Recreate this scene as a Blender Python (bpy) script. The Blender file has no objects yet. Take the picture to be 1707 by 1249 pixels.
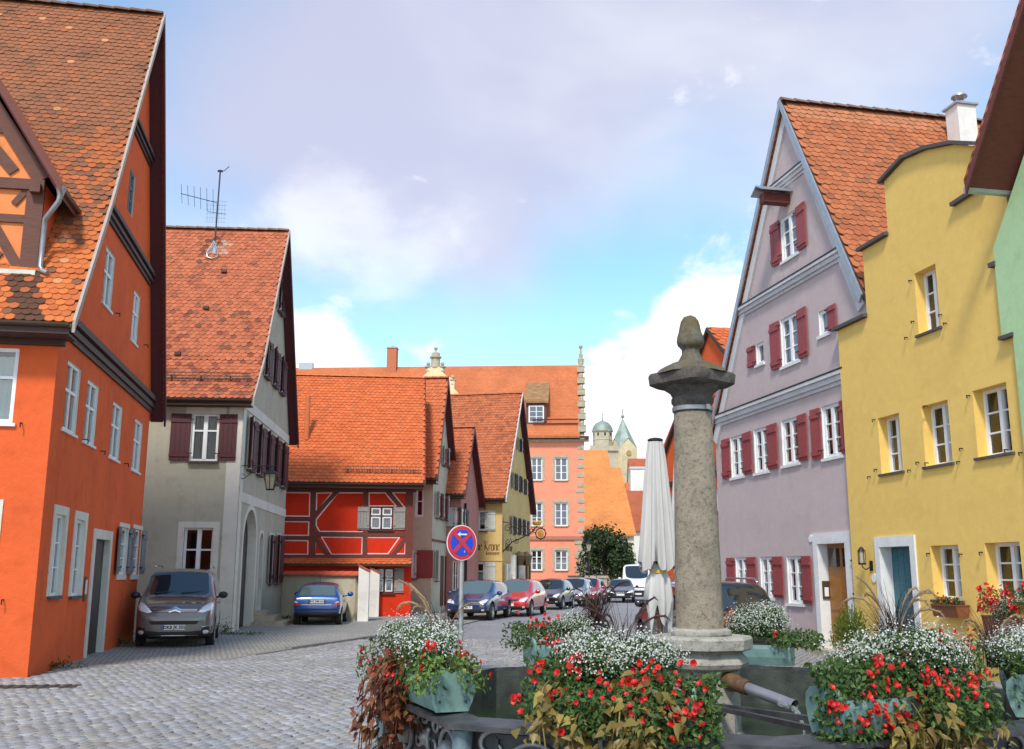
import bpy, bmesh, math, random
import numpy as np
from mathutils import Vector, Matrix
from mathutils.geometry import delaunay_2d_cdt
from mathutils.bvhtree import BVHTree

random.seed(7)
R_ = math.radians
SC = bpy.context.scene
COL = SC.collection

# ------------------------------------------------------------------ camera
CAM_H = 1.72
FPX = 1660.0                      # focal length in photo pixels (1707 wide)
PITCH = math.atan((957.0 - 624.5) / FPX)
ROLL = 0.003
cam_d = bpy.data.cameras.new('camera')
cam_d.sensor_fit = 'HORIZONTAL'
cam_d.sensor_width = 36.0
cam_d.lens = 36.0 * FPX / 1707.0
cam_d.clip_start = 0.1
cam_d.clip_end = 3000.0
cam = bpy.data.objects.new('camera', cam_d)
COL.objects.link(cam)
cam.location = (0, 0, CAM_H)
cam.matrix_world = Matrix.Translation((0, 0, CAM_H)) @ Matrix.Rotation(math.pi/2 + PITCH, 4, 'X') @ Matrix.Rotation(ROLL, 4, 'Z')
SC.camera = cam

# ------------------------------------------------------------------ light
SUN_AZ = R_(192.0)                # compass-like: direction TO the sun, measured from +Y clockwise
SUN_EL = R_(50.0)
to_sun = Vector((math.sin(SUN_AZ)*math.cos(SUN_EL), math.cos(SUN_AZ)*math.cos(SUN_EL), math.sin(SUN_EL)))
sun_d = bpy.data.lights.new('sun', 'SUN')
sun_d.energy = 2.6
sun_d.angle = R_(8.0)
sun_d.color = (1.0, 0.95, 0.87)
sun = bpy.data.objects.new('sun', sun_d)
COL.objects.link(sun)
sun.rotation_euler = to_sun.to_track_quat('Z', 'Y').to_euler()

W = bpy.data.worlds.new('World')
SC.world = W
W.use_nodes = True
wn = W.node_tree
wn.nodes.clear()
def wN(t, **k):
    n = wn.nodes.new(t)
    for a, b in k.items():
        setattr(n, a, b)
    return n
def wL(a, b): wn.links.new(a, b)
w_out = wN('ShaderNodeOutputWorld')
w_bg = wN('ShaderNodeBackground')
w_bg.inputs['Strength'].default_value = 0.15
sky = wN('ShaderNodeTexSky', sky_type='NISHITA', sun_disc=False)
sky.sun_elevation = SUN_EL
sky.sun_rotation = SUN_AZ
sky.air_density = 1.0
sky.dust_density = 0.6
sky.ozone_density = 1.3
tc = wN('ShaderNodeTexCoord')
# cloud layer: soft overcast veil and low cumulus, fractal noise in sky directions
def math_n(op, a, b=None, clamp=False):
    n = wN('ShaderNodeMath', operation=op, use_clamp=clamp)
    for i, x in enumerate((a, b)):
        if x is None: continue
        if isinstance(x, (int, float)): n.inputs[i].default_value = x
        else: wL(x, n.inputs[i])
    return n.outputs[0]
def noise_n(vec, scale, detail, rough=0.55, dist=0.0):
    n = wN('ShaderNodeTexNoise')
    n.inputs['Scale'].default_value = scale
    n.inputs['Detail'].default_value = detail
    n.inputs['Roughness'].default_value = rough
    n.inputs['Distortion'].default_value = dist
    wL(vec, n.inputs['Vector'])
    return n.outputs['Fac']
sep = wN('ShaderNodeSeparateXYZ'); wL(tc.outputs['Generated'], sep.inputs[0])
dirv = tc.outputs['Generated']
def cloud_bank(az, el, r, w):
    """one cloud bank of angular radius r round a sky direction"""
    d = (math.sin(R_(az))*math.cos(R_(el)), math.cos(R_(az))*math.cos(R_(el)), math.sin(R_(el)))
    n = wN('ShaderNodeVectorMath', operation='DISTANCE'); wL(dirv, n.inputs[0]); n.inputs[1].default_value = d
    q = math_n('DIVIDE', n.outputs['Value'], r)
    q = math_n('SUBTRACT', 1.0, q, True)
    return math_n('MULTIPLY', q, w)
def ramp(fac, lo, hi, c0=(0,0,0,1), c1=(1,1,1,1)):
    n = wN('ShaderNodeValToRGB'); n.color_ramp.interpolation = 'EASE'
    n.color_ramp.elements[0].position = lo; n.color_ramp.elements[1].position = hi
    n.color_ramp.elements[0].color = c0; n.color_ramp.elements[1].color = c1
    wL(fac, n.inputs[0]); return n.outputs[0]
mp = wN('ShaderNodeMapping'); mp.inputs['Scale'].default_value = (1.0, 1.0, 1.7); mp.inputs['Location'].default_value = (3.1, 1.7, 0.4)
wL(dirv, mp.inputs['Vector'])
n_big = noise_n(mp.outputs[0], 2.6, 6, 0.52, 0.3)
n_puff = noise_n(mp.outputs[0], 6.5, 8, 0.58, 0.2)
# high soft veil
veil = math_n('MULTIPLY', n_big, 0.62)
for b in ((-3, 33.5, 0.33, 0.62), (-17, 25, 0.26, 0.5), (-4, 24, 0.20, 0.52), (12, 31, 0.26, 0.42), (24, 30, 0.2, .4), (17, 22, .1, .2), (-1.5, 18.5, 0.07, 0.25), (60, 40, 0.7, 0.3), (-70, 35, 0.7, 0.35), (180, 45, 0.9, 0.4)):
    veil = math_n('ADD', veil, cloud_bank(*b))
veil = ramp(math_n('ADD', veil, math_n('MULTIPLY', math_n('SUBTRACT', n_puff, .5), .16)), 0.22, 0.92, (0, 0, 0, 1), (.86, .86, .86, 1))
# low white cumulus banks
n_fine = noise_n(mp.outputs[0], 17.0, 8, 0.62, 0.3)
cum = math_n('ADD', math_n('MULTIPLY', math_n('SUBTRACT', n_puff, 0.5), 1.5), math_n('MULTIPLY', math_n('SUBTRACT', n_fine, 0.5), .9))
midc = cum
for b in ((-11.2, 11.5, 0.075, 1.0), (-13, 8.5, 0.12, 0.8), (9, 10, 0.12, 1.0), (12.5, 13.0, 0.085, 1.05), (5.5, 6.5, 0.10, 0.8), (18, 10, 0.2, 0.7), (-22, 9, 0.16, 0.7), (50, 9, 0.35, 0.8), (-55, 8, 0.35, 0.8), (110, 9, 0.4, .8), (-110, 9, .4, .8), (180, 9, .5, .8)):
    cum = math_n('ADD', cum, cloud_bank(*b))
cum = ramp(cum, 0.20, 0.58)
for b in ((-9.0, 19.0, .085, .9), (-12.0, 20.5, .08, .85), (-3.5, 19.0, .055, .75), (-6.5, 17.0, .06, .8)):
    midc = math_n('ADD', midc, cloud_bank(*b))
midc = ramp(midc, 0.22, 1.05, (0, 0, 0, 1), (.36, .36, .36, 1))
cum = math_n('MAXIMUM', cum, midc)
mixv = wN('ShaderNodeMix', data_type='RGBA'); wL(veil, mixv.inputs[0])
# deepen the blue between clouds
hsv = wN('ShaderNodeHueSaturation'); hsv.inputs['Saturation'].default_value = 1.15; hsv.inputs['Value'].default_value = 1.35
hsv.inputs['Hue'].default_value = 0.488
wL(sky.outputs[0], hsv.inputs['Color'])
wL(hsv.outputs[0], mixv.inputs[6])
shade = ramp(noise_n(mp.outputs[0], 2.6, 4, .5, .2), 0.34, 0.68, (3.3, 3.25, 4.1, 1), (4.5, 4.5, 4.9, 1))
wL(shade, mixv.inputs[7])
mixc = wN('ShaderNodeMix', data_type='RGBA'); wL(cum, mixc.inputs[0])
wL(mixv.outputs[2], mixc.inputs[6])
cshade = ramp(noise_n(mp.outputs[0], 9.0, 5), 0.35, 0.6, (5.3, 5.3, 5.8, 1), (6.6, 6.6, 6.6, 1))
wL(cshade, mixc.inputs[7])
wL(mixc.outputs[2], w_bg.inputs['Color'])
wL(w_bg.outputs[0], w_out.inputs['Surface'])

SC.render.engine = 'CYCLES'
SC.cycles.max_bounces = 6
SC.cycles.transparent_max_bounces = 8
SC.cycles.use_denoising = True
vs = SC.view_settings
vs.view_transform = 'Standard'; vs.look = 'None'; vs.exposure = 0.46; vs.gamma = 1.0
vs.use_curve_mapping = False

# ------------------------------------------------------------------ geometry of the photograph's view
_F = np.array([0, math.cos(PITCH), math.sin(PITCH)])
_U0 = np.array([0, -math.sin(PITCH), math.cos(PITCH)])
_R0 = np.array([1., 0, 0])
_R = _R0*math.cos(ROLL) + _U0*math.sin(ROLL)
_U = _U0*math.cos(ROLL) - _R0*math.sin(ROLL)
_C = np.array([0, 0, CAM_H])
def ray(u, v): return _F + (u-853.5)/FPX*_R + (624.5-v)/FPX*_U
def ground(u, v, z=0.0):
    d = ray(u, v); t = (z-CAM_H)/d[2]; return Vector(_C + t*d)
def at_depth(u, v, D):
    d = ray(u, v); return Vector(_C + d*(D/d[1]))
def proj(P):
    r = np.array(P, float) - _C; d = r @ _F
    return 853.5 + FPX*(r @ _R)/d, 624.5 - FPX*(r @ _U)/d, d

# ------------------------------------------------------------------ materials
MATS = {}
def new_mat(name):
    m = bpy.data.materials.new(name); m.use_nodes = True
    nt = m.node_tree; b = nt.nodes['Principled BSDF']
    MATS[name] = m
    return m, nt, b
def coords(nt, kind='Object', scale=(1,1,1), rot=(0,0,0)):
    t = nt.nodes.new('ShaderNodeTexCoord'); mp = nt.nodes.new('ShaderNodeMapping')
    mp.inputs['Scale'].default_value = scale; mp.inputs['Rotation'].default_value = rot
    nt.links.new(t.outputs[kind], mp.inputs['Vector']); return mp.outputs[0]
def noise(nt, vec, scale, detail=4, rough=.55):
    n = nt.nodes.new('ShaderNodeTexNoise'); n.inputs['Scale'].default_value = scale
    n.inputs['Detail'].default_value = detail; n.inputs['Roughness'].default_value = rough
    if vec is not None: nt.links.new(vec, n.inputs['Vector'])
    return n.outputs['Fac']
def cramp(nt, fac, stops):
    n = nt.nodes.new('ShaderNodeValToRGB'); e = n.color_ramp.elements
    while len(e) < len(stops): e.new(.5)
    for i, (p, c) in enumerate(stops):
        e[i].position = p; e[i].color = (*c, 1) if len(c) == 3 else c
    nt.links.new(fac, n.inputs[0]); return n.outputs[0]
def mix(nt, fac, a, b, mode='MIX'):
    n = nt.nodes.new('ShaderNodeMix'); n.data_type = 'RGBA'; n.blend_type = mode
    for i, x in ((0, fac), (6, a), (7, b)):
        if isinstance(x, (int, float)): n.inputs[i].default_value = x
        elif isinstance(x, tuple): n.inputs[i].default_value = (*x, 1) if len(x) == 3 else x
        else: nt.links.new(x, n.inputs[i])
    return n.outputs[2]
def bump(nt, b, fac, strength, dist=.01):
    n = nt.nodes.new('ShaderNodeBump'); n.inputs['Strength'].default_value = strength; n.inputs['Distance'].default_value = dist
    nt.links.new(fac, n.inputs['Height']); nt.links.new(n.outputs[0], b.inputs['Normal'])
def sc(c, k): return tuple(min(1, x*k) for x in c)
def plain(name, c, rough=.6, metal=0., var=.10, nscale=6., bmp=.0, bscale=60., spec=.5, coat=0.):
    if name in MATS: return MATS[name]
    m, nt, b = new_mat(name)
    v = coords(nt)
    f = noise(nt, v, nscale, 4)
    nt.links.new(cramp(nt, f, [(.3, sc(c, 1-var)), (.7, sc(c, 1+var))]), b.inputs['Base Color'])
    b.inputs['Roughness'].default_value = rough; b.inputs['Metallic'].default_value = metal
    b.inputs['Specular IOR Level'].default_value = spec
    b.inputs['Coat Weight'].default_value = coat; b.inputs['Coat Roughness'].default_value = .05
    if bmp: bump(nt, b, noise(nt, v, bscale, 3), bmp)
    return m
def plaster(name, c, stain=(.5,.47,.42), amount=.25, var=.07, bmp=.25, patch=1.0):
    """lime plaster: broad patchy tone, fine grain, faint rain streaks"""
    m, nt, b = new_mat(name)
    v = coords(nt)
    big = noise(nt, v, .55, 5, .6)
    col = cramp(nt, big, [(.3, sc(c, 1-var)), (.5, c), (.72, sc(c, 1+var))])
    vs_ = coords(nt, scale=(2.2, 2.2, .22))
    streak = cramp(nt, noise(nt, vs_, 1.0, 6, .65), [(.56, (0,0,0)), (.80, (amount,)*3)])
    stc = tuple(a*b_ for a, b_ in zip(c, stain))
    col = mix(nt, streak, col, stc)
    mid = cramp(nt, noise(nt, v, 5.0, 5, .7), [(.35, (.93,)*3), (.65, (1.0,)*3)])
    col = mix(nt, 1.0, col, mid, 'MULTIPLY')
    pat = cramp(nt, noise(nt, v, 1.5, 7, .62), [(.38, (.90, .89, .87)), (.46, (1, 1, 1)), (.60, (1, 1, 1)), (.68, (1.07, 1.06, 1.03))])
    col = mix(nt, patch, col, pat, 'MULTIPLY')
    nt.links.new(col, b.inputs['Base Color'])
    b.inputs['Roughness'].default_value = .9; b.inputs['Specular IOR Level'].default_value = .2
    ad = nt.nodes.new('ShaderNodeMath'); ad.operation = 'MULTIPLY_ADD'; ad.inputs[1].default_value = 2.2
    nt.links.new(noise(nt, v, 4.5, 4, .6), ad.inputs[0]); nt.links.new(noise(nt, v, 38, 5, .7), ad.inputs[2])
    bump(nt, b, ad.outputs[0], bmp, .014)
    return m
def wood(name, c, rough=.6, grain=(2, 2, 22)):
    m, nt, b = new_mat(name)
    v = coords(nt, scale=grain)
    f = noise(nt, v, 3.0, 5, .6)
    nt.links.new(cramp(nt, f, [(.25, sc(c, .62)), (.5, c), (.8, sc(c, 1.25))]), b.inputs['Base Color'])
    b.inputs['Roughness'].default_value = rough
    bump(nt, b, f, .2, .006)
    return m
def tile_mat(name, dirt=(.07,.055,.04), amount=.5, lichen=None, spot=3.2):
    """clay tiles: colour per tile from the 'tint' attribute, weathering on top"""
    m, nt, b = new_mat(name)
    a = nt.nodes.new('ShaderNodeAttribute'); a.attribute_name = 'tint'
    v = coords(nt)
    col = a.outputs['Color']
    g = cramp(nt, noise(nt, v, 30, 4, .7), [(.3, (.80,)*3), (.7, (1.12,)*3)])
    col = mix(nt, 1.0, col, g, 'MULTIPLY')
    d = cramp(nt, noise(nt, v, spot, 7, .72), [(.50, (0,0,0)), (.72, (amount,)*3)])
    col = mix(nt, d, col, dirt)
    if lichen:
        l = cramp(nt, noise(nt, v, 14, 5, .7), [(.62, (0,0,0)), (.70, (.8,)*3)])
        col = mix(nt, l, col, lichen)
    nt.links.new(col, b.inputs['Base Color'])
    b.inputs['Roughness'].default_value = .82; b.inputs['Specular IOR Level'].default_value = .3
    bump(nt, b, noise(nt, v, 90, 3), .15, .004)
    return m
def glass_mat(name, tint=(.02,.025,.03), rough=.03):
    m, nt, b = new_mat(name)
    b.inputs['Base Color'].default_value = (*tint, 1); b.inputs['Roughness'].default_value = rough
    b.inputs['Specular IOR Level'].default_value = .9; b.inputs['IOR'].default_value = 1.52
    v = coords(nt); bump(nt, b, noise(nt, v, 1.6, 2), .05, .05)
    return m
def clear_glass(name, tint=(.9,.95,.95), refl=1.0):
    """thin clear pane: mirror by Fresnel over what is behind"""
    m, nt, b = new_mat(name)
    nt.nodes.remove(b)
    out = nt.nodes['Material Output']
    fr = nt.nodes.new('ShaderNodeFresnel'); fr.inputs[0].default_value = 1.75
    tr = nt.nodes.new('ShaderNodeBsdfTransparent'); tr.inputs[0].default_value = (*tint, 1)
    gl = nt.nodes.new('ShaderNodeBsdfGlossy'); gl.inputs['Roughness'].default_value = .02
    gl.inputs['Color'].default_value = (refl, refl, refl, 1)
    mx = nt.nodes.new('ShaderNodeMixShader')
    nt.links.new(fr.outputs[0], mx.inputs[0]); nt.links.new(tr.outputs[0], mx.inputs[1]); nt.links.new(gl.outputs[0], mx.inputs[2])
    nt.links.new(mx.outputs[0], out.inputs['Surface'])
    return m
def leaf_mat(name, stops, rough=.5, trans=.25, spot=14.):
    """foliage: per-object and per-place colour, a little light let through"""
    m, nt, b = new_mat(name)
    v = coords(nt)
    g = nt.nodes.new('ShaderNodeNewGeometry'); oi = nt.nodes.new('ShaderNodeObjectInfo')
    ad = nt.nodes.new('ShaderNodeMath'); ad.operation = 'ADD'
    nt.links.new(g.outputs['Random Per Island'], ad.inputs[0]); nt.links.new(oi.outputs['Random'], ad.inputs[1])
    fr = nt.nodes.new('ShaderNodeMath'); fr.operation = 'FRACT'; nt.links.new(ad.outputs[0], fr.inputs[0])
    nt.links.new(cramp(nt, fr.outputs[0], stops), b.inputs['Base Color'])
    b.inputs['Roughness'].default_value = rough
    b.inputs['Specular IOR Level'].default_value = .35
    if trans:
        b.inputs['Subsurface Weight'].default_value = 0
        out = nt.nodes['Material Output']
        tl = nt.nodes.new('ShaderNodeBsdfTranslucent'); nt.links.new(b.inputs['Base Color'].links[0].from_socket, tl.inputs[0])
        mx = nt.nodes.new('ShaderNodeMixShader'); mx.inputs[0].default_value = trans
        nt.links.new(b.outputs[0], mx.inputs[1]); nt.links.new(tl.outputs[0], mx.inputs[2]); nt.links.new(mx.outputs[0], out.inputs['Surface'])
    return m

# ------------------------------------------------------------------ mesh helpers
class MB:
    """collects faces in local coordinates and links them as one mesh object"""
    def __init__(s): s.v = []; s.f = []; s.m = []; s.tint = None
    def add(s, vs, fs, mi=0):
        o = len(s.v); s.v += [tuple(p) for p in vs]
        for q in fs: s.f.append(tuple(o+i for i in q)); s.m.append(mi)
    def box(s, x0, x1, y0, y1, z0, z1, mi=0):
        if x0 > x1: x0, x1 = x1, x0
        if y0 > y1: y0, y1 = y1, y0
        if z0 > z1: z0, z1 = z1, z0
        s.add([(x0,y0,z0),(x1,y0,z0),(x1,y1,z0),(x0,y1,z0),(x0,y0,z1),(x1,y0,z1),(x1,y1,z1),(x0,y1,z1)],
              [(3,2,1,0),(4,5,6,7),(0,1,5,4),(1,2,6,5),(2,3,7,6),(3,0,4,7)], mi)
    def bar(s, a, b, w, h, up=(0,0,1), mi=0):
        """box beam from a to b, w wide, h high"""
        a = Vector(a); b = Vector(b); d = (b-a).normalized(); up = Vector(up)
        sd = d.cross(up)
        if sd.length < 1e-5: sd = d.cross(Vector((1,0,0)))
        sd.normalize(); uu = sd.cross(d).normalized()
        P = []
        for e in (a, b):
            for i, j in ((-1,-1),(1,-1),(1,1),(-1,1)): P.append(e + sd*(i*w/2) + uu*(j*h/2))
        s.add(P, [(3,2,1,0),(4,5,6,7),(0,1,5,4),(1,2,6,5),(2,3,7,6),(3,0,4,7)], mi)
    def poly(s, pts, mi=0): s.add(pts, [tuple(range(len(pts)))], mi)
    def slab(s, pts, off, mi=0):
        """polygon extruded by the vector off"""
        n = len(pts); off = Vector(off); A = [Vector(p) for p in pts]; B = [p+off for p in A]
        s.add(A+B, [tuple(range(n))[::-1], tuple(range(n, 2*n))] + [(i, (i+1) % n, n+(i+1) % n, n+i) for i in range(n)], mi)
    def tube(s, path, r, n=8, mi=0, caps=True):
        P = [Vector(p) for p in path]; rs = r if isinstance(r, (list, tuple)) else [r]*len(P)
        vs = []; prev = None
        for i, p in enumerate(P):
            d = (P[min(i+1, len(P)-1)] - P[max(i-1, 0)])
            d = d.normalized() if d.length > 1e-9 else Vector((0,0,1))
            if prev is None:
                a = d.orthogonal().normalized()
            else:
                a = prev - d*prev.dot(d); a = a.normalized() if a.length > 1e-6 else d.orthogonal().normalized()
            prev = a; b = d.cross(a)
            for k in range(n):
                t = 2*math.pi*k/n; vs.append(p + (a*math.cos(t) + b*math.sin(t))*rs[i])
        fs = [(i*n+k, i*n+(k+1) % n, (i+1)*n+(k+1) % n, (i+1)*n+k) for i in range(len(P)-1) for k in range(n)]
        if caps: fs += [tuple(range(n))[::-1], tuple(range((len(P)-1)*n, len(P)*n))]
        s.add(vs, fs, mi)
    def lathe(s, prof, c=(0,0,0), n=24, mi=0, sq=None, axis='z', caps=True):
        """prof: (radius, height) pairs; sq gives a square plan instead of round"""
        vs = []; c = Vector(c)
        for r, h in prof:
            for k in range(n):
                t = 2*math.pi*(k+.5)/n
                x, y = r*math.cos(t), r*math.sin(t)
                if sq:
                    m = max(abs(math.cos(t)), abs(math.sin(t))); x, y = x/m, y/m
                q = (x, y, h) if axis == 'z' else ((x, h, y) if axis == 'y' else (h, x, y))
                vs.append(c + Vector(q))
        L = len(prof)
        fs = [(i*n+k, i*n+(k+1) % n, (i+1)*n+(k+1) % n, (i+1)*n+k) for i in range(L-1) for k in range(n)]
        if caps: fs += [tuple(range(n))[::-1], tuple(range((L-1)*n, L*n))]
        s.add(vs, fs, mi)
    def ball(s, c, r, n=10, mi=0, sx=1, sy=1, sz=1):
        c = Vector(c); vs = [c+Vector((0,0,-r*sz))]; fs = []
        m = max(4, n//2)
        for i in range(1, m):
            a = -math.pi/2 + math.pi*i/m
            for k in range(n):
                t = 2*math.pi*k/n; vs.append(c+Vector((r*sx*math.cos(a)*math.cos(t), r*sy*math.cos(a)*math.sin(t), r*sz*math.sin(a))))
        vs.append(c+Vector((0,0,r*sz))); last = len(vs)-1
        for k in range(n): fs.append((0, 1+(k+1) % n, 1+k))
        for i in range(m-2):
            for k in range(n): fs.append((1+i*n+k, 1+i*n+(k+1) % n, 1+(i+1)*n+(k+1) % n, 1+(i+1)*n+k))
        for k in range(n): fs.append((1+(m-2)*n+k, 1+(m-2)*n+(k+1) % n, last))
        s.add(vs, fs, mi)
    def mesh(s, name, mats, smooth=False, recalc=True):
        me = bpy.data.meshes.new(name)
        me.from_pydata(s.v, [], s.f)
        for m in (mats if isinstance(mats, (list, tuple)) else [mats]): me.materials.append(MATS[m] if isinstance(m, str) else m)
        if any(s.m): me.polygons.foreach_set('material_index', s.m)
        if recalc:
            bm = bmesh.new(); bm.from_mesh(me); bmesh.ops.recalc_face_normals(bm, faces=bm.faces); bm.to_mesh(me); bm.free()
        if smooth:
            me.polygons.foreach_set('use_smooth', [True]*len(me.polygons))
            if isinstance(smooth, (int, float)) and not isinstance(smooth, bool):
                me.set_sharp_from_angle(angle=R_(smooth))
        return me
    def build(s, name, mats, parent=None, smooth=False, recalc=True, kind=None):
        return link(name, s.mesh(name, mats, smooth, recalc), parent, kind)
def link(name, me, parent=None, kind=None, mat=None):
    o = bpy.data.objects.new(name, me); COL.objects.link(o)
    if parent is not None: o.parent = parent
    if kind: o['kind'] = kind
    if mat is not None: o.matrix_basis = mat
    return o
def tag(o, label, cat, group=None):
    o['label'] = label; o['category'] = cat
    if group: o['group'] = group
    return o
def thing(name, loc, rz, label, cat, group=None):
    o = bpy.data.objects.new(name, None); o.empty_display_size = .3
    COL.objects.link(o); o.location = loc; o.rotation_euler = (0, 0, rz)
    return tag(o, label, cat, group)
def struct(o): o['kind'] = 'structure'; return o
def copy_tree(o, parent=None):
    c = o.copy(); COL.objects.link(c); c.parent = parent
    for ch in [x for x in KIDS.get(o.name, [])] or list(o.children): copy_tree(ch, c)
    return c
KIDS = {}
def text_mesh(name, body, size, mats, extrude=.002, align='CENTER', shear=0.0, weight=0.0):
    cu = bpy.data.curves.new(name, 'FONT'); cu.body = body; cu.size = size; cu.extrude = extrude
    cu.align_x = align; cu.align_y = 'CENTER'; cu.shear = shear; cu.offset = weight; cu.resolution_u = 3
    o = bpy.data.objects.new(name, cu); COL.objects.link(o)
    dg = bpy.context.evaluated_depsgraph_get()
    me = bpy.data.meshes.new_from_object(o.evaluated_get(dg))
    bpy.data.objects.remove(o); bpy.data.curves.remove(cu)
    me.name = name; me.materials.clear(); me.materials.append(MATS[mats])
    return me

def in_poly(x, y, P):
    c = False; j = len(P)-1
    for i in range(len(P)):
        if (P[i][1] > y) != (P[j][1] > y) and x < (P[j][0]-P[i][0])*(y-P[i][1])/(P[j][1]-P[i][1])+P[i][0]: c = not c
        j = i
    return c

# ------------------------------------------------------------------ facades
class House:
    def __init__(s, name, K, rot, label, cat='house', group=None):
        s.K = Vector((K[0], K[1], 0)); s.rot = R_(rot)
        s.root = thing(name, s.K, s.rot, label, cat, group)
        s.M = Matrix.Translation(s.K) @ Matrix.Rotation(s.rot, 4, 'Z'); s.Mi = s.M.inverted()
        s.ex = Vector((math.cos(s.rot), math.sin(s.rot), 0)); s.ey = Vector((-math.sin(s.rot), math.cos(s.rot), 0))
class Face:
    """front: local plane y=y0, outside -y.  side: local plane x=x0, outside +x.  (s along, d outwards, z up)"""
    def __init__(s, H, kind, off=0.0):
        s.H = H; s.kind = kind; s.off = off; s.openings = []; s.todo = []
    def L(s, a, d, z): return Vector((a, s.off-d, z)) if s.kind == 'front' else Vector((s.off+d, a, z))
    def px(s, u, v, d=0.0):
        o = np.array(s.H.M @ s.L(0, d, 0)); n = np.array(s.H.ey if s.kind == 'front' else s.H.ex); D = np.array(s.H.ex if s.kind == 'front' else s.H.ey)
        r = ray(u, v); t = ((o-_C) @ n)/(r @ n); P = _C + t*r
        return float((P-o) @ D), float(P[2])
    def rect(s, u0, u1, vt, vb, d=0.0):
        uc = (u0+u1)/2; vc = (vt+vb)/2
        a0 = s.px(u0, vc, d)[0]; a1 = s.px(u1, vc, d)[0]
        return min(a0, a1), max(a0, a1), s.px(uc, vb, d)[1], s.px(uc, vt, d)[1]
    def box(s, mb, a0, a1, d0, d1, z0, z1, mi=0):
        p = s.L(a0, d0, z0); q = s.L(a1, d1, z1); mb.box(p.x, q.x, p.y, q.y, p.z, q.z, mi)
    def slab(s, mb, pts, d0, d1, mi=0):
        mb.slab([s.L(a, d0, z) for a, z in pts], s.L(0, d1, 0)-s.L(0, d0, 0), mi)
    def wall(s, outline, mat, reveal=.2, rmat=None, name='wall', rm2=None):
        outline = [(a, -.25 if z == 0 else z) for a, z in outline]
        loops = [[Vector((a, z, 0)) for a, z in outline]]; reg = list(outline)
        for o in s.openings:
            loops.append([Vector((a, z, 0)) for a, z in o['loop']]); reg += o['loop']
        vv = [Vector(q) for q in reg]; ed = []; o = 0
        for lp in loops:
            n = len(lp); ed += [(o+i, o+(i+1) % n) for i in range(n)]; o += n
        cv, _, cf, *_r = delaunay_2d_cdt(vv, ed, [], 1, 1e-5)
        hl = [q['loop'] for q in s.openings]; tris = []
        for t3 in cf:
            gx = sum(cv[i].x for i in t3)/len(t3); gy_ = sum(cv[i].y for i in t3)/len(t3)
            if not any(in_poly(gx, gy_, h_) for h_ in hl): tris.append(tuple(t3))
        reg = [(q.x, q.y) for q in cv]
        mb = MB(); mb.add([s.L(a, 0, z) for a, z in reg], tris)
        for o in s.openings:
            lp = o['loop']; n = len(lp); dp = o.get('depth', reveal)
            mb.add([s.L(a, 0, z) for a, z in lp]+[s.L(a, -dp, z) for a, z in lp], [(i, (i+1) % n, n+(i+1) % n, n+i) for i in range(n)], o.get('mi', 1 if rmat else 0))
        w = mb.build(name, [mat, rmat or mat, rm2 or mat], s.H.root, recalc=False)
        bm = bmesh.new(); bm.from_mesh(w.data)
        out = s.L(0, 1, 0)-s.L(0, 0, 0)
        for fc in bm.faces:
            fc.normal_update()
            if abs(fc.normal.dot(out)) > .9 and fc.normal.dot(out) < 0: fc.normal_flip()
        bm.to_mesh(w.data); bm.free()
        for fn in s.todo: fn()
        return w
    def hole(s, a0, a1, z0, z1, depth=None, loop=None):
        o = {'loop': loop or [(a0, z0), (a1, z0), (a1, z1), (a0, z1)]}
        if depth: o['depth'] = depth
        s.openings.append(o)
    def window(s, r, cols=2, rows=3, recess=.1, fw=.055, bar=.028, fmat='white_frame', sill='stone_sill', trim=None, trim_w=.12, trim_mat=None, glass='glass', curtain=None, transom=None, indiv=True, shut=None, name='window', back=True, mull=None, sill_d=.09, sill_drop=.06):
        a0, a1, z0, z1 = r
        s.hole(a0, a1, z0, z1, depth=recess+.12)
        def go():
            mb = MB(); d0, d1 = -recess-.06, -recess
            s.box(mb, a0, a1, d0, d1, z0, z0+fw); s.box(mb, a0, a1, d0, d1, z1-fw, z1)
            s.box(mb, a0, a0+fw, d0, d1, z0+fw, z1-fw); s.box(mb, a1-fw, a1, d0, d1, z0+fw, z1-fw)
            ia0, ia1, iz0, iz1 = a0+fw, a1-fw, z0+fw, z1-fw
            xs = [ia0+(ia1-ia0)*i/cols for i in range(cols+1)]
            zs = [iz0+(iz1-iz0)*j/rows for j in range(rows+1)] if not transom else [iz0, iz0+(iz1-iz0)*transom, iz1]
            mw = mull or bar*2.0
            for i in range(1, cols):
                w = mw/2 if cols == 2 or i*2 == cols else bar/2
                s.box(mb, xs[i]-w, xs[i]+w, d0, d1+(.012 if w > bar else -.008), iz0, iz1)
            for j in range(1, len(zs)-1):
                w = bar*.9 if transom else bar/2
                s.box(mb, ia0, ia1, d0+.004, d1-(.004 if transom else .012), zs[j]-w, zs[j]+w)
            wo = mb.build(name, fmat, s.H.root)
            if indiv:
                for i in range(cols):
                    for j in range(len(zs)-1):
                        pm = MB(); s.box(pm, xs[i]+.004, xs[i+1]-.004, d0+.014, d0+.022, zs[j]+.004, zs[j+1]-.004); pm.build('pane', glass, wo)
            else:
                pm = MB(); s.box(pm, ia0, ia1, d0+.014, d0+.022, iz0, iz1); pm.build('glazing', glass, wo)
            if back:
                bm_ = MB(); s.box(bm_, a0-.25, a1+.25, -recess-.75, -recess-.7, z0-.25, z1+.25); bm_.build('room_back', 'interior', wo)
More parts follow.
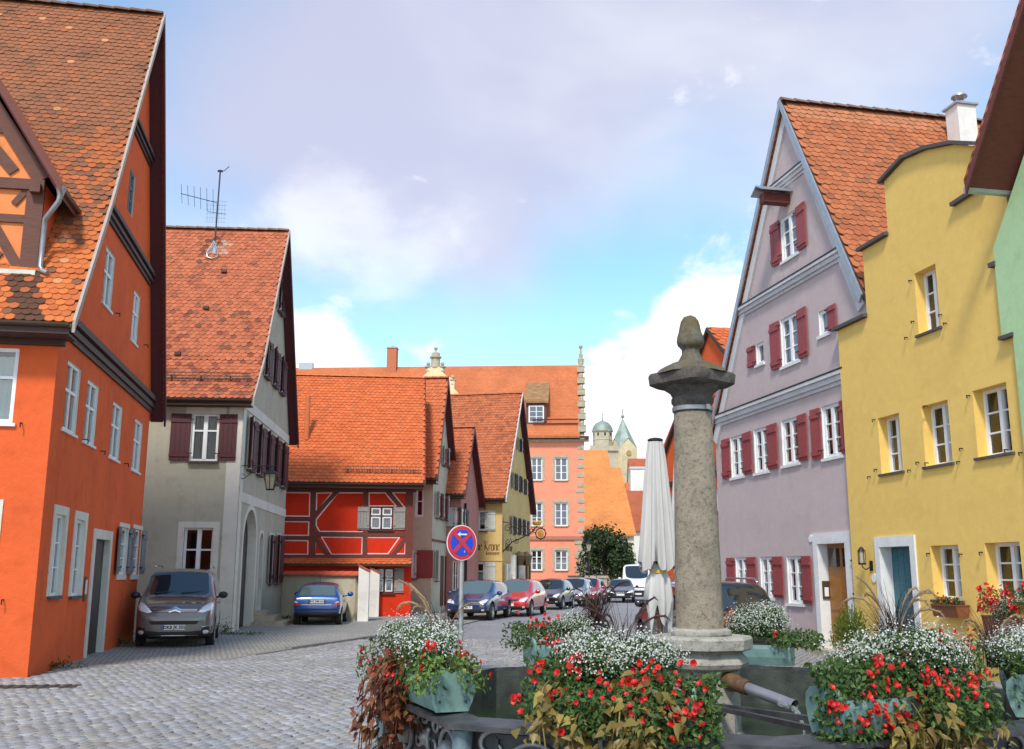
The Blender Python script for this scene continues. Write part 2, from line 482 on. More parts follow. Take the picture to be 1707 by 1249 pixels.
            if curtain:
                c0, c1, cz0, cz1 = curtain
                cb = MB(); n = 28; vs = []
                for i in range(n+1):
                    a = ia0 + (ia1-ia0)*(c0+(c1-c0)*i/n); dd = -recess-.14+.018*math.sin(i*1.9)+.008*math.sin(i*.7+1)
                    sc_ = .03*abs(math.sin(i*.56))
                    vs += [s.L(a, dd, iz0+(iz1-iz0)*cz0+sc_), s.L(a, dd, iz0+(iz1-iz0)*cz1)]
                cb.add(vs, [(2*i, 2*i+2, 2*i+3, 2*i+1) for i in range(n)]); cb.build('curtain', 'curtain', wo, smooth=True)
            if sill:
                sb = MB(); s.box(sb, a0-.06, a1+.06, -recess-.02, sill_d, z0-sill_drop, z0-.004); sb.build('window_sill', sill, s.H.root)
            if trim:
                tb = MB(); w = trim_w; e = .018 if trim is True else trim
                s.box(tb, a0-w, a0-.001, -.02, e, z0-.0, z1+w); s.box(tb, a1+.001, a1+w, -.02, e, z0-.0, z1+w); s.box(tb, a0-.001, a1+.001, -.02, e, z1+.001, z1+w)
                tb.build('window_surround', trim_mat or 'trim_cream', s.H.root)
            if shut:
                for sd_, w_, mt, ang in shut: s.shutter(a0 if sd_ < 0 else a1, sd_, w_, z0, z1, mt, ang)
        s.todo.append(go)
    def shutter(s, hinge, sd_, w, z0, z1, mat, ang=0., gap=.02, rows=2, batten=True):
        """board shutter folded back on the wall; ang opens it off the wall"""
        mb = MB(); A = R_(ang); nb = max(2, int(round(w/.14)))
        def P(a, d, z):
            return s.L(hinge + sd_*(a*math.cos(A) - d*math.sin(A)), gap + a*math.sin(A) + d*math.cos(A), z)
        def bx(a0, a1, d0, d1, zz0, zz1):
            mb.add([P(*q) for q in [(a0,d0,zz0),(a1,d0,zz0),(a1,d1,zz0),(a0,d1,zz0),(a0,d0,zz1),(a1,d0,zz1),(a1,d1,zz1),(a0,d1,zz1)]],
                   [(3,2,1,0),(4,5,6,7),(0,1,5,4),(1,2,6,5),(2,3,7,6),(3,0,4,7)])
        for i in range(nb): bx(.02+(w-.02)*i/nb+.003, .02+(w-.02)*(i+1)/nb-.003, 0, .028-.003*(i % 2), z0+.01, z1-.01)
        for k in ([.12, .84] if rows == 2 else [.1, .5, .9]):
            zc = z0+(z1-z0)*k; bx(.015, w, .0285, .05, zc-.045, zc+.045)
        o = mb.build('shutter', mat, s.H.root)
        hb = MB()
        for k in (.16, .88):
            zc = z0+(z1-z0)*k; q = P(-.03, .055, zc); hb.ball(q, .022, 6)
            hb.bar(P(-.06, .02, zc), P(.10, .056, zc), .02, .02)
        hb.build('hinge', 'black_iron', o)
        return o

# ------------------------------------------------------------------ clay tile roofs
TILE_CACHE = {}
def tile_shape(tw, tl, sag=.035, lift=.034, th=.016):
    n = 5; top = []; low = []
    for i in range(n):
        x = -tw/2+.002+(tw-.004)*i/(n-1); k = 2*i/(n-1)-1
        y = sag*k*k*k*k*.35 + sag*k*k*.65
        top.append((x, y, lift)); low.append((x, y, lift-th))
    v = top + low + [(-tw/2+.002, tl, .008), (tw/2-.002, tl, .008)]
    f = [tuple(range(n)) + (2*n+1, 2*n)] + [(n+i, n+i+1, i+1, i) for i in range(n-1)]
    return np.array(v), f
def prof_at(prof, t):
    """point and tangent along a roof profile of (run, height) pairs"""
    for (a, b), (c, d) in zip(prof[:-1], prof[1:]):
        l = math.hypot(c-a, d-b)
        if t <= l or (c, d) == tuple(prof[-1]):
            return (a+(c-a)*t/l, b+(d-b)*t/l), ((c-a)/l, (d-b)/l)
        t -= l
def prof_len(prof): return sum(math.hypot(c-a, d-b) for (a, b), (c, d) in zip(prof[:-1], prof[1:]))
def tile_roof(H, roof, prof, lo, hi, mapf, tint, mat, tw=.18, ex=.15, n_ind=0, sag=.035, jit=.006, skip=None, seed=1, lift=.034):
    """tiles in courses from eave to ridge.  lo/hi(t): extent along the eave; mapf(a, run, z) -> local point"""
    rng = random.Random(seed); V, Fc = tile_shape(tw, ex*1.75, sag, lift)
    Lp = prof_len(prof); rows = int(Lp/ex)
    items = []
    for j in range(rows):
        t = j*ex; a0 = lo(t); a1 = hi(t); (r, z), (tr, tz) = prof_at(prof, t + .001)
        n = int((a1-a0)/tw); off = (tw/2 if j % 2 else 0)
        A = np.array(mapf(0, r, z)); Ex = np.array(mapf(1, r, z)) - A; Et = np.array(mapf(0, r+tr, z+tz)) - A
        En = np.cross(Ex, Et)
        if En[2] < 0: En = -En
        for i in range(-1, n+1):
            a = a0 + (i+.5)*tw + off
            if a < a0+tw*.2 or a > a1-tw*.2: continue
            if skip and skip(a, t): continue
            P = A + Ex*a
            items.append((a, t, P, Ex, Et, En, tint(rng, a, t, Lp)))
    if n_ind:
        Mw = H.M
        def key(it):
            w = Mw @ Vector(it[2]); u, v, d = proj(w)
            return d if (0 < u < 1707 and 0 < v < 1249) else 1e6
        items.sort(key=key)
    ind, rest = items[:n_ind], items[n_ind:]
    pal = {}
    for a, t, P, Ex, Et, En, c in ind:
        kc = tuple(round(x*40)/40 for x in c); me = pal.get(kc)
        if me is None:
            me = bpy.data.meshes.new('tile'); me.from_pydata([tuple(p) for p in V], [], Fc)
            me.materials.append(MATS[mat]); at = me.attributes.new('tint', 'FLOAT_COLOR', 'FACE')
            at.data.foreach_set('color', [*c, 1.0]*len(me.polygons)); pal[kc] = me
        j = rng.uniform(-jit, jit)
        m = Matrix(((Ex[0], Et[0], En[0], P[0]+En[0]*j), (Ex[1], Et[1], En[1], P[1]+En[1]*j), (Ex[2], Et[2], En[2], P[2]+En[2]*j), (0,0,0,1)))
        link('tile', me, roof, None, m)
    if rest:
        n = len(V); vs = np.zeros((len(rest)*n, 3)); fs = []; cols = []
        for k, (a, t, P, Ex, Et, En, c) in enumerate(rest):
            j = rng.uniform(-jit, jit); w = rng.uniform(-.012, .012)
            vs[k*n:(k+1)*n] = P + np.outer(V[:, 0], Ex + Et*w) + np.outer(V[:, 1], Et) + np.outer(V[:, 2]+j, En)
            for q in Fc: fs.append(tuple(k*n+i for i in q))
            cols += [*c, 1.0]*len(Fc)
        me = bpy.data.meshes.new('tile_field'); me.from_pydata(vs.tolist(), [], fs)
        me.materials.append(MATS[mat]); at = me.attributes.new('tint', 'FLOAT_COLOR', 'FACE'); at.data.foreach_set('color', cols)
        link('tile_field', me, roof, 'stuff')
def ridge_caps(H, roof, a, b, r, mat, tintc, n=None, l=.36):
    a = Vector(a); b = Vector(b); n = n or max(2, int((b-a).length/l)); mb = MB(); d = (b-a)/n
    for i in range(n):
        p = a+d*i; q = a+d*(i+1.06)
        up = Vector((0,0,1)); sd = d.normalized().cross(up).normalized(); vs = []
        for e, rr, zz in ((p, r*1.12, .015), (q, r*.95, 0)):
            for k in range(7):
                t = math.pi*k/6; vs.append(e + sd*math.cos(t)*rr + up*(math.sin(t)*rr*.75 + zz - rr*.25))
        mb.add(vs, [(k, k+1, 8+k, 7+k) for k in range(6)] + [tuple(range(7))])
    me = mb.mesh('ridge_tile', mat, smooth=35); at = me.attributes.new('tint', 'FLOAT_COLOR', 'FACE')
    at.data.foreach_set('color', [*tintc, 1.0]*len(me.polygons))
    return link('ridge_tiles', me, roof, 'stuff')
def lerp3(a, b, k): return tuple(x+(y-x)*k for x, y in zip(a, b))
# ------------------------------------------------------------------ material set
plaster('plaster_orange', (.76, .128, .036), stain=(.62,.5,.45), amount=.5, var=.09, bmp=.6)
plaster('plaster_salmon', (.82, .27, .095), amount=.1)
plaster('plaster_olive', (.46, .43, .33), stain=(.72,.72,.68), amount=.5)
plaster('plaster_cream', (.66, .62, .52), amount=.3)
plaster('plaster_red', (.66, .038, .012), amount=.15)
plaster('plaster_grey_green', (.56, .51, .37), amount=.3)
plaster('plaster_dusky_rose', (.50, .22, .18), amount=.2)
plaster('plaster_krone', (.66, .46, .18), amount=.15)
plaster('plaster_pink', (.82, .29, .17), amount=.1)
plaster('plaster_cream_yellow', (.80, .62, .36), amount=.1)
plaster('plaster_mauve', (.54, .44, .425), amount=.12, var=.03, patch=.5)
plaster('plaster_yellow', (.84, .56, .155), stain=(.85,.82,.7), amount=.18, var=.03, patch=.4)
plaster('plaster_green', (.44, .63, .34), amount=.1)
plaster('plaster_white', (.78, .76, .70), amount=.2)
plaster('trim_cream', (.68, .65, .56), amount=.35)
plaster('trim_white', (.74, .74, .72), amount=.2)
plaster('trim_grey', (.62, .61, .61), amount=.25)
plain('white_frame', (.78, .78, .77), .45, var=.05)
plain('stone_sill', (.085, .075, .07), .8, bmp=.2)
plain('white_sill', (.72, .72, .70), .6)
plain('sandstone', (.40, .35, .25), .9, bmp=.4, var=.2)
plain('interior', (.012, .011, .011), .95, var=0)
plain('black_iron', (.018, .018, .02), .5, metal=.3)
plain('gutter_metal', (.30, .30, .31), .45, metal=.6)
plain('zinc', (.42, .43, .44), .4, metal=.7, var=.12)
plain('brown_metal', (.085, .05, .032), .5, metal=.2)
plain('verge_mortar', (.40, .33, .28), .85)
plain('panel_line', (.74, .66, .62), .8)
plain('antenna_metal', (.07, .07, .075), .4, metal=.8)
plain('gold', (.80, .50, .08), .3, metal=.7)
plain('curtain', (.72, .72, .70), .95, var=.03)
plain('letter_brown', (.16, .07, .015), .8)
plain('white_enamel', (.80, .80, .78), .3)
wood('timber_brown', (.145, .034, .022), .7)
wood('timber_dark', (.055, .022, .016), .65)
wood('timber_redbrown', (.115, .014, .010), .65)
wood('timber_dormer', (.125, .048, .03), .75)
wood('shutter_maroon', (.085, .022, .026), .6)
wood('shutter_red', (.30, .055, .055), .6)
wood('shutter_grey', (.29, .28, .255), .7)
wood('shutter_slate', (.16, .17, .18), .7)
wood('shutter_pale', (.55, .56, .50), .7)
wood('soffit_purple', (.075, .014, .018), .75)
wood('door_dark', (.035, .022, .017), .6)
wood('door_oak', (.34, .135, .022), .5)
wood('door_teal', (.035, .135, .17), .5)
wood('roof_board', (.07, .04, .028), .9)
tile_mat('tile_old', dirt=(.055,.042,.030), amount=.6, spot=1.1)
tile_mat('tile_grey_house', dirt=(.08,.035,.02), amount=.7, spot=3.4)
tile_mat('tile_new', dirt=(.30,.09,.03), amount=.3, spot=1.2)
tile_mat('tile_mid', dirt=(.12,.05,.025), amount=.5, spot=2.2)
tile_mat('tile_purple_house', dirt=(.16,.075,.03), amount=.5, spot=1.8)
clear_glass('glass')
glass_mat('glass_sky', (.10,.13,.16), .04)
glass_mat('glass_dark')
def far_tile(name, c, rot=(0,0,0), scale=1.0):
    """tile courses too far off to tell apart"""
    m, nt, b = new_mat(name); v = coords(nt)
    w = nt.nodes.new('ShaderNodeTexWave'); w.wave_type = 'BANDS'; w.bands_direction = 'Z'; w.inputs['Scale'].default_value = 1.9*scale; w.inputs['Distortion'].default_value = .6
    nt.links.new(v, w.inputs['Vector'])
    col = cramp(nt, noise(nt, v, .5, 6, .7), [(.3, sc(c, .78)), (.55, c), (.75, sc(c, 1.15))])
    col = mix(nt, 1.0, col, cramp(nt, noise(nt, coords(nt, scale=(3, 3, 5)), 1.6, 3), [(.3, (.8,)*3), (.7, (1.1,)*3)]), 'MULTIPLY')
    col = mix(nt, 1.0, col, cramp(nt, w.outputs[0], [(.1, (.78,)*3), (.5, (1,)*3)]), 'MULTIPLY')
    nt.links.new(col, b.inputs['Base Color']); b.inputs['Roughness'].default_value = .9
    bump(nt, b, w.outputs[0], .6, .05)
    return m
far_tile('far_tile_orange', (.58, .165, .055))
far_tile('far_tile_bright', (.72, .26, .07))
far_tile('far_tile_red', (.42, .11, .045))

# ------------------------------------------------------------------ gabled house with the ridge along local x
def gable_roof(H, W, over, pf, pb, fascia='timber_dark', soffit='soffit_purple', back_tile='far_tile_red', thick=.11, verge='trim_grey', verge_w=.05):
    """roof part: sheathing of both slopes; profiles (run=y, z) from eave to ridge"""
    mb = MB()
    for prof in (pf, pb):
        for (y0, z0), (y1, z1) in zip(prof[:-1], prof[1:]):
            mb.slab([(-W, y0, z0), (over, y0, z0), (over, y1, z1), (-W, y1, z1)], (0, 0, -thick), 0 if prof is pf else 1)
    roof = mb.build('roof', ['roof_board', back_tile], H.root)
    # boards closing the gable overhang: soffit under the verge on both rakes
    sb = MB(); 
    for prof in (pf, pb):
        for (y0, z0), (y1, z1) in zip(prof[:-1], prof[1:]):
            sb.slab([(-.02, y0, z0-thick-.002), (over-.03, y0, z0-thick-.002), (over-.03, y1, z1-thick-.002), (-.02, y1, z1-thick-.002)], (0, 0, -.03))
    sb.build('soffit_board', soffit, roof)
    for prof, mt in ((pf, verge), (pb, soffit)):
        vb = MB(); vd = .16 if prof is pf else .26
        for (y0, z0), (y1, z1) in zip(prof[:-1], prof[1:]):
            n = Vector((0, z1-z0, -(y1-y0))).normalized(); 
            vb.slab([(over+.002, y0, z0+.06), (over+.002, y1, z1+.06), (over+.002, y1, z1-vd), (over+.002, y0, z0-vd)], (verge_w, 0, 0))
        vb.build('bargeboard', mt, roof)
    fb = MB(); y, z = pf[0]
    fb.box(-W, over-.04, y-.05, y+.0, z-.2, z-.005); fb.box(-W, over-.04, y, .03, z-.21, z-.17)
    fb.build('eaves_board', fascia, roof)
    gb = MB(); y, z = pf[0]; n = 6; vs = []
    for x in (-W, over-.02):
        for k in range(n+1):
            t = math.pi*(1+k/n); vs.append((x, y-.08+.075*math.cos(t), z-.02+.075*math.sin(t)))
    gb.add(vs, [(k, k+1, n+2+k, n+1+k) for k in range(n)])
    gb.build('gutter', 'brown_metal', roof)
    return roof
def back_walls(H, W, L, zf, zb, mat):
    mb = MB(); mb.poly([(-W, 0, 0), (-W, L, 0), (-W, L, zb), (-W, 0, zf)]); mb.poly([(-W, L, 0), (0, L, 0), (0, L, zb), (-W, L, zb)])
    mb.build('back_wall', mat, H.root)
def snow_guard(H, roof, x0, x1, y, z, slope, h=.2):
    """ladder-shaped snow guard standing on the roof"""
    mb = MB(); n = Vector((0, -slope[1], slope[0])); up = Vector((0, slope[0]*.3, .95)); p = Vector((0, y, z))
    for k in (.05, .5, 1.0): mb.bar(Vector((x0, 0, 0))+p+up*(k*h)+n*.08, Vector((x1, 0, 0))+p+up*(k*h)+n*.08, .02, .022)
    k = x0
    while k < x1:
        mb.bar(Vector((k, 0, 0))+p+n*.08, Vector((k, 0, 0))+p+up*h+n*.08, .02, .012); k += .11
    for i in range(int((x1-x0)/.9)+1):
        q = Vector((x0+.1+i*.9, 0, 0))+p; mb.bar(q, q+n*.12+up*.1, .035, .035)
    return mb.build('snow_guard', 'brown_metal', roof)

# ================================================================== orange corner house
HO = House('corner_house', ground(45, 1132), 10, 'tall orange plastered corner house with steep mossy tile roof and timbered dormer', 'house', 'houses on the left side of the street')
FO, SO = Face(HO, 'front'), Face(HO, 'side')
LO, WO = 9.0, 12.0
pf = [(-.5, 5.93), (.55, 7.52), (1.4, 8.8), (5.05, 15.05)]; pb = [(9.3, 5.8), (5.05, 15.05)]
FO.window((-1.62, -.63, 4.24, 5.56), 2, 2, transom=.62, recess=.03, fw=.07, sill='white_sill', sill_d=.05, curtain=(0, 1, 0, .95))
a = FO.px(6, 838)[0]
FO.window((a-1.15, a-.12, 1.2, FO.px(0, 845)[1]), 2, 3, recess=.15, trim=True)
FO.window((-4.6, -3.6, 4.24, 5.56), 2, 2, transom=.62, recess=.03, fw=.07, sill='white_sill', sill_d=.05)
FO.window((-4.6, -3.6, 1.2, 2.75), 2, 3, recess=.15, trim=True)
FO.wall([(-WO, 0), (0, 0), (0, 6.0), (-WO, 6.0)], 'plaster_orange')
for r in ((108,131,604,723), (142,161,635,742), (185,201,671,767), (222,235,699,787), (173,189,413,516), (220.5,231,484,574.5)):
    SO.window(SO.rect(*r), 2, 2, recess=.03, transom=.6, fw=.06, sill='white_sill', sill_d=.04, sill_drop=.05, curtain=(0, 1, 0, .97))
SO.window(SO.rect(214, 224, 281, 361), 2, 3, recess=.03, fw=.05, fmat='shutter_slate', sill=None)
for r in ((87,104,857,993), (122,137,866,993)):
    SO.window(SO.rect(*r), 2, 3, recess=.05, trim=True, trim_w=.16, sill='stone_sill', sill_d=.06)
for i, r in enumerate(((197.5,211,879,958), (220.5,233,882,958))):
    SO.window(SO.rect(*r), 2, 3, recess=.04, trim=True, trim_w=.1, sill='trim_cream', sill_d=.03, sill_drop=.12, shut=[(-1, .42, 'shutter_slate', 6), (1, .42, 'shutter_slate', 4)])
dr = SO.rect(154, 178, 866, 1040); d0, d1 = dr[0], dr[1]; dz = 2.42
SO.hole(d0, d1, 0.0, dz, depth=.16)
def orange_door():
    mb = MB(); SO.box(mb, d0, d1, -.16, -.10, .02, dz)
    for k in range(2):
        SO.box(mb, d0+.1, d1-.1, -.10, -.085, .2+k*.95, 1.0+k*.95)
    dd = mb.build('door', 'door_dark', HO.root)
    hb = MB(); SO.box(hb, d0+.1, d0+.13, -.085, -.03, 1.0, 1.16); hb.build('handle', 'gutter_metal', dd)
    tb = MB(); w = .2
    SO.box(tb, d0-w, d0-.001, -.02, .03, 0, dz+w); SO.box(tb, d1+.001, d1+w, -.02, .03, 0, dz+w); SO.box(tb, d0-.001, d1+.001, -.02, .03, dz+.001, dz+w)
    tb.build('door_surround', 'trim_cream', HO.root)
    ib = MB(); p, z = SO.px(141, 982); SO.box(ib, p-.1, p+.1, .0, .025, z-.24, z+.24); o = ib.build('notice_plate', 'brown_metal', HO.root)
    ib = MB(); SO.box(ib, p-.07, p+.07, .026, .03, z-.1, z+.18); ib.build('plate_face', 'white_enamel', o)
SO.todo.append(orange_door)
SO.wall([(0, 0), (LO, 0), (LO, 6.2), (5.05, 14.9), (1.4, 8.65), (.55, 7.37), (0, 6.55)], 'plaster_orange', rmat='trim_cream')
back_walls(HO, WO, LO, 6, 6, 'plaster_orange')
# moulded timber cornices on the gable
for z, a0, a1, h in ((5.86, -.10, LO+.02, .42), (8.92, 1.85, 7.6, .33), (11.68, 3.45, 6.4, .26)):
    mb = MB()
    for k, (e, q0, q1) in enumerate(((.05, 0, .28), (.10, .28, .55), (.07, .55, .68), (.15, .68, 1.0))):
        SO.box(mb, a0-(.04 if z < 6 else 0)*k, a1, -.02, e, z+h*q0, z+h*q1-.004)
    mb.build('cornice', 'timber_dark', HO.root)
mb = MB()
for e, q0, q1 in ((.10, 5.62, 5.74), (.2, 5.74, 5.88)): FO.box(mb, -WO, .12, -.02, e, q0, q1-.003)
mb.build('cornice', 'timber_dark', HO.root)
mb = MB()
for F_, u, v in ((SO, 138, 733), (SO, 167, 752), (SO, 207, 773), (SO, 240, 575), (SO, 192, 522), (FO, 37, 706), (FO, 6, 1000)):
    p, z = F_.px(u, v); q = F_.L(p, 0, z); e = F_.L(p, .1, z); mb.tube([q, e], .012, 6); mb.tube([e, e+Vector((0, 0, -.08))], .012, 6)
mb.build('shutter_hook', 'black_iron', HO.root)
roofO = gable_roof(HO, WO, .32, pf, pb, verge='verge_mortar')
# dormer
DC, DH, DY, DZ0, DZ1, DA = -2.07, 1.5, .30, 7.0, 8.72, 11.25
def front_run(prof, z):
    for (a, b), (c, d) in zip(prof[:-1], prof[1:]):
        if b <= z <= d: return a+(c-a)*(z-b)/(d-b)
    return prof[-1][0]
mb = MB()
mb.poly([(DC-DH, DY, DZ0-.2), (DC+DH, DY, DZ0-.2), (DC+DH, DY, DZ1), (DC, DY, DA-.12), (DC-DH, DY, DZ1)])
for sx in (-1, 1):
    x = DC+sx*DH; mb.poly([(x, DY, DZ0-.4), (x, front_run(pf, DZ1), DZ1), (x, DY, DZ1)])
dorm = mb.build('dormer', 'plaster_salmon', HO.root)
mb = MB(); x = DC+DH+.004
mb.poly([(x, DY+.02, DZ0+.05), (x, front_run(pf, DZ1)-.02, DZ1-.02), (x, DY+.02, DZ1-.02)]); mb.build('cheek', 'plaster_orange', dorm)
def dbeam(x0, z0, x1, z1, w, dep=.05, name='beam', mt='timber_dormer'):
    mb = MB(); mb.bar((DC+x0, DY-dep/2+.012, z0), (DC+x1, DY-dep/2+.012, z1), w, dep, up=(0, 1, 0)); mb.build(name, mt, dorm)
for sx in (-1, 1):
    dbeam(sx*(DH-.14), DZ0, sx*(DH-.14), DZ1, .3, .064)
    dbeam(sx*.32, DZ0, sx*.32, DZ1, .24, .064)
    dbeam(sx*(DH-.28), DZ0+.05, sx*.62, DZ0+1.02, .17, .052); dbeam(sx*.45, DZ0+.62, sx*.86, DZ0+.28, .17, .05)
    dbeam(sx*.44, DZ1-.1, sx*.66, DZ1-.42, .11, .048); dbeam(sx*(DH-.28), DZ1-.1, sx*(DH-.5), DZ1-.42, .11, .048)
    dbeam(sx*.45, DZ0+1.02, sx*(DH-.28), DZ0+1.02, .15, .056)
    dbeam(sx*(DH-.06), DZ1+.06, .0, DA-.34, .26, .074)
    dbeam(sx*.95, DZ1+.2, sx*.30, DZ1+.95, .2, .05)
dbeam(-DH, DZ1-.04, DH, DZ1-.04, .2, .09); dbeam(-DH*.55, DZ1+1.02, DH*.55, DZ1+1.02, .17, .06)
dbeam(0, DZ1, 0, DA-.4, .2, .068)
for sx in (-1, -.35, .35, 1):
    mb = MB(); mb.box(DC+sx*(DH-.12)-.09, DC+sx*(DH-.12)+.09, DY-.2, DY-.04, DZ1-.22, DZ1-.06); mb.build('bracket', 'timber_dormer', dorm)
mb = MB(); mb.box(DC-DH-.05, DC+DH+.02, DY-.16, DY-.01, DZ0-.17, DZ0+.03); mb.build('dormer_sill', 'trim_cream', dorm)
mb = MB()
for sx in (-1, 1):
    eo = DH+.36; ez = DZ1-.32; yb = front_run(pf, ez)+.2; ya = front_run(pf, DA)+.4
    mb.slab([(DC+sx*eo, DY-.32, ez), (DC, DY-.32, DA+.05), (DC, ya, DA+.05), (DC+sx*eo, yb, ez)], (0, 0, .12), 0)
dro = mb.build('dormer_roof', 'timber_brown', dorm)
mb = MB()
for sx in (-1, 1):
    mb.slab([(DC+sx*(eo+.05), DY-.37, ez+.124), (DC, DY-.37, DA+.174), (DC, ya, DA+.174), (DC+sx*(eo+.05), yb, ez+.124)], (0, 0, .05))
mb.build('dormer_tiles', 'far_tile_red', dorm)
mb = MB()
for sx in (-1, 1):
    mb.slab([(DC+sx*(eo+.03), DY-.345, ez+.02), (DC, DY-.345, DA+.09), (DC, DY-.345, DA+.28), (DC+sx*(eo+.03), DY-.345, ez+.2)], (0, -.05, 0))
mb.build('bargeboard', 'timber_brown', dorm)
x = DC+DH
mb = MB(); mb.tube([(x+.36, DY-.30, DZ1-.26), (x+.34, DY-.30, DZ1-.42), (x+.1, DY-.16, DZ1-.72), (x+.08, DY-.1, DZ1-.85), (x+.08, DY-.1, DZ0+.12), (x+.14, DY-.16, DZ0+.02), (x+.24, DY-.2, DZ0-.02)], .048, 10)
mb.lathe([(.05, -.06), (.085, .08), (.085, .12)], (x+.36, DY-.30, DZ1-.26), 10)
mb.build('downpipe', 'gutter_metal', dorm, smooth=40)
mb = MB(); mb.tube([(x+.38, DY-.34, DZ1-.18), (x+.38, front_run(pf, DZ1-.1)+.1, DZ1-.18)], .06, 8); mb.build('gutter', 'brown_metal', dorm)
rngo = random.Random(3)
def tintO(rng, a, t, Lp):
    k = t/Lp; g = math.sin(a*1.7+t*.9)+math.sin(a*.6-t*1.9+2)
    p_dark = min(.90, max(.03, (k-.12)*1.9 + .16*g))
    if k < .05: p_dark *= .6
    if rng.random() < p_dark:
        b = lerp3((.15, .068, .038), (.27, .105, .05), rng.random())
        if rng.random() < .06: b = (.095, .06, .042)
    else: b = lerp3((.44, .11, .03), (.60, .165, .042), rng.random())
    if k > .2: b = lerp3(b, (.30, .11, .048), min(.8, k*1.2))
    if rng.random() < .012: b = (.56, .24, .10)
    # dormer's cast shadow, painted into the tile tints below it
    if -.98 < a+ (t-1.0)*.28 < -.45 and t < 1.25: b = lerp3((.03, .026, .022), b, .15 if rng.random() < .8 else .7)
    return b
def skipO(a, t):
    (y, z), _ = prof_at(pf, t); return y > DY and abs(a-DC) < DH*(1 if z < DZ1 else max(0, (DA-z)/(DA-DZ1))) and z < DA
tile_roof(HO, roofO, pf, lambda t: -WO if t > 99 else -7.5, lambda t: .34, lambda a, r, z: (a, r, z), tintO, 'tile_old', tw=.16, ex=.142, n_ind=300, skip=skipO, seed=5)
ridge_caps(HO, roofO, (-WO, 5.05, 15.08), (.3, 5.05, 15.08), .14, 'tile_old', (.16, .085, .05))

# ================================================================== grey-olive house with the arched door
HG = House('townhouse', ground(385, 1055), 3.7, 'olive grey house with arched doorway, maroon shutters and TV antenna on roof', 'house', 'houses on the left side of the street')
FG, SG = Face(HG, 'front'), Face(HG, 'side')
LG, WG = 8.9, 8.5
pf = [(-.32, 6.92), (1.0, 8.35), (4.65, 14.05)]; pb = [(9.15, 6.85), (4.65, 14.05)]
FG.window(FG.rect(319, 364, 690, 769), 2, 2, transom=.66, recess=.04, fw=.07, mull=.12, trim=True, trim_w=.2, curtain=(0, 1, 0, 1), sill='stone_sill', sill_d=.14, shut=[(-1, .62, 'shutter_maroon', 3), (1, .56, 'shutter_maroon', 2)])
FG.window(FG.rect(304, 353, 880, 985), 2, 2, transom=.66, recess=.1, fw=.06, mull=.12, trim=True, trim_w=.18, glass='glass')
FG.window((-4.6, -3.6, 5.0, 6.45), 2, 2, transom=.66, recess=.04, trim=True, trim_w=.2, shut=[(-1, .6, 'shutter_maroon', 3), (1, .6, 'shutter_maroon', 2)])
FG.wall([(-WG, 0), (0, 0), (0, 7.0), (-WG, 7.0)], 'plaster_olive')
c0 = SG.px(417, 740)[0]; c1 = SG.px(471, 770)[0]; zt = SG.px(411, 692)[1]; zb = SG.px(409, 781)[1]
for i in range(5):
    c = c0+(c1-c0)*i/4
    SG.window((c-.36, c+.36, zb, zt), 2, 2, transom=.66, recess=.1, trim=True, trim_w=.1, sill_d=.16, shut=[(-1, .42, 'shutter_maroon', 24), (1, .40, 'shutter_maroon', 10)])
zt = SG.px(458, 582)[1]; zb = SG.px(458, 646)[1]
for u in (444, 458, 470):
    c = SG.px(u, 610)[0]; SG.window((c-.32, c+.32, zb, zt), 2, 2, transom=.66, recess=.08, trim=True, trim_w=.08, sill_d=.15, shut=[(-1, .4, 'shutter_maroon', 22), (1, .36, 'shutter_maroon', 10)])
c = SG.px(467, 495)[0]; zt = SG.px(467, 466)[1]; zb = SG.px(467, 524)[1]
SG.window((c-.4, c+.4, zb, zt), 2, 2, transom=.66, recess=.08, sill_d=.15, shut=[(-1, .44, 'shutter_maroon', 20), (1, .4, 'shutter_maroon', 10)])
for u in (451.5, 463):
    c = SG.px(u, 930)[0]; zt = SG.px(u, 892)[1]; zb = SG.px(u, 972)[1]
    SG.window((c-.36, c+.36, zb, zt), 2, 2, transom=.66, recess=.1, trim=True, trim_w=.08, sill_d=.12, shut=[(-1, .44, 'shutter_maroon', 20), (1, .4, 'shutter_maroon', 10)])
def arch_loop(a0, a1, z0, z1, n=14):
    r = (a1-a0)/2; zc = z1-r
    return [(a0, z0), (a1, z0)] + [((a0+a1)/2+r*math.cos(math.pi*k/n), zc+r*math.sin(math.pi*k/n)) for k in range(n+1)]
A0, A1, AZ = SG.px(401, 960)[0], SG.px(424, 940)[0], SG.px(413, 848)[1]
B0, B1, BZ = SG.px(430.5, 930)[0], SG.px(437, 930)[0], SG.px(434, 888)[1]
def arch_band(F_, a0, a1, z0, z1, w, e, nm, mt):
    mb = MB(); o = arch_loop(a0-w, a1+w, z0, z1+w); i_ = arch_loop(a0-.001, a1+.001, z0, z1)
    n = len(o); vs = [F_.L(a, d, z) for d in (-.02, e) for lp in (o, i_) for a, z in lp]
    fs = []
    for k in range(1, n):
        k2 = (k+1) % n
        fs += [(2*n+k, 2*n+k2, 3*n+k2, 3*n+k), (k, k2, 2*n+k2, 2*n+k), (n+k, n+k2, 3*n+k2, 3*n+k)]
    mb.add(vs, fs); mb.build(nm, mt, F_.H.root)
SG.hole(0, 0, 0, 0, depth=.28, loop=arch_loop(A0, A1, 0.0, AZ))
SG.hole(0, 0, 0, 0, depth=.14, loop=arch_loop(B0, B1, .5, BZ))
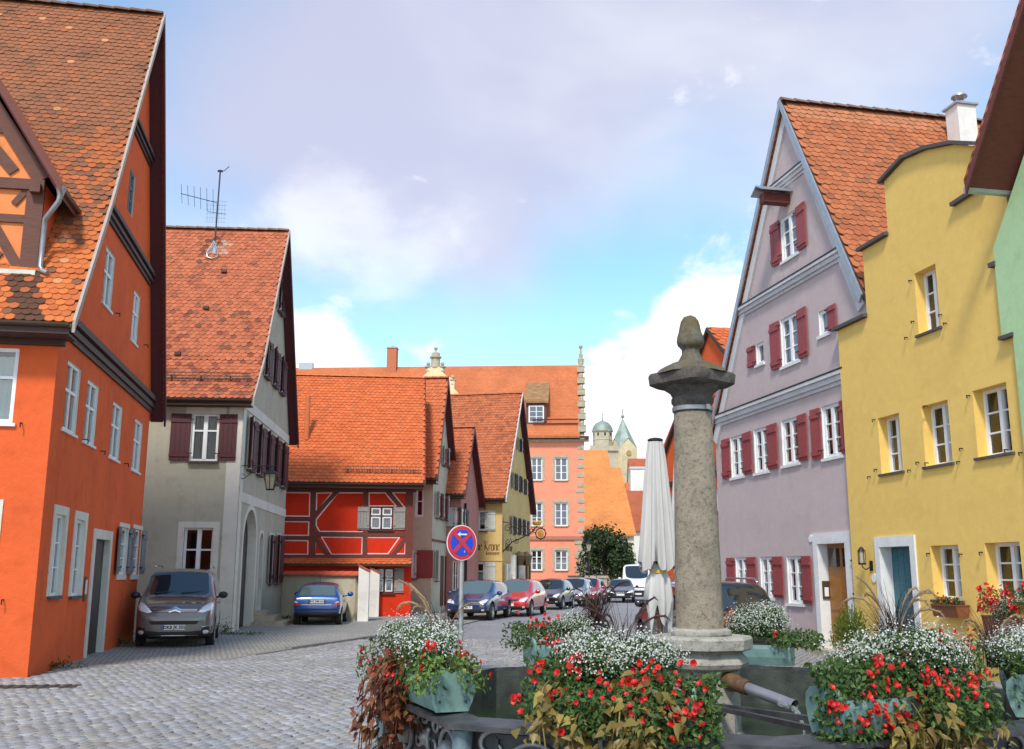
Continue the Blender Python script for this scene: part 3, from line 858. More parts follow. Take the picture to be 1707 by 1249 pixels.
def grey_doors():
    mb = MB(); SG.box(mb, A0-.1, A1+.1, -.32, -.28, 0, AZ+.1); dd = mb.build('gate', 'door_dark', HG.root)
    for k in range(6):
        w = (A1-A0)/6; pb_ = MB(); SG.box(pb_, A0+k*w+.006, A0+(k+1)*w-.006, -.279, -.26, .03, AZ); pb_.build('plank', 'door_dark', dd)
    mb = MB(); SG.box(mb, B0-.1, B1+.1, -.18, -.14, .5, BZ+.1); dd = mb.build('door', 'door_dark', HG.root)
    hb = MB(); hb.ball(SG.L(B0+.08, -.11, 1.5), .03, 8); hb.build('handle', 'gutter_metal', dd)
    arch_band(SG, A0, A1, 0, AZ, .16, .03, 'door_surround', 'trim_cream')
    arch_band(SG, B0, B1, .5, BZ, .1, .025, 'door_surround', 'trim_cream')
SG.todo.append(grey_doors)
SG.wall([(0, 0), (LG, 0), (LG, 7.0), (4.65, 13.9), (1.0, 8.2), (0, 7.05)], 'plaster_olive', rmat='trim_cream')
back_walls(HG, WG, LG, 7, 7, 'plaster_olive')
mb = MB(); FG.box(mb, -.42, .022, -.02, .02, 0, 6.86); mb.build('corner_strip', 'trim_cream', HG.root)
mb = MB(); SG.box(mb, -.02, .42, .0, .0215, 0, 6.7); mb.build('corner_strip', 'trim_cream', HG.root)
for z0, z1 in ((6.72, 7.04), (3.86, 4.16)):
    mb = MB(); SG.box(mb, -.025 if z0 > 5 else .425, LG, .0, .026, z0, z1); mb.build('band', 'trim_cream', HG.root)
roofG = gable_roof(HG, WG, .32, pf, pb, verge='verge_mortar')
def tintG(rng, a, t, Lp):
    k = t/Lp
    b = lerp3((.42, .115, .05), (.52, .155, .07), rng.random())
    if k < .48 and rng.random() < .28*(1-k): b = lerp3((.20, .06, .035), (.34, .09, .05), rng.random())
    if rng.random() < .05: b = lerp3(b, (.20, .09, .05), .6)
    dx = a-(-2.15+ (Lp-t)*-.07)
    if .6 < Lp-t < 3.4 and (abs(dx+.02) < .08 or abs(dx+.28) < .06): b = lerp3((.13, .05, .03), b, min(.75, (Lp-t-.6)/3.2))
    if 0 < dx+.12 < .75 and .7 < Lp-t < 1.6 and rng.random() < .6: b = lerp3(b, (.50, .36, .28), .6)
    return b
tile_roof(HG, roofG, pf, lambda t: -6.0, lambda t: .33, lambda a, r, z: (a, r, z), tintG, 'tile_grey_house', tw=.19, ex=.165, n_ind=300, sag=.06, seed=9)
ridge_caps(HG, roofG, (-WG, 4.65, 14.08), (.3, 4.65, 14.08), .13, 'tile_grey_house', (.22, .13, .09))
(sy, sz), st = prof_at(pf, .85); snow_guard(HG, roofG, -4.2, .1, sy, sz+.02, st, .22)
# roof-vent stubs
for x, t in ((-1.62, 6.3), (-1.9, 4.4), (-2.4, 2.2)):
    (y, z), st = prof_at(pf, t); mb = MB(); mb.box(x-.09, x+.09, y-.12, y+.1, z, z+.1); mb.build('roof_vent', 'brown_metal', roofG)
# stone steps at the small door
mb = MB(); s0, s1 = B0-.75, B1+.8
SG.box(mb, s0, s1, .02, 1.05, 0, .17); mb.build('step', 'sandstone', HG.root)
mb = MB(); SG.box(mb, s0+.25, s1-.35, .02, .7, .172, .34); mb.build('step', 'sandstone', HG.root)
mb = MB(); SG.box(mb, s0+.4, s1-.75, .02, .38, .342, .5); mb.build('step', 'sandstone', HG.root)
# wall lantern
p, z = SG.px(402, 783); q = SG.L(p, .0, z)
t = thing('wall_lantern', HG.M @ q, HG.rot, 'black iron wall lantern on scrolled bracket above the arched doorway', 'lantern')
mb = MB(); mb.tube([(0, 0, -.35), (0, 0, .35)], .018, 6); mb.tube([(0, 0, .12), (1.05, 0, .12)], .016, 6)
mb.tube([(0, 0, -.28), (.12, 0, -.26), (.3, 0, -.1), (.5, 0, .1)], .012, 6)
mb.tube([(.06+.07*math.cos(k*.6), 0, -.2+.07*math.sin(k*.6)) for k in range(9)], .01, 5); mb.build('bracket', 'black_iron', t)
mb = MB(); mb.lathe([(.03, .12), (.03, .05), (.06, .02), (.23, -.10), (.24, -.13), (.2, -.14)], (.9, 0, 0), 6); mb.lathe([(.12, -.62), (.14, -.6), (.12, -.58)], (.9, 0, 0), 6)
for k in range(6):
    a = math.pi*2*(k+.5)/6; mb.tube([(.9+.2*math.cos(a), .2*math.sin(a), -.13), (.9+.12*math.cos(a), .12*math.sin(a), -.6)], .012, 5)
mb.build('lantern_frame', 'black_iron', t)
mb = MB(); mb.lathe([(.185, -.14), (.115, -.58)], (.9, 0, 0), 6); mb.build('lantern_glass', 'lamp_glass' if 'lamp_glass' in MATS else plain('lamp_glass', (.34, .31, .22), .25, var=.15), t)
# television antenna on the grey roof
rp = HG.M @ Vector((-2.16, front_run(pf, 13.0), 13.05))
t = thing('television_antenna', rp, HG.rot, 'rooftop television antenna mast on the olive grey house', 'antenna')
mb = MB(); mb.tube([(0, 0, 0), (.03, 0, 3.05)], .028, 8); mb.build('mast', 'antenna_metal', t)
mb = MB(); mb.tube([(0, -.1, 1.75), (-1.25, -.25, 2.0)], .013, 6)
for k in range(6):
    f_ = k/5; c = Vector((-1.22+1.1*f_, -.24+.1*f_, 1.995-.21*f_)); h = .26+.10*f_
    mb.tube([c+Vector((-.03, .25, -h)), c+Vector((.03, -.25, h))], .008, 5)
mb.build('yagi', 'antenna_metal', t)
mb = MB(); mb.tube([(.02, -.05, 1.38), (.36, -.1, 1.32)], .01, 5); mb.tube([(.02, -.05, 1.38), (-.32, 0, 1.44)], .01, 5)
for i in range(7):
    x = -.3+.1*i; mb.tube([(x, -.12, 1.0), (x, -.12, 1.8)], .004, 4)
for i in range(6): mb.tube([(-.36, -.12, 1.0+.16*i), (.36, -.12, 1.0+.16*i)], .004, 4)
mb.build('grid_reflector', 'antenna_metal', t)
mb = MB(); mb.tube([(.02, 0, 2.98), (.18, 0, 3.02), (.36, -.1, 3.15)], .014, 6); mb.tube([(-.06, 0, 3.0), (.12, 0, 3.0)], .04, 6); mb.build('dipole', 'antenna_metal', t)
mb = MB(); mb.tube([(.0, -.12, .3), (-.2, -.25, -.18), (-.16, -.3, -.36), (0, -.32, -.42), (.16, -.3, -.36), (.2, -.25, -.18), (.0, -.12, .3)], .02, 6); mb.lathe([(.13, -.12), (.05, .3), (.04, .35)], (0, 0, -.05), 10); mb.build('roof_flashing', 'zinc', t)
# ================================================================== red half-timbered house
HR = House('timbered_house', ground(684, 1029), 6, 'low bright red half-timbered house with orange tile roof and grey shutters', 'house', 'houses on the left side of the street')
FR, SR = Face(HR, 'front'), Face(HR, 'side')
LR, WR = 8.2, 8.2
pf = [(-.55, 5.32), (4.1, 10.62)]; pb = [(8.7, 5.32), (4.1, 10.62)]
def z5(x, y): return FR.px(460+x/2.497, 560+y/2.497)
def z5r(x0, x1, y0, y1): return FR.rect(460+x0/2.497, 460+x1/2.497, 560+y0/2.497, 560+y1/2.497)
FR.window(z5r(391, 487, 712, 808), 2, 2, recess=.03, fw=.07, mull=.1, fmat='timber_dark', sill='timber_dark', curtain=(0, 1, 0, .5), indiv=False, shut=[(-1, .5, 'shutter_grey', 3), (1, .5, 'shutter_grey', 2)])
FR.window(z5r(411, 491, 966, 1070), 2, 2, recess=.03, fw=.07, mull=.1, fmat='timber_dark', sill='timber_dark', curtain=(0, 1, 0, .5), indiv=False, shut=[(-1, .42, 'shutter_grey', 3), (1, .4, 'shutter_grey', 2)])
FR.wall([(-WR, 0), (0, 0), (0, 5.3), (-WR, 5.3)], 'plaster_red')
SR.wall([(0, 0), (LR, 0), (LR, 5.3), (4.1, 10.45), (0, 5.3)], 'plaster_red')
back_walls(HR, WR, LR, 5.3, 5.3, 'plaster_red')
# white casements in the dark frames
for (x0, x1, y0, y1) in ((391, 487, 712, 808), (411, 491, 966, 1070)):
    a0, a1, zz0, zz1 = z5r(x0, x1, y0, y1); zm = zz0+(zz1-zz0)*.6; am = (a0+a1)/2
    for p0, p1 in ((a0+.05, am-.04), (am+.04, a1-.05)):
        for q0, q1 in ((zz0+.05, zm-.04), (zm+.04, zz1-.05)):
            mb = MB(); w = .05
            FR.box(mb, p0, p1, -.03, -.005, q0, q0+w); FR.box(mb, p0, p1, -.03, -.005, q1-w, q1); FR.box(mb, p0, p0+w, -.03, -.0052, q0+w, q1-w); FR.box(mb, p1-w, p1, -.03, -.0052, q0+w, q1-w)
            mb.build('casement', 'white_frame', HR.root)
def fbeam(x0, y0, x1, y1, w=.2, e=.035):
    w *= .84
    a, z = z5(x0, y0); b, y = z5(x1, y1); mb = MB()
    d = Vector((b-a, y-z)).normalized(); n = Vector((-d.y, d.x))*w/2
    FR.slab(mb, [(a+n.x, z+n.y), (b+n.x, y+n.y), (b-n.x, y-n.y), (a-n.x, z-n.y)], -.02, e); mb.build('beam', 'timber_brown', HR.root)
fbeam(-60, 628, 585, 634, .42, .06); fbeam(-60, 762, 145, 764, .19, .034); fbeam(-60, 841, 145, 841, .19, .034); fbeam(150, 826, 565, 827, .22, .034); fbeam(-60, 922, 563, 920, .24, .07)
fbeam(155, 645, 155, 915, .24, .04); fbeam(374, 645, 370, 915, .24, .04); fbeam(556, 645, 553, 915, .36, .045)
fbeam(162, 745, 258, 645, .2, .03); fbeam(160, 836, 218, 915, .2, .03); fbeam(462, 645, 548, 745, .2, .03); fbeam(545, 835, 486, 915, .2, .03)
def pline(pts):
    P = [z5(*p) for p in pts]; mb = MB()
    for (a, z), (b, y) in zip(P, P[1:]+P[:1]):
        d = Vector((b-a, y-z)); 
        if d.length < 1e-4: continue
        d.normalize(); n = Vector((-d.y, d.x))*.022; e = d*.02
        FR.slab(mb, [(a+n.x-e.x, z+n.y-e.y), (b+n.x+e.x, y+n.y+e.y), (b-n.x+e.x, y-n.y+e.y), (a-n.x-e.x, z-n.y-e.y)], -.01, .012+.0004*len(mb.f))
    mb.build('panel_line', 'panel_line', HR.root)
for q in ([(-60,652),(141,654),(139,751),(-60,748)], [(-60,772),(137,774),(135,831),(-60,829)], [(-60,850),(133,853),(132,910),(-60,908)],
          [(170,655),(232,654),(168,733)], [(258,654),(366,654),(361,816),(182,814),(168,790),(168,765)], [(388,654),(454,654),(500,708),(388,708)], [(486,653),(545,653),(543,724)],
          [(165,846),(205,910),(163,909)], [(190,838),(360,839),(357,910),(232,910)], [(380,839),(514,840),(466,907),(378,907)], [(539,842),(537,907),(494,907)]):
    pline(q)
roofR = gable_roof(HR, WR, .45, pf, pb, verge='timber_redbrown', soffit='timber_redbrown')
def tintR(rng, a, t, Lp):
    b = lerp3((.56, .118, .034), (.65, .16, .048), rng.random())
    if rng.random() < .04: b = lerp3(b, (.36, .12, .05), .5)
    return b
tile_roof(HR, roofR, pf, lambda t: -WR, lambda t: .47, lambda a, r, z: (a, r, z), tintR, 'tile_new', tw=.2, ex=.19, n_ind=0, sag=.05, seed=4, lift=.045)
ridge_caps(HR, roofR, (-WR, 4.1, 10.65), (.4, 4.1, 10.65), .12, 'tile_new', (.62, .18, .06))
(sy, sz), st = prof_at(pf, .55); a0 = z5(290, 560)[0]; a1 = z5(592, 570)[0]; snow_guard(HR, roofR, a0, a1+.1, sy, sz+.02, st, .24)
# small flue pipe at the roof's left
mb = MB(); (y, z), _ = prof_at(pf, 2.6); xx = z5(118, 350)[0]; mb.tube([(xx, y, z), (xx, y, z+1.9)], .11, 10); mb.build('flue_pipe', 'tile_pipe' if 'tile_pipe' in MATS else plain('tile_pipe', (.60, .17, .05), .8), roofR, smooth=40)
# pent roof strip over the ground floor
mb = MB(); zs = z5(300, 925)[1]; mb.slab([(-WR, -.55, zs-.26), (.0, -.55, zs-.26), (.0, .0, zs), (-WR, .0, zs)], (0, 0, -.06)); pr = mb.build('pent_roof', 'roof_board', HR.root)
tile_roof(HR, pr, [(-.55, zs-.26), (0, zs)], lambda t: -WR, lambda t: .0, lambda a, r, z: (a, r, z), tintR, 'tile_new', tw=.2, ex=.2, sag=.05, seed=14, lift=.04)

# courtyard wall and white gate piers in front of the red house
pA = ground(602, 1037); pB = HG.M @ Vector((0.1, LG, 0))
d = (pA-pB); L_ = d.length; rz = math.atan2(d.y, d.x)
t = thing('courtyard_wall', pB, rz, 'low stained beige courtyard wall with red tile coping behind blue car', 'wall')
mb = MB(); mb.box(0, L_-.2, -.15, .15, 0, 1.62); mb.build('wall', 'plaster_grey_green', t)
mb = MB(); n = int(L_/.42)
for i in range(n):
    x = L_*i/n; mb.slab([(x+.01, -.24, 1.63), (x+.43, -.24, 1.645), (x+.43, .0, 1.77), (x+.01, .0, 1.755)], (0, 0, .045)); mb.slab([(x+.01, .24, 1.63), (x+.43, .24, 1.645), (x+.43, .0, 1.77), (x+.01, .0, 1.755)], (0, 0, .045))
mb.build('coping', plain('coping_red', (.52, .10, .045), .8), t, kind='stuff')
for u, v, vt, h, lb in ((604.5, 1037, 948, 1.98, 'white plastered gate pier at the end of the courtyard wall'), (623, 1029.5, 948, 1.92, 'white plastered gate pier against the red timbered house')):
    q = ground(u, v); t = thing('gate_pier', q, R_(6), lb, 'pier', 'white gate piers')
    mb = MB(); mb.slab([(-.19, -.2, 0), (.19, -.2, 0), (.19, -.2, h-.2), (-.19, -.2, h)], (0, .9, 0)); mb.build('shaft', 'plaster_white', t)
    mb = MB(); mb.slab([(-.22, -.24, h+.02), (.22, -.24, h-.2), (.22, -.24, h-.15), (-.22, -.24, h+.07)], (0, .98, 0)); mb.build('cap', 'coping_red', t)

# ================================================================== sage house, rose house, golden inn
def street_house(name, K, rot, W, L, pf, pb, wallm, tilem, tint, label, specs, side_specs=(), cat='house', over=.28, verge='timber_redbrown', soffit='timber_redbrown', seed=2, ridge=(.5, .15, .06), tw=.2, ex=.19, eave=None):
    H = House(name, K, rot, label, cat, 'houses on the left side of the street'); F_, S_ = Face(H, 'front'), Face(H, 'side')
    for f_, sp in ((F_, specs), (S_, side_specs)):
        for r, kw in sp: f_.window(f_.rect(*r) if len(r) == 4 else r[0](f_), **kw)
    ze = eave or pf[0][1]
    F_.wall([(-W, 0), (0, 0), (0, ze), (-W, ze)], wallm); S_.wall([(0, 0), (L, 0), (L, ze-.1), (pf[-1][0], pf[-1][1]-.15), (0, ze)], wallm)
    back_walls(H, W, L, ze, ze, wallm)
    rf = gable_roof(H, W, over, pf, pb, verge=verge, soffit=soffit)
    tile_roof(H, rf, pf, lambda t: -W, lambda t: over+.02, lambda a, r, z: (a, r, z), tint, tilem, tw=tw, ex=ex, sag=.05, seed=seed, lift=.045)
    ridge_caps(H, rf, (-W, pf[-1][0], pf[-1][1]+.03), (over, pf[-1][0], pf[-1][1]+.03), .12, tilem, ridge)
    return H, F_, S_, rf
def tintS(rng, a, t, Lp): return lerp3((.52, .125, .045), (.60, .165, .06), rng.random())
KS = ground(718, 1023)
shw = [(-1, .42, 'shutter_pale', 30), (1, .42, 'shutter_red', 8)]
ss = []
for u in (729, 737, 745): ss.append(((u-2.6, u+2.6, 818+(u-724)*.5, 862+(u-724)*.28), dict(cols=2, rows=2, indiv=False, recess=.06, shut=shw, back=True)))
for u in (739, 747): ss.append(((u-2.2, u+2.2, 745+(u-739)*.6, 776+(u-739)*.4), dict(cols=2, rows=2, indiv=False, recess=.06, shut=[(-1, .4, 'shutter_pale', 24), (1, .36, 'shutter_red', 8)])))
ss.append(((725, 729.5, 917, 968), dict(cols=2, rows=2, indiv=False, recess=.06, shut=[(-1, .45, 'shutter_pale', 28)])))
HS, FS, SS, rfS = street_house('narrow_house', KS, -5.6, 3.6, 5.4, [(-.6, 5.88), (1.95, 10.95)], [(5.7, 5.6), (1.95, 10.95)], 'plaster_grey_green', 'tile_new', tintS,
    'sage grey gabled house with dark red shutters beside the red timbered house',
    [((692.5, 707, 814, 862), dict(cols=1, rows=2, transom=.55, indiv=False, recess=.04, fw=.1, sill=None)), ((686, 694.5, 917, 964), dict(cols=1, rows=2, indiv=False, recess=.04, fw=.1, shut=[(1, .75, 'shutter_red', 2)]))], ss)
mb = MB(); zz = SS.px(735, 903)[1]; SS.box(mb, -.02, 5.4, -.01, .03, zz-.05, zz+.05); mb.build('string_course', 'timber_brown', HS.root)
for u in (736, 743, 749):
    a0 = SS.px(u-2, 960)[0]; mb = MB(); SS.box(mb, a0, a0+.8, -.01, .03, .25, 2.55); mb.build('door', 'timber_redbrown', HS.root)
mb = MB(); FS.box(mb, -1.3, .0, .01, .9, 0, .2); mb.build('step', 'sandstone', HS.root)
mb = MB(); FS.box(mb, -1.0, -.1, .01, .5, .202, .4); mb.build('step', 'sandstone', HS.root)
# rose house squeezed between the two
KP = ground(766, 1018)
sp = []
for u in (769.5, 774): sp.append(((u-1.6, u+1.6, 846+(u-766)*.4, 878), dict(cols=1, rows=2, indiv=False, recess=.05, shut=[(-1, .35, 'shutter_pale', 24), (1, .35, 'door_dark', 8)])))
HP, FP, SP, rfP = street_house('gabled_cottage', KP, -10, 3.0, 4.2, [(-.4, 5.5), (1.6, 9.05)], [(4.4, 5.3), (1.6, 9.05)], 'plaster_dusky_rose', 'tile_mid', lambda r, a, t, L: lerp3((.44, .11, .045), (.54, .15, .06), r.random()),
    'small dusky rose gabled house wedged between sage house and yellow inn', [((757, 763.5, 846, 878), dict(cols=2, rows=2, indiv=False, recess=.04, shut=[(-1, .4, 'shutter_pale', 4), (1, .3, 'door_dark', 3)])), ((754, 764, 935, 985), dict(cols=2, rows=2, indiv=False, recess=.05))], sp, seed=8)
# golden inn
KK = ground(836.5, 1013)
ks = []
for u, vt, vb in ((855.5, 788, 816), (863.5, 792, 820), (871, 797, 823), (878.5, 801, 827)): ks.append(((u-1.9, u+1.9, vt, vb), dict(cols=1, rows=2, indiv=False, recess=.05, sill=None, shut=[(-1, .38, 'shutter_pale', 22), (1, .34, 'timber_dark', 8)])))
for u, vt, vb in ((853.5, 860, 892), (861.5, 863, 892), (869, 865, 893), (876.5, 868, 894)): ks.append(((u-1.9, u+1.9, vt, vb), dict(cols=1, rows=2, indiv=False, recess=.05, sill=None, shut=[(-1, .38, 'shutter_pale', 22), (1, .34, 'timber_dark', 8)])))
for u in (864, 870): ks.append(((u-1.6, u+1.6, 729+(u-862)*.5, 752+(u-862)*.3), dict(cols=1, rows=2, indiv=False, recess=.05, sill=None, shut=[(-1, .34, 'shutter_pale', 22), (1, .3, 'timber_dark', 8)])))
ks.append(((841.5, 844.5, 940, 975), dict(cols=1, rows=2, indiv=False, recess=.05, sill=None, shut=[(-1, .5, 'shutter_pale', 24), (1, .5, 'shutter_pale', 8)])))
HK, FK, SK, rfK = street_house('yellow_inn', KK, -12.1, 6.0, 7.7, [(-.45, 5.62), (3.95, 12.05)], [(8.1, 5.4), (3.95, 12.05)], 'plaster_krone', 'tile_mid',
    lambda r, a, t, L: lerp3((.40, .105, .04), (.50, .15, .06), r.random()) if r.random() > .1 else (.30, .09, .04),
    'ochre yellow inn with steep brown-red roof and blackletter wall lettering', [((784.5, 811, 851, 885), dict(cols=2, rows=3, indiv=False, recess=.04, fw=.1, mull=.14, curtain=(0, 1, .2, 1), shut=[(-1, .55, 'shutter_pale', 3), (1, .5, 'shutter_pale', 2)])),
    ((780, 808, 937, 974), dict(cols=2, rows=2, transom=.6, indiv=False, recess=.05, fw=.1, mull=.16, curtain=(0, 1, 0, .6), shut=[(1, .6, 'shutter_pale', 2)]))], ks, cat='inn', soffit='soffit_purple', verge='trim_grey', seed=12)
# shutter frames, string course, door piers and entrance
mb = MB(); zz = FK.px(800, 934)[1]; FK.box(mb, -6, .03, -.01, .035, zz-.05, zz+.05); SK.box(mb, 0, 7.7, .0, .034, zz-.05, zz+.05); mb.build('string_course', 'plaster_krone', HK.root)
a0 = SK.px(853, 980)[0]; a1 = SK.px(864, 980)[0]
mb = MB(); SK.box(mb, a0, a1, -.01, .02, .1, 2.6); mb.build('door', 'door_dark', HK.root)
for a in (a0-.25, a1+.25):
    mb = MB(); SK.box(mb, a-.15, a+.15, .0, .28, 0, 2.75); mb.build('door_pier', 'plaster_white', HK.root)
for a in (SK.px(877, 970)[0], SK.px(882, 970)[0]):
    mb = MB(); SK.box(mb, a-.14, a+.14, .0, .08, .1, 2.7); mb.build('door_panel', 'timber_dormer', HK.root)
BL = {'e': (.46, [(0,.1,0,.9),(0,.9,.3,1),(.3,1,.32,.66),(.32,.66,.02,.5),(0,.06,.36,.12)]), 'n': (.56, [(0,0,0,.95),(0,.9,.36,1),(.38,.05,.38,.95),(.36,.05,.46,.0)]), 'o': (.54, [(0,.1,0,.9),(.38,.1,.38,.9),(0,.95,.38,.98),(0,.03,.38,.05)]),
      'r': (.42, [(0,0,0,.95),(.04,.9,.28,1),(.28,1,.33,.85)]), 'l': (.22, [(0,.05,0,1.6),(0,.05,.1,.0)]), 'd': (.54, [(0,.1,0,.9),(.38,.1,.36,.9),(.36,.9,.02,1.6),(0,.03,.38,.05),(0,.95,.36,.95)]),
      'K': (.74, [(0,0,0,1.6),(.05,.85,.5,1.55),(.05,.85,.52,.05),(-.18,1.5,.1,1.66)]), 'G': (.80, [(0,.3,0,1.3),(0,1.3,.4,1.6),(.4,1.6,.6,1.4),(0,.2,.35,0),(.35,0,.6,.3),(.6,.3,.6,.85),(.6,.85,.32,.75),(.25,.3,.25,1.3)]),
      'ä': (.54, [(.36,.05,.36,.95),(0,.05,0,.5),(0,.5,.36,.6),(0,.95,.36,.95),(0,.03,.36,.05),(.06,1.3,.07,1.31),(.3,1.3,.31,1.31)]), 's': (.44, [(.3,.95,0,.78),(0,.78,.3,.35),(.3,.35,0,.05)]), 't': (.36, [(0,.05,0,1.3),(-.1,.95,.25,.95),(0,.05,.15,.0)]),
      'z': (.46, [(0,.95,.32,.95),(.32,.92,.02,.08),(0,.05,.34,.05)]), 'i': (.22, [(0,0,0,.95),(0,1.3,.01,1.31)]), 'm': (.92, [(0,0,0,.95),(0,.9,.34,1),(.36,0,.36,.95),(.36,.9,.7,1),(.72,.05,.72,.95)]), ' ': (.5, [])}
def blackletter(F_, txt, a, z, xh, align='RIGHT', e=.012):
    """broken-script lettering drawn with a broad nib on a facade"""
    tw_ = sum(BL[c][0] for c in txt)*xh; x = a-tw_ if align == 'RIGHT' else a; mb = MB(); w = .075*xh
    for c in txt:
        adv, st_ = BL[c]
        for i, (x0, y0, x1, y1) in enumerate(st_):
            p = (x+x0*xh, z+y0*xh); q = (x+x1*xh, z+y1*xh); nb = (w, w*.75)
            if abs((q[0]-p[0])*nb[1]-(q[1]-p[1])*nb[0]) < 1e-5: q = (q[0]+.3*w, q[1]-.3*w)
            F_.slab(mb, [(p[0]-nb[0], p[1]-nb[1]), (p[0]+nb[0], p[1]+nb[1]), (q[0]+nb[0], q[1]+nb[1]), (q[0]-nb[0], q[1]-nb[1])], .0, e+.0005*i)
        x += adv*xh
    return mb.build('lettering', 'letter_brown', F_.H.root, kind='stuff')
ac = FK.px(833.5, 913)[0]
blackletter(FK, 'Goldene Krone', ac, FK.px(815, 917.5)[1], .30); blackletter(FK, 'Gästezimmer', ac, FK.px(815, 925)[1], .125)
blackletter(SK, 'Goldene Krone', SK.px(842.5, 917)[0], SK.px(850, 919)[1], .26, 'LEFT')
# wrought-iron hanging sign with a gilt crown
p, z = SK.px(840, 890); base = HK.M @ SK.L(0.15, 0, z); tip = at_depth(902, 888, base.y - 0.6)
dv = Vector((tip.x-base.x, tip.y-base.y, 0)); Ls = dv.length
t = thing('inn_sign', base, math.atan2(dv.y, dv.x), 'ornate wrought-iron hanging inn sign with gilt crown and ring', 'sign')
def spiral(cx_, cz_, r0, turns, a0_, sgn=1, n=20): return [(cx_+(r0*(1-k/n*.85))*math.cos(a0_+sgn*2*math.pi*turns*k/n), 0, cz_+(r0*(1-k/n*.85))*math.sin(a0_+sgn*2*math.pi*turns*k/n)) for k in range(n+1)]
mb = MB(); mb.tube([(0, 0, -1.0), (0, 0, .85)], .03, 6)
mb.tube([(0, 0, -.95), (.25, 0, -.72), (.5, 0, -.45), (1.0, 0, -.25), (Ls*.55, 0, -.18), (Ls*.75, 0, .05), (Ls*.9, 0, .38)], .03, 6)
mb.tube([(0, 0, .62), (.4, 0, .55), (.55, 0, .35)], .022, 6)
for s_ in ((.28, .28, .22, 1.5, 0, 1), (.72, .12, .2, 1.5, 2, -1), (1.15, .2, .24, 1.6, 0, 1), (.3, -.42, .2, 1.5, 1, -1), (.75, -.38, .16, 1.4, 3, 1), (1.55, .12, .22, 1.5, 2, 1), (Ls*.82, .16, .14, 1.3, 0, -1), (1.2, .52, .14, 1.2, 1, 1)):
    mb.tube(spiral(*s_), .02, 5)
mb.build('scroll_bracket', 'black_iron', t, smooth=True)
mb = MB(); n = 18; mb.tube([(Ls-.02+.27*math.cos(2*math.pi*k/n), 0, -.02+.27*math.sin(2*math.pi*k/n)) for k in range(n+1)], .03, 6)
for k in range(8): a = 2*math.pi*k/8; mb.ball((Ls-.02+.3*math.cos(a), 0, -.02+.3*math.sin(a)), .035, 6)
mb.build('wreath', 'black_iron', t)
mb = MB(); mb.lathe([(.01, -.03), (.18, -.02), (.18, .02), (.01, .03)], (Ls-.02, 0, -.02), 16, axis='y'); mb.build('gilt_disc', 'gold', t)
mb = MB(); mb.lathe([(.16, 0), (.2, .06), (.24, .16), (.2, .2)], (Ls*.9, 0, .4), 12, caps=False)
for k in range(6): a = 2*math.pi*k/6; mb.ball((Ls*.9+.22*math.cos(a), .22*math.sin(a), .62), .05, 6)
mb.build('crown', 'gold', t)
# twin lantern at the inn door
q = HK.M @ SK.L((a0+a1)/2, .45, SK.px(862, 928)[1])
t = thing('door_lantern', q, HK.rot, 'brown shaded door lantern above the inn entrance', 'lantern')
for s_ in (-.35, .35):
    mb = MB(); mb.lathe([(.04, .28), (.34, .06), (.34, .02), (.2, -.5), (.18, -.5)], (s_*.4, s_, 0), 6); mb.build('lantern', plain('lantern_brown', (.10, .065, .03), .4), t)
mb = MB(); mb.tube([(-.45, 0, .1), (.0, 0, .1)], .03, 6); mb.tube([(-.14, -.35, .2), (.14, .35, .2)], .025, 6); mb.build('bracket', 'black_iron', t)

# ================================================================== pink school building behind
HB = House('pink_building', ground(975.5, 990), -3.5, 'large salmon pink building with sandstone quoins and huge orange tile roof', 'building')
FB = Face(HB, 'front'); WB, LB = 34., 14.
for (v0, v1, tr) in ((763, 801, .6), (838, 877, .6), (917, 951, .65)):
    for u0, u1 in ((925, 946), (885.5, 904), (850, 868), (815, 833)):
        FB.window(FB.rect(u0, u1, v0, v1), cols=2, rows=3, transom=None, recess=.12, fw=.1, bar=.05, mull=.12, indiv=False, glass='glass_sky' if v0 < 900 else 'glass', back=v0 > 900, sill='sandstone', sill_d=.12, trim=.04, trim_w=.22, trim_mat='sandstone', curtain=(0, 1, 0, .55) if v0 > 800 else None)
FB.wall([(-WB, 0), (0, 0), (0, 14.2), (-WB, 14.2)], 'plaster_pink')
mb = MB(); mb.poly([(0, 0, 0), (0, LB, 0), (0, LB, 14.2), (0, 7, 21.2), (0, 0, 14.2)]); mb.poly([(-WB, 0, 0), (-WB, LB, 0), (-WB, LB, 14.2), (-WB, 7, 21.2), (-WB, 0, 14.2)]); mb.poly([(-WB, LB, 0), (0, LB, 0), (0, LB, 14.2), (-WB, LB, 14.2)]); mb.build('wall', 'plaster_pink', HB.root)
mb = MB(); mb.slab([(-WB, -.7, 14.25), (-.35, -.7, 14.25), (-.35, 7, 22.4), (-WB, 7, 22.4)], (0, 0, -.25)); mb.slab([(-WB, 14.7, 14.25), (-.35, 14.7, 14.25), (-.35, 7, 22.4), (-WB, 7, 22.4)], (0, 0, -.25)); rfB = mb.build('roof', 'far_tile_orange', HB.root)
for e, q0, q1 in ((.2, 13.7, 13.95), (.45, 13.95, 14.2)):
    mb = MB(); FB.box(mb, -WB, .5, -.02, e, q0, q1-.01); mb.build('cornice', 'sandstone' if e < .3 else 'timber_dark', HB.root)
mb = MB(); zz = FB.px(930, 897)[1]; FB.box(mb, -WB, .15, -.02, .15, zz-.16, zz+.16); mb.build('string_course', plain('string_rose', (.42, .16, .10), .8), HB.root)
for i, v in enumerate((745, 762, 777, 792, 808, 819, 835, 850, 866, 885)):
    zz = FB.px(968, v)[1]; w = .55 if i != 5 else .75
    mb = MB(); FB.box(mb, -w-.03, .03, -.02, .05, zz-(.2 if i != 5 else .12), zz+(.2 if i != 5 else .12)); mb.build('quoin', 'sandstone', HB.root)
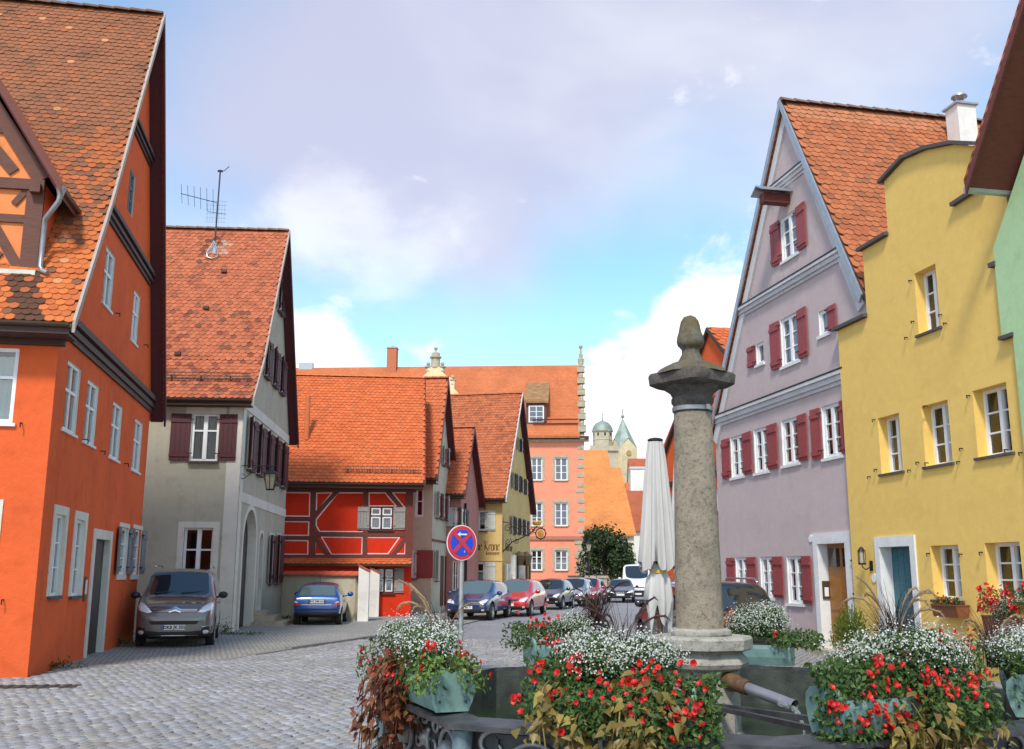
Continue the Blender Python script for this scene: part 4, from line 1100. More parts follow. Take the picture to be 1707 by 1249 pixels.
for i in range(8):
    mb = MB(); FB.box(mb, -.9 if i % 2 else -.62, .04, -.02, .08, .05+i*.62, .62+i*.62); mb.build('quoin', 'sandstone', HB.root)
# stepped ornamental gable verge on the right
mb = MB(); mb.slab([(-.35, -.5, 13.9), (-.35, 7, 22.7), (-.35, 14.5, 13.9)], (.45, 0, 0)); vg = mb.build('gable_verge', 'sandstone', HB.root)
for i in range(6):
    k = (i+.3)/6; y = -.4+7.2*k; z = 14.2+8.2*k
    mb = MB(); mb.box(-.5, .25, y-.3, y+.5, z, z+.5); mb.lathe([(.3, .5), (.42, .55), (.42, .62), (.2, .66), (.22, .9), (.1, 1.05)], (-.1, y+.1, z), 8); mb.build('verge_ornament', 'sandstone', vg)
mb = MB(); mb.lathe([(.3, 0), (.35, .5), (.2, .6), (.22, 1.0), (.12, 1.1), (.1, 1.6), (.02, 1.7)], (-.1, 7, 22.5), 8); mb.ball((-.1, 7, 24.3), .22, 8); mb.build('verge_ornament', 'sandstone', vg)
# roof dormer
def roofpt(u, v, H, pf, w=None):
    """where the sight line meets the front slope of a roof"""
    (y0, z0), (y1, z1) = pf; A = np.array(H.M @ Vector((0, y0, z0))); B = np.array(H.M @ Vector((1, y0, z0))); C_ = np.array(H.M @ Vector((0, y1, z1)))
    n = np.cross(B-A, C_-A); r = ray(u, v); t = ((A-_C) @ n)/(r @ n); return H.Mi @ Vector(_C+t*r)
pfB = [(-.7, 14.25), (7, 22.4)]
q = roofpt(894, 707, HB, pfB)
mb = MB(); w = .95; mb.box(q.x-w, q.x+w, q.y, q.y+2.6, q.z-.2, q.z+2.0); d_ = mb.build('dormer', 'timber_dormer', rfB)
mb = MB(); mb.slab([(q.x-w-.2, q.y-.3, q.z+1.95), (q.x+w+.2, q.y-.3, q.z+1.95), (q.x+w+.2, q.y+4.5, q.z+4.6), (q.x-w-.2, q.y+4.5, q.z+4.6)], (0, 0, .2)); mb.build('dormer_roof', plain('old_roof_brown', (.28, .15, .06), .9, var=.3, nscale=2), rfB)
mb = MB(); mb.box(q.x-.72, q.x+.72, q.y-.06, q.y-.01, q.z+.15, q.z+1.75); wn_ = mb.build('dormer_window', 'white_frame', rfB)
for i in range(2):
    for j in range(3): mb = MB(); mb.box(q.x-.6+i*.64, q.x-.04+i*.64, q.y-.08, q.y-.062, q.z+.25+j*.48, q.z+.66+j*.48); mb.build('pane', 'glass_sky', wn_)
a0 = roofpt(888, 712, HB, pfB).x
mb = MB(); (y, z), st = prof_at(pfB, 1.5)
for k in (.1, .5): mb.tube([(a0, y-.1, z+k), (-.5, y-.1, z+k)], .06, 6)
mb.build('snow_guard', 'timber_redbrown', rfB)
# chimney and skylight
q = roofpt(653, 618, HB, pfB)
mb = MB(); mb.box(q.x-.48, q.x+.48, q.y-.3, q.y+.7, q.z-.6, q.z+2.3); c_ = mb.build('chimney', plain('brick_orange', (.46, .15, .07), .9, nscale=8), rfB)
mb = MB(); mb.box(q.x-.55, q.x+.55, q.y-.37, q.y+.77, q.z+2.3, q.z+2.42); mb.ball((q.x, q.y+.2, q.z+2.5), .16, 8); mb.build('chimney_cap', 'zinc', c_)
q = roofpt(510, 613, HB, pfB); mb = MB(); mb.box(q.x-.7, q.x+.7, q.y-.2, q.y+.5, q.z-.4, q.z+.5); mb.build('skylight', 'zinc', rfB)
# baroque cross gable in cream plaster
q0 = roofpt(712, 640, HB, pfB); gy = q0.y-2.6
def gp(u, v):
    A = np.array(HB.M @ Vector((0, gy, 0))); n = np.array(HB.ey); r = ray(u, v); t = ((A-_C) @ n)/(r @ n); L = HB.Mi @ Vector(_C+t*r); return L.x, L.z
cxg = gp(725, 620)[0]; half = [gp(u, v) for u, v in ((737, 612), (739, 622), (746, 628), (752, 630), (758, 634), (757, 648), (764, 655), (768, 700))]
pts = [(cxg-(x-cxg), z) for x, z in reversed(half)] + half
mb = MB(); mb.slab([(x, gy, z) for x, z in pts], (0, .5, 0)); cg = mb.build('cross_gable', 'plaster_cream_yellow', HB.root)
x0, z0 = gp(725, 612); x1 = gp(734, 612)[0]-x0; zt = gp(725, 583)[1]; zm = gp(725, 594)[1]
mb = MB(); mb.lathe([(x1, z0), (x1*.85, z0+.2), (x1*.8, zm-.15), (x1*1.1, zm-.1), (x1*1.1, zm+.02), (x1*.8, zm+.05), (x1*.75, zm+.4), (x1*.45, zt-.25), (.05, zt)], (x0, gy+.4, 0), 12); mb.ball((x0, gy+.4, zt+.2), .2, 8); mb.build('gable_cap', 'sandstone', cg, smooth=40)
for s_ in (-1, 1):
    mb = MB()
    for u, v, sc_ in ((737, 611, 1), (754, 633, 1.1)):
        x, z = gp(u, v); xx = cxg+s_*(x-cxg); mb.lathe([(.3, -.5), (.22, -.1), (.38, -.05), (.38, .05), (.15, .1)], (xx, gy+.25, z), 8); mb.ball((xx, gy+.25, z+.3), .2, 8)
    mb.build('gable_ornament', 'sandstone', cg, smooth=40)
# ================================================================== mauve gabled house (gable towards the street)
BP = ground(1390, 1092); dP = Vector((math.cos(R_(-78.1)), math.sin(R_(-78.1)), 0))
HM = House('gabled_house', BP-dP*5.93, -78.1, 'mauve gabled house with dark red shutters and hoist beam in its gable', 'house', 'houses on the right side of the street')
FM = Face(HM, 'front')
PK = (5.13, 13.45)
red2 = lambda a, b: [(-1, a, 'shutter_red', 2), (1, b, 'shutter_red', 3)]
def mw(r, cols, rows, sh, **k):
    FM.window(FM.rect(*r), cols, rows, recess=.045, fw=.075, mull=.1, sill='white_sill', sill_d=.05, sill_drop=.07, shut=sh, **k)
mw((1302, 1330, 355, 430), 2, 3, red2(.48, .50), glass='glass_sky', back=False)
mw((1302, 1332, 525, 607), 2, 3, red2(.50, .50), glass='glass_sky', back=False)
mw((1260.5, 1273, 571, 607), 1, 1, [(-1, .42, 'shutter_red', 2)], glass='glass_sky', back=False)
mw((1365, 1382, 516, 558), 1, 1, [(1, .40, 'shutter_red', 3)], glass='glass_sky', back=False)
mw((1218.5, 1240, 726, 795), 2, 3, red2(.50, .62), curtain=(0, 1, 0, .5))
mw((1257.5, 1281, 713, 787), 2, 3, [(1, .62, 'shutter_red', 3)], curtain=(0, 1, 0, .5))
mw((1303.5, 1332, 697, 774), 2, 3, [(1, .50, 'shutter_red', 3)], curtain=(0, 1, 0, .5))
mw((1371, 1403, 673, 762), 2, 3, [(-1, .44, 'shutter_red', 2), (1, .50, 'shutter_red', 3)], curtain=(0, 1, 0, .4))
mw((1227, 1247, 929, 986), 2, 3, red2(.48, .62), curtain=(0, 1, 0, .6))
mw((1268, 1290, 928, 996), 2, 3, [(1, .62, 'shutter_red', 3)], curtain=(0, 1, 0, .6))
mw((1313, 1339, 927, 1006), 2, 3, [(1, .50, 'shutter_red', 3)], curtain=(0, 1, 0, .6))
D0, D1, DZ = FM.px(1369, 990)[0], FM.px(1415, 990)[0], FM.px(1391, 906)[1]
FM.hole(D0, D1, .0, DZ, depth=.26)
def mauve_door():
    mb = MB(); FM.box(mb, D0+.02, D1-.02, -.26, -.2, .02, DZ); dd = mb.build('door', 'door_oak', HM.root)
    w = (D1-D0)/2
    for i in range(2):
        for z0, z1 in ((.2, .85), (.95, 1.68)):
            pb_ = MB(); FM.box(pb_, D0+.08+i*w, D0+w-.05+i*w, -.199, -.182, z0, z1); pb_.build('door_panel', 'door_oak', dd)
        pb_ = MB(); FM.box(pb_, D0+.08+i*w, D0+w-.05+i*w, -.199, -.19, 1.9, DZ-.1); pb_.build('pane', 'glass_dark', dd)
    hb = MB(); hb.tube([FM.L(D0+w+.1, -.17, 1.02), FM.L(D0+w+.1, -.13, 1.02), FM.L(D0+w+.22, -.13, 1.02)], .014, 6); hb.build('handle', 'gutter_metal', dd)
    tb = MB(); w = .2
    FM.box(tb, D0-w, D0-.001, -.02, .04, 0, DZ+.24); FM.box(tb, D1+.001, D1+w, -.02, .04, 0, DZ+.24); FM.box(tb, D0-.001, D1+.001, -.02, .04, DZ+.001, DZ+.24); tb.build('door_surround', 'trim_white', HM.root)
    sb = MB(); FM.box(sb, D0-.25, D1+.25, -.3, .35, 0, .12); sb.build('door_step', 'sandstone', HM.root)
    ib = MB(); z = FM.px(1378, 984)[1]; q = FM.L(D0+.001, -.12, z); ib.box(q.x, q.x+.03, q.y-.09, q.y+.09, z-.2, z+.2); o = ib.build('intercom', 'brown_metal', HM.root)
    ib = MB(); ib.box(q.x+.03, q.x+.034, q.y-.05, q.y+.05, z-.14, z+.06); ib.build('intercom_plate', 'white_enamel', o)
FM.todo.append(mauve_door)
FM.wall([(0, 0), (7.3, 0), (7.3, 6.9), (8.42, 6.9), (8.22, 7.4), (PK[0], PK[1]-.12), (0, 5.8)], 'plaster_mauve', rmat='trim_white')
mb = MB(); mb.poly([(0, 0, 0), (0, 12, 0), (0, 12, 5.8), (0, 0, 5.8)]); mb.poly([(0, 12, 0), (9.15, 12, 0), (9.15, 12, 5.8), (PK[0], 12, PK[1]), (0, 12, 5.8)]); mb.build('back_wall', 'plaster_mauve', HM.root)
def rake_x(side, z):
    k = (z-5.8)/(PK[1]-5.8); return (PK[0]*k) if side < 0 else 9.15+(PK[0]-9.15)*k
for z, h in ((5.85, .3), (8.60, .26), (11.26, .22)):
    mb = MB()
    for e, q0, q1, in ((.04, 0, .3), (.09, .3, .72), (.14, .72, 1.0)): FM.box(mb, rake_x(-1, z)+.05, min(rake_x(1, z)-.15, 7.25 if z < 6.5 else 99), -.02, e, z+h*q0, z+h*q1-.003)
    mb.build('cornice', 'trim_grey', HM.root)
    mb = MB(); FM.box(mb, rake_x(-1, z)+.05, min(rake_x(1, z)-.2, 7.25 if z < 6.5 else 99), -.02, .15, z+h, z+h+.035); mb.build('cornice_flashing', 'black_iron', HM.root)
mb = MB()
for x in (-.12, 12): pass
mb.slab([(-.15, -.12, 5.6), (PK[0], -.12, PK[1]), (PK[0], 12, PK[1]), (-.15, 12, 5.6)], (0, 0, -.1), 1)
mb.slab([(9.3, -.12, 5.55), (PK[0], -.12, PK[1]), (PK[0], 12, PK[1]), (9.3, 12, 5.55)], (0, 0, -.1), 0)
rfM = mb.build('roof', ['roof_board', 'far_tile_red'], HM.root)
for x0, z0, mt in ((-.15, 5.6, 'zinc'), (8.25, 7.45, 'zinc')):
    mb = MB(); n = Vector((PK[0]-x0, PK[1]-z0)).normalized(); s_ = 1 if x0 < 2 else -1; o = Vector((n.y, -n.x))*s_*.13
    mb.slab([(x0, -.135, z0+.09), (PK[0], -.135, PK[1]+.09), (PK[0], -.135, PK[1]-.17), (x0+o.x, -.135, z0+o.y)], (0, -.045, 0)); mb.build('bargeboard', mt, rfM)
    mb = MB(); mb.slab([(x0+o.x*.9, -.06, z0+o.y*.9), (PK[0], -.06, PK[1]-.16), (PK[0], -.06, PK[1]-.60), (x0+o.x*3.2, -.06, z0+o.y*3.2)], (0, .06, 0)); mb.build('rake_moulding', 'trim_grey', rfM)
def tintM(rng, a, t, Lp):
    b = lerp3((.38, .115, .045), (.50, .165, .065), rng.random())
    if rng.random() < .10: b = lerp3(b, (.20, .10, .05), .5)
    if t/Lp > .93: b = lerp3(b, (.55, .24, .12), .5)
    return b
tile_roof(HM, rfM, [(9.3, 5.55), PK], lambda t: -.1, lambda t: 9.0, lambda a, r, z: (r, a, z), tintM, 'tile_purple_house', tw=.19, ex=.17, n_ind=300, sag=.05, seed=21)
ridge_caps(HM, rfM, (PK[0], -.15, PK[1]+.04), (PK[0], 12, PK[1]+.04), .14, 'tile_purple_house', (.20, .13, .10))
# hoist beam with its little roof
p, z = FM.px(1313, 333); mb = MB()
q = FM.L(p, 0, z); mb.box(q.x-.13, q.x+.13, q.y-.70, q.y, q.z-.14, q.z+.10); hb_ = mb.build('hoist_beam', 'timber_brown', HM.root)
mb = MB()
for s_ in (-1, 1): mb.slab([(q.x, q.y-.85, q.z+.27), (q.x+s_*.3, q.y-.85, q.z+.10), (q.x+s_*.3, q.y, q.z+.10), (q.x, q.y, q.z+.27)], (0, 0, .035))
mb.build('hoist_roof', 'zinc', HM.root)
# shutter of the window hidden by the neighbour
FM.shutter(FM.px(1427, 960)[0], 1, .55, FM.px(1435, 1003)[1], FM.px(1435, 925)[1], 'shutter_red', 2)
p, z = FM.px(1352, 898); mb = MB(); mb.lathe([(.001, .0), (.09, .0), (.09, .02), (.001, .025)], tuple(FM.L(p, .02, z)), 14, axis='y'); mb.build('house_number', 'white_enamel', HM.root)
# white chimney on the mauve roof: where the sight line meets the near slope
A = np.array(HM.M @ Vector((9.3, 0, 5.55))); n = np.cross(np.array(HM.ey), np.array(HM.M @ Vector((PK[0], 0, PK[1])))-A)
r = ray(1608, 262); tt = ((A-_C) @ n)/(r @ n); q = HM.Mi @ Vector(_C+tt*r)
dq = (HM.M @ q); ztop = at_depth(1608, 178, dq.y).z
mb = MB(); mb.box(q.x-.24, q.x+.24, q.y-.26, q.y+.26, q.z-1.2, ztop-.05); ch = mb.build('chimney', 'plaster_white', rfM)
mb = MB(); mb.box(q.x-.3, q.x+.3, q.y-.32, q.y+.32, ztop-.05, ztop+.0); mb.build('chimney_slab', 'zinc', ch)
mb = MB(); mb.lathe([(.12, ztop), (.12, ztop+.1)], (q.x, q.y, 0), 12)
for k in range(4): a = k*math.pi/2+.4; mb.tube([(q.x+.11*math.cos(a), q.y+.11*math.sin(a), ztop+.08), (q.x+.17*math.cos(a), q.y+.17*math.sin(a), ztop+.26)], .01, 5)
mb.lathe([(.2, ztop+.25), (.19, ztop+.29), (.02, ztop+.33)], (q.x, q.y, 0), 14); mb.build('chimney_cowl', 'zinc', ch, smooth=40)

# ================================================================== yellow stepped-gable house
HY = House('stepped_gable_house', HM.M @ Vector((7.16, -.14, 0)), -79, 'yellow house with stepped gable, teal door and deep-set white windows', 'house', 'houses on the right side of the street')
FY = Face(HY, 'front'); WY = 8.2
def yw(r, fr, **k):
    a0, a1, z0, z1 = FY.rect(*r); FY.window((a0, a1, z0, z1), recess=.20, fw=.06, mull=.09, sill='stone_sill', sill_d=.05, sill_drop=.05, **k)
yw((1527, 1564, 446, 553), 0, cols=2, rows=3)
yw((1466, 1502, 692, 788), 0, cols=2, rows=3, curtain=(0, 1, 0, .35))
yw((1539, 1584, 671, 775), 0, cols=2, rows=3, curtain=(0, 1, 0, .55))
yw((1625, 1683, 643, 759), 0, cols=2, rows=3, curtain=(0, 1, 0, .5))
yw((1554, 1601, 909, 1000), 0, cols=2, rows=3, curtain=(0, 1, 0, .5))
yw((1645, 1704, 904, 1002), 0, cols=2, rows=3, curtain=(0, 1, 0, .6))
Y0, Y1, YZ = FY.px(1473, 990)[0], FY.px(1524, 990)[0], FY.px(1500, 911)[1]
FY.hole(Y0, Y1, 0, YZ, depth=.3); FY.openings[-1]['mi'] = 2
def yellow_door():
    mb = MB(); FY.box(mb, Y0, Y1, -.3, -.25, .02, YZ); dd = mb.build('door', 'door_teal', HY.root)
    for k in range(5):
        w = (Y1-Y0)/5; pb_ = MB(); FY.box(pb_, Y0+k*w+.006, Y0+(k+1)*w-.006, -.249, -.23, .04, YZ-.03); pb_.build('plank', 'door_teal', dd)
    hb = MB(); hb.tube([FY.L(Y0+.14, -.22, 1.05), FY.L(Y0+.14, -.17, 1.05), FY.L(Y0+.28, -.17, 1.05)], .014, 6); hb.build('handle', 'gutter_metal', dd)
    tb = MB(); w = .17
    FY.box(tb, Y0-w, Y0-.001, -.02, .035, 0, YZ+.2); FY.box(tb, Y1+.001, Y1+w, -.02, .035, 0, YZ+.2); FY.box(tb, Y0-.001, Y1+.001, -.02, .035, YZ+.001, YZ+.2); tb.build('door_surround', 'trim_white', HY.root)
    sb = MB(); FY.box(sb, Y0-.2, Y1+.2, -.4, .3, 0, .1); sb.build('door_step', 'sandstone', HY.root)
FY.todo.append(yellow_door)
def yp(u, v): return FY.px(u, v)
sa = [(0, 0)]; zL3, zL2, zL1 = yp(1411, 545)[1], yp(1440, 417)[1], yp(1475, 302)[1]
x2, x1 = yp(1442, 480)[0], yp(1478, 360)[0]
R3 = yp(1692, 556); R2 = yp(1664, 440); R1 = yp(1594, 343)
top = [(yp(1508, 266)), (yp(1545, 250)), (yp(1590, 241)), (yp(1622, 243))]
right = [(top[-1][0]+.02, R1[1]), (5.7, R1[1]+.05), (5.72, R2[1]), (5.9, R2[1]), (5.92, R3[1]), (6.3, R3[1]), (6.34, 0)]
outl = [(0, 0), (0, zL3), (x2, zL3), (x2, zL2), (x1, zL2), (x1, zL1)] + top + right
FY.wall(outl[::-1], 'plaster_yellow', rmat='plaster_yellow', rm2='trim_white')
# thickness of the parapet and its tile copings
mb = MB(); n = len(outl)
P = [FY.L(a, 0, z) for a, z in outl]; Q = [FY.L(a, -.3, z) for a, z in outl]
mb.add(P+Q, [(i, i+1, n+i+1, n+i) for i in range(n-1)] + [tuple(range(n, 2*n))]); mb.build('parapet', 'plaster_yellow', HY.root)
def cope(pa, pb_, e0=.1, e1=.02):
    mb = MB(); (a, z), (b, y) = pa, pb_; d = Vector((b-a, y-z)).normalized(); a -= d.x*e0; z -= d.y*e0; b += d.x*e1; y += d.y*e1
    mb.slab([FY.L(a, .1, z+.005), FY.L(b, .1, y+.005), FY.L(b, -.36, y+.03), FY.L(a, -.36, z+.03)], (0, 0, .07)); mb.build('coping', 'stone_sill', HY.root)
cope((0, zL3), (x2, zL3)); cope((x2, zL2), (x1, zL2)); cope((x1, zL1), top[0], .1, 0); cope(top[0], top[1], 0, 0); cope(top[1], top[2], 0, 0); cope(top[2], top[3], 0, .1)
cope((4.36, 8.27), right[1], .02, -.4)
mb = MB(); xr = R2[0]+1.0; mb.poly([(0, 0, 0), (0, 9, 0), (0, 9, 6.6), (0, .3, 6.6)]); mb.poly([(xr, 0, 0), (xr, 9, 0), (xr, 9, 5.4), (xr, .3, 5.4)]); mb.poly([(0, 9, 0), (xr, 9, 0), (xr, 9, 6.6), (0, 9, 6.6)]); mb.build('back_wall', 'plaster_yellow', HY.root)
mb = MB(); cxm = (top[0][0]+top[3][0])/2; mb.slab([(-.1, .32, 6.2), (cxm, .32, 8.7), (cxm, 9, 8.7), (-.1, 9, 6.2)], (0, 0, -.1)); mb.slab([(xr+.05, .32, 5.2), (cxm, .32, 8.7), (cxm, 9, 8.7), (xr+.05, 9, 5.2)], (0, 0, -.1)); mb.build('roof', 'far_tile_red', HY.root)
# hinge pins of long-gone shutters
for u, v in ((1451, 795), (1462, 783), (1518, 784), (1532, 771), (1600, 770), (1605, 748), (1704, 755), (1459, 700), (1545, 677), (1547, 772), (1617, 660), (1680, 750), (1520, 468), (1524, 536), (1513, 563), (1578, 539), (1570, 525), (1550, 923), (1638, 921), (1604, 924)):
    a, z = FY.px(u, v); mb = MB(); mb.tube([FY.L(a, -.01, z), FY.L(a, .07, z), FY.L(a+.03, .08, z-.05)], .012, 5); mb.build('shutter_pin', 'black_iron', HY.root)
a, z = FY.px(1458, 964); mb = MB(); mb.lathe([(.001, 0), (.09, 0), (.09, .02), (.001, .025)], tuple(FY.L(a, .02, z)), 14, axis='y'); mb.build('house_number', 'white_enamel', HY.root)
# carriage lamp beside the teal door
a, z = FY.px(1453, 940); t = thing('door_lamp', HY.M @ FY.L(a, 0, z), HY.rot, 'brass and glass carriage lamp between red shutter and teal door', 'lamp')
mb = MB(); mb.box(-.05, .05, -.02, 0, -.14, .06); mb.tube([(0, -.02, -.06), (0, -.14, -.12), (-.02, -.2, -.06), (-.02, -.2, -.02)], .012, 6); mb.build('bracket', 'black_iron', t)
mb = MB(); mb.lathe([(.07, -.02), (.08, .0), (.08, .015)], (-.02, -.2, 0), 10); mb.lathe([(.085, .25), (.05, .3), (.02, .34)], (-.02, -.2, 0), 10)
for k in range(5): q = 2*math.pi*k/5; mb.tube([(-.02+.075*math.cos(q), -.2+.075*math.sin(q), 0), (-.02+.075*math.cos(q), -.2+.075*math.sin(q), .26)], .006, 4)
mb.build('lamp_cage', 'black_iron', t)
mb = MB(); mb.lathe([(.06, .01), (.06, .25)], (-.02, -.2, 0), 10); mb.build('lamp_glass', 'lamp_glass', t)

# ================================================================== green house at the right edge
HN = House('green_house', HY.M @ Vector((5.36, -.08, 0)), -79, 'pale green house at the right edge with deep brown roof overhang', 'house', 'houses on the right side of the street')
FN = Face(HN, 'front', 0)
e0 = FN.px(1613, 318, .75); r1 = FN.px(1707, 14, .75); sl = (r1[1]-e0[1])/(r1[0]-e0[0])
WN_ = 8.0; ax = WN_/2+e0[0]; az = e0[1]+(ax-e0[0])*sl
FN.window((3.0, 4.0, 3.6, 5.0), 2, 3, recess=.12)
FN.window((3.0, 4.0, .9, 2.3), 2, 3, recess=.12)
def nz(x): return e0[1]+(x-e0[0])*sl-.12
FN.wall([(.27, 0), (7.6, 0), (7.6, nz(.3)), (ax, nz(ax)), (.0, nz(.0)), (.0, 5.62), (.27, 5.62)], 'plaster_green')
mb = MB(); mb.poly([(0, 0, 5.62), (0, .4, 5.62), (0, .4, nz(0)), (0, 0, nz(0))]); mb.build('wall_end', 'plaster_green', HN.root)
mb = MB(); mb.box(-.06, .29, -.03, .2, 5.56, 5.62); mb.build('coping', 'stone_sill', HN.root)
mb = MB(); mb.box(-.14, .02, -.03, .2, 6.84, 6.92); mb.build('coping', 'stone_sill', HN.root)
mb = MB(); mb.poly([(.05, .2, 0), (.05, 8, 0), (.05, 8, nz(.05)), (.05, .2, nz(.05))]); mb.poly([(7.6, .2, 0), (7.6, 8, 0), (7.6, 8, nz(.3)), (7.6, .2, nz(.3))]); mb.poly([(.05, 8, 0), (7.6, 8, 0), (7.6, 8, nz(.3)), (ax, 8, nz(ax)), (.05, 8, nz(.05))]); mb.build('wall', 'plaster_green', HN.root)
mb = MB(); yb = -.75; xe2 = 2*ax-e0[0]
mb.slab([(e0[0], yb, e0[1]), (ax, yb, az), (ax, 8, az), (e0[0], 8, e0[1])], (0, 0, .12)); mb.slab([(xe2, yb, e0[1]), (ax, yb, az), (ax, 8, az), (xe2, 8, e0[1])], (0, 0, .12)); rfN = mb.build('roof', 'timber_brown', HN.root)
mb = MB(); mb.slab([(e0[0]-.05, yb-.02, e0[1]+.125), (ax, yb-.02, az+.125), (ax, 8, az+.125), (e0[0]-.05, 8, e0[1]+.125)], (0, 0, .08)); mb.slab([(xe2+.05, yb-.02, e0[1]+.125), (ax, yb-.02, az+.125), (ax, 8, az+.125), (xe2+.05, 8, e0[1]+.125)], (0, 0, .08)); mb.build('roof_covering', 'far_tile_red', rfN)
mb = MB(); mb.slab([(e0[0], yb-.005, e0[1]-.06), (ax, yb-.005, az-.06), (ax, yb-.005, az+.12), (e0[0], yb-.005, e0[1]+.12)], (0, -.04, 0)); mb.build('bargeboard', 'timber_brown', rfN)
mb = MB(); mb.tube([(e0[0]-.04, yb, e0[1]+.04), (e0[0]-.04, 8, e0[1]+.04)], .075, 8); mb.build('gutter', 'zinc', rfN)

# ================================================================== orange gabled house beyond the mauve one
HQ = House('orange_gabled_house', HM.M @ Vector((-8.6, .3, 0)), -78.1, 'orange gabled house partly hidden by stone column and mauve house', 'house', 'houses on the right side of the street')
FQ = Face(HQ, 'front'); pk = FQ.px(1183, 546); hw = 4.2; zq = 6.0
for r in ((1188, 1194, 660, 697), (1190, 1196.5, 815, 853), (1192, 1199, 922, 985)): FQ.window(FQ.rect(*r), 2, 2, recess=.06, indiv=False, fw=.09)
FQ.wall([(pk[0]-hw, 0), (8.5, 0), (8.5, 4), (pk[0]+hw*.9, zq), (pk[0], pk[1]-.1), (pk[0]-hw, zq)], 'plaster_orange')
for v in (790, 880):
    mb = MB(); z = FQ.px(1193, v)[1]; FQ.box(mb, pk[0]-hw, 8.5, -.02, .06, z-.08, z+.08); mb.build('string_course', 'timber_dark', HQ.root)
mb = MB(); mb.slab([(pk[0]+hw+.3, -.12, zq-.7), (pk[0], -.12, pk[1]), (pk[0], 10, pk[1]), (pk[0]+hw+.3, 10, zq-.7)], (0, 0, -.12)); mb.slab([(pk[0]-hw-.3, -.12, zq-.7), (pk[0], -.12, pk[1]), (pk[0], 10, pk[1]), (pk[0]-hw-.3, 10, zq-.7)], (0, 0, -.12)); rq = mb.build('roof', 'roof_board', HQ.root)
tile_roof(HQ, rq, [(pk[0]+hw+.3, zq-.7), pk], lambda t: -.1, lambda t: 4, lambda a, r, z: (r, a, z), tintR, 'tile_new', tw=.2, ex=.18, sag=.05, seed=31)
mb = MB(); mb.poly([(pk[0]-hw, 0, 0), (pk[0]-hw, 10, 0), (pk[0]-hw, 10, zq), (pk[0]-hw, 0, zq)]); mb.poly([(pk[0]-hw, 10, 0), (8.5, 10, 0), (8.5, 10, 4), (pk[0], 10, pk[1]-.2), (pk[0]-hw, 10, zq)]); mb.build('back_wall', 'plaster_orange', HQ.root)

# ================================================================== far end of the street
def far_house(name, u0, u1, D, ve, vr, depth, wallm, roofm, label, rot=0, vb=None, cat='house', group='houses at the far end of the street', windows=()):
    c0 = at_depth(u0, 957, D); c1 = at_depth(u1, 957, D); w = (c1-c0).length
    H = House(name, (c1.x, c1.y), rot, label, cat, group); F_ = Face(H, 'front')
    ze = F_.px((u0+u1)/2, ve)[1]; yr = depth/2; zr = at_depth((u0+u1)/2, vr, D+yr).z
    for r in windows: F_.window(F_.rect(*r), 2, 2, recess=.08, indiv=False, fw=.1)
    F_.wall([(-w, 0), (0, 0), (0, ze), (-w, ze)], wallm)
    mb = MB(); mb.poly([(0, 0, 0), (0, depth, 0), (0, depth, ze), (0, yr, zr-.1), (0, 0, ze)]); mb.poly([(-w, 0, 0), (-w, depth, 0), (-w, depth, ze), (-w, yr, zr-.1), (-w, 0, ze)]); mb.build('side_wall', wallm, H.root)
    mb = MB(); o = .4; k = (zr-ze)/yr
    mb.slab([(-w-.2, -o, ze-o*k), (.2, -o, ze-o*k), (.2, yr, zr), (-w-.2, yr, zr)], (0, 0, .15)); mb.slab([(-w-.2, depth+o, ze-o*k), (.2, depth+o, ze-o*k), (.2, yr, zr), (-w-.2, yr, zr)], (0, 0, .15)); mb.build('roof', roofm, H.root)
    return H, F_
far_house('barn', 960, 1058, 112, 888, 782, 17, 'plaster_cream', 'far_tile_bright', 'long house with huge steep plain orange roof behind the dark tree', 4, windows=((1034, 1041, 905, 915), (1015, 1021, 905, 915)))
far_house('hall', 900, 1030, 150, 850, 752, 22, 'plaster_cream', 'far_tile_bright', 'far hall whose pale orange roof rises below the church tower', 2)
far_house('rear_house', 1040, 1120, 122, 882, 820, 11, 'plaster_white', 'far_tile_red', 'low white house with brick red roof left of the parasols', -4)
far_house('town_house', 1052, 1140, 140, 840, 806, 10, 'plaster_salmon', 'far_tile_orange', 'small far house with orange roof and white chimney', -2)
far_house('nave', 1058, 1200, 230, 850, 765, 24, 'plaster_cream', 'far_tile_red', 'far church nave with long dull red roof beside the towers', -3, cat='church')
q = at_depth(1063, 822, 138); t = thing('chimney_stack', (q.x, q.y, 0), 0, 'tall white chimney stack among the far orange roofs', 'chimney')
ztp = at_depth(1063, 779, 138).z; mb = MB(); mb.box(-1.0, 1.0, -.7, .7, 0, ztp-.3); mb.build('stack', 'plaster_white', t); mb = MB(); mb.box(-1.12, 1.12, -.82, .82, ztp-.3, ztp); mb.build('cap', 'trim_grey', t)
# church: domed octagonal tower
plaster('church_stone', (.50, .44, .32), stain=(.6,.58,.55), amount=.6, var=.15)
plaster('church_pale', (.68, .58, .36), stain=(.6,.55,.4), amount=.6, var=.15)
plain('copper_green', (.25, .31, .27), .6, metal=.2, var=.25, nscale=.6)
D = 255.; K_ = D/FPX*1.02
def zc(v): return at_depth(1008, v, D).z
q = at_depth(1008, 957, D); t = thing('church_tower', (q.x, q.y, 0), R_(10), 'round stone church tower with green copper dome and gallery', 'tower')
mb = MB(); mb.box(-24*K_, 24*K_, -20*K_, 20*K_, 0, zc(754)); mb.build('tower_base', 'church_stone', t)
mb = MB(); mb.box(-27*K_, 27*K_, -23*K_, 23*K_, zc(754), zc(752)); mb.box(-27*K_, 27*K_, -23*K_, -22*K_, zc(752), zc(746))
for i in range(14): mb.box((-26+i*3.9)*K_, (-24.5+i*3.9)*K_, -23.1*K_, -21.9*K_, zc(751), zc(747))
mb.build('gallery', 'church_stone', t)
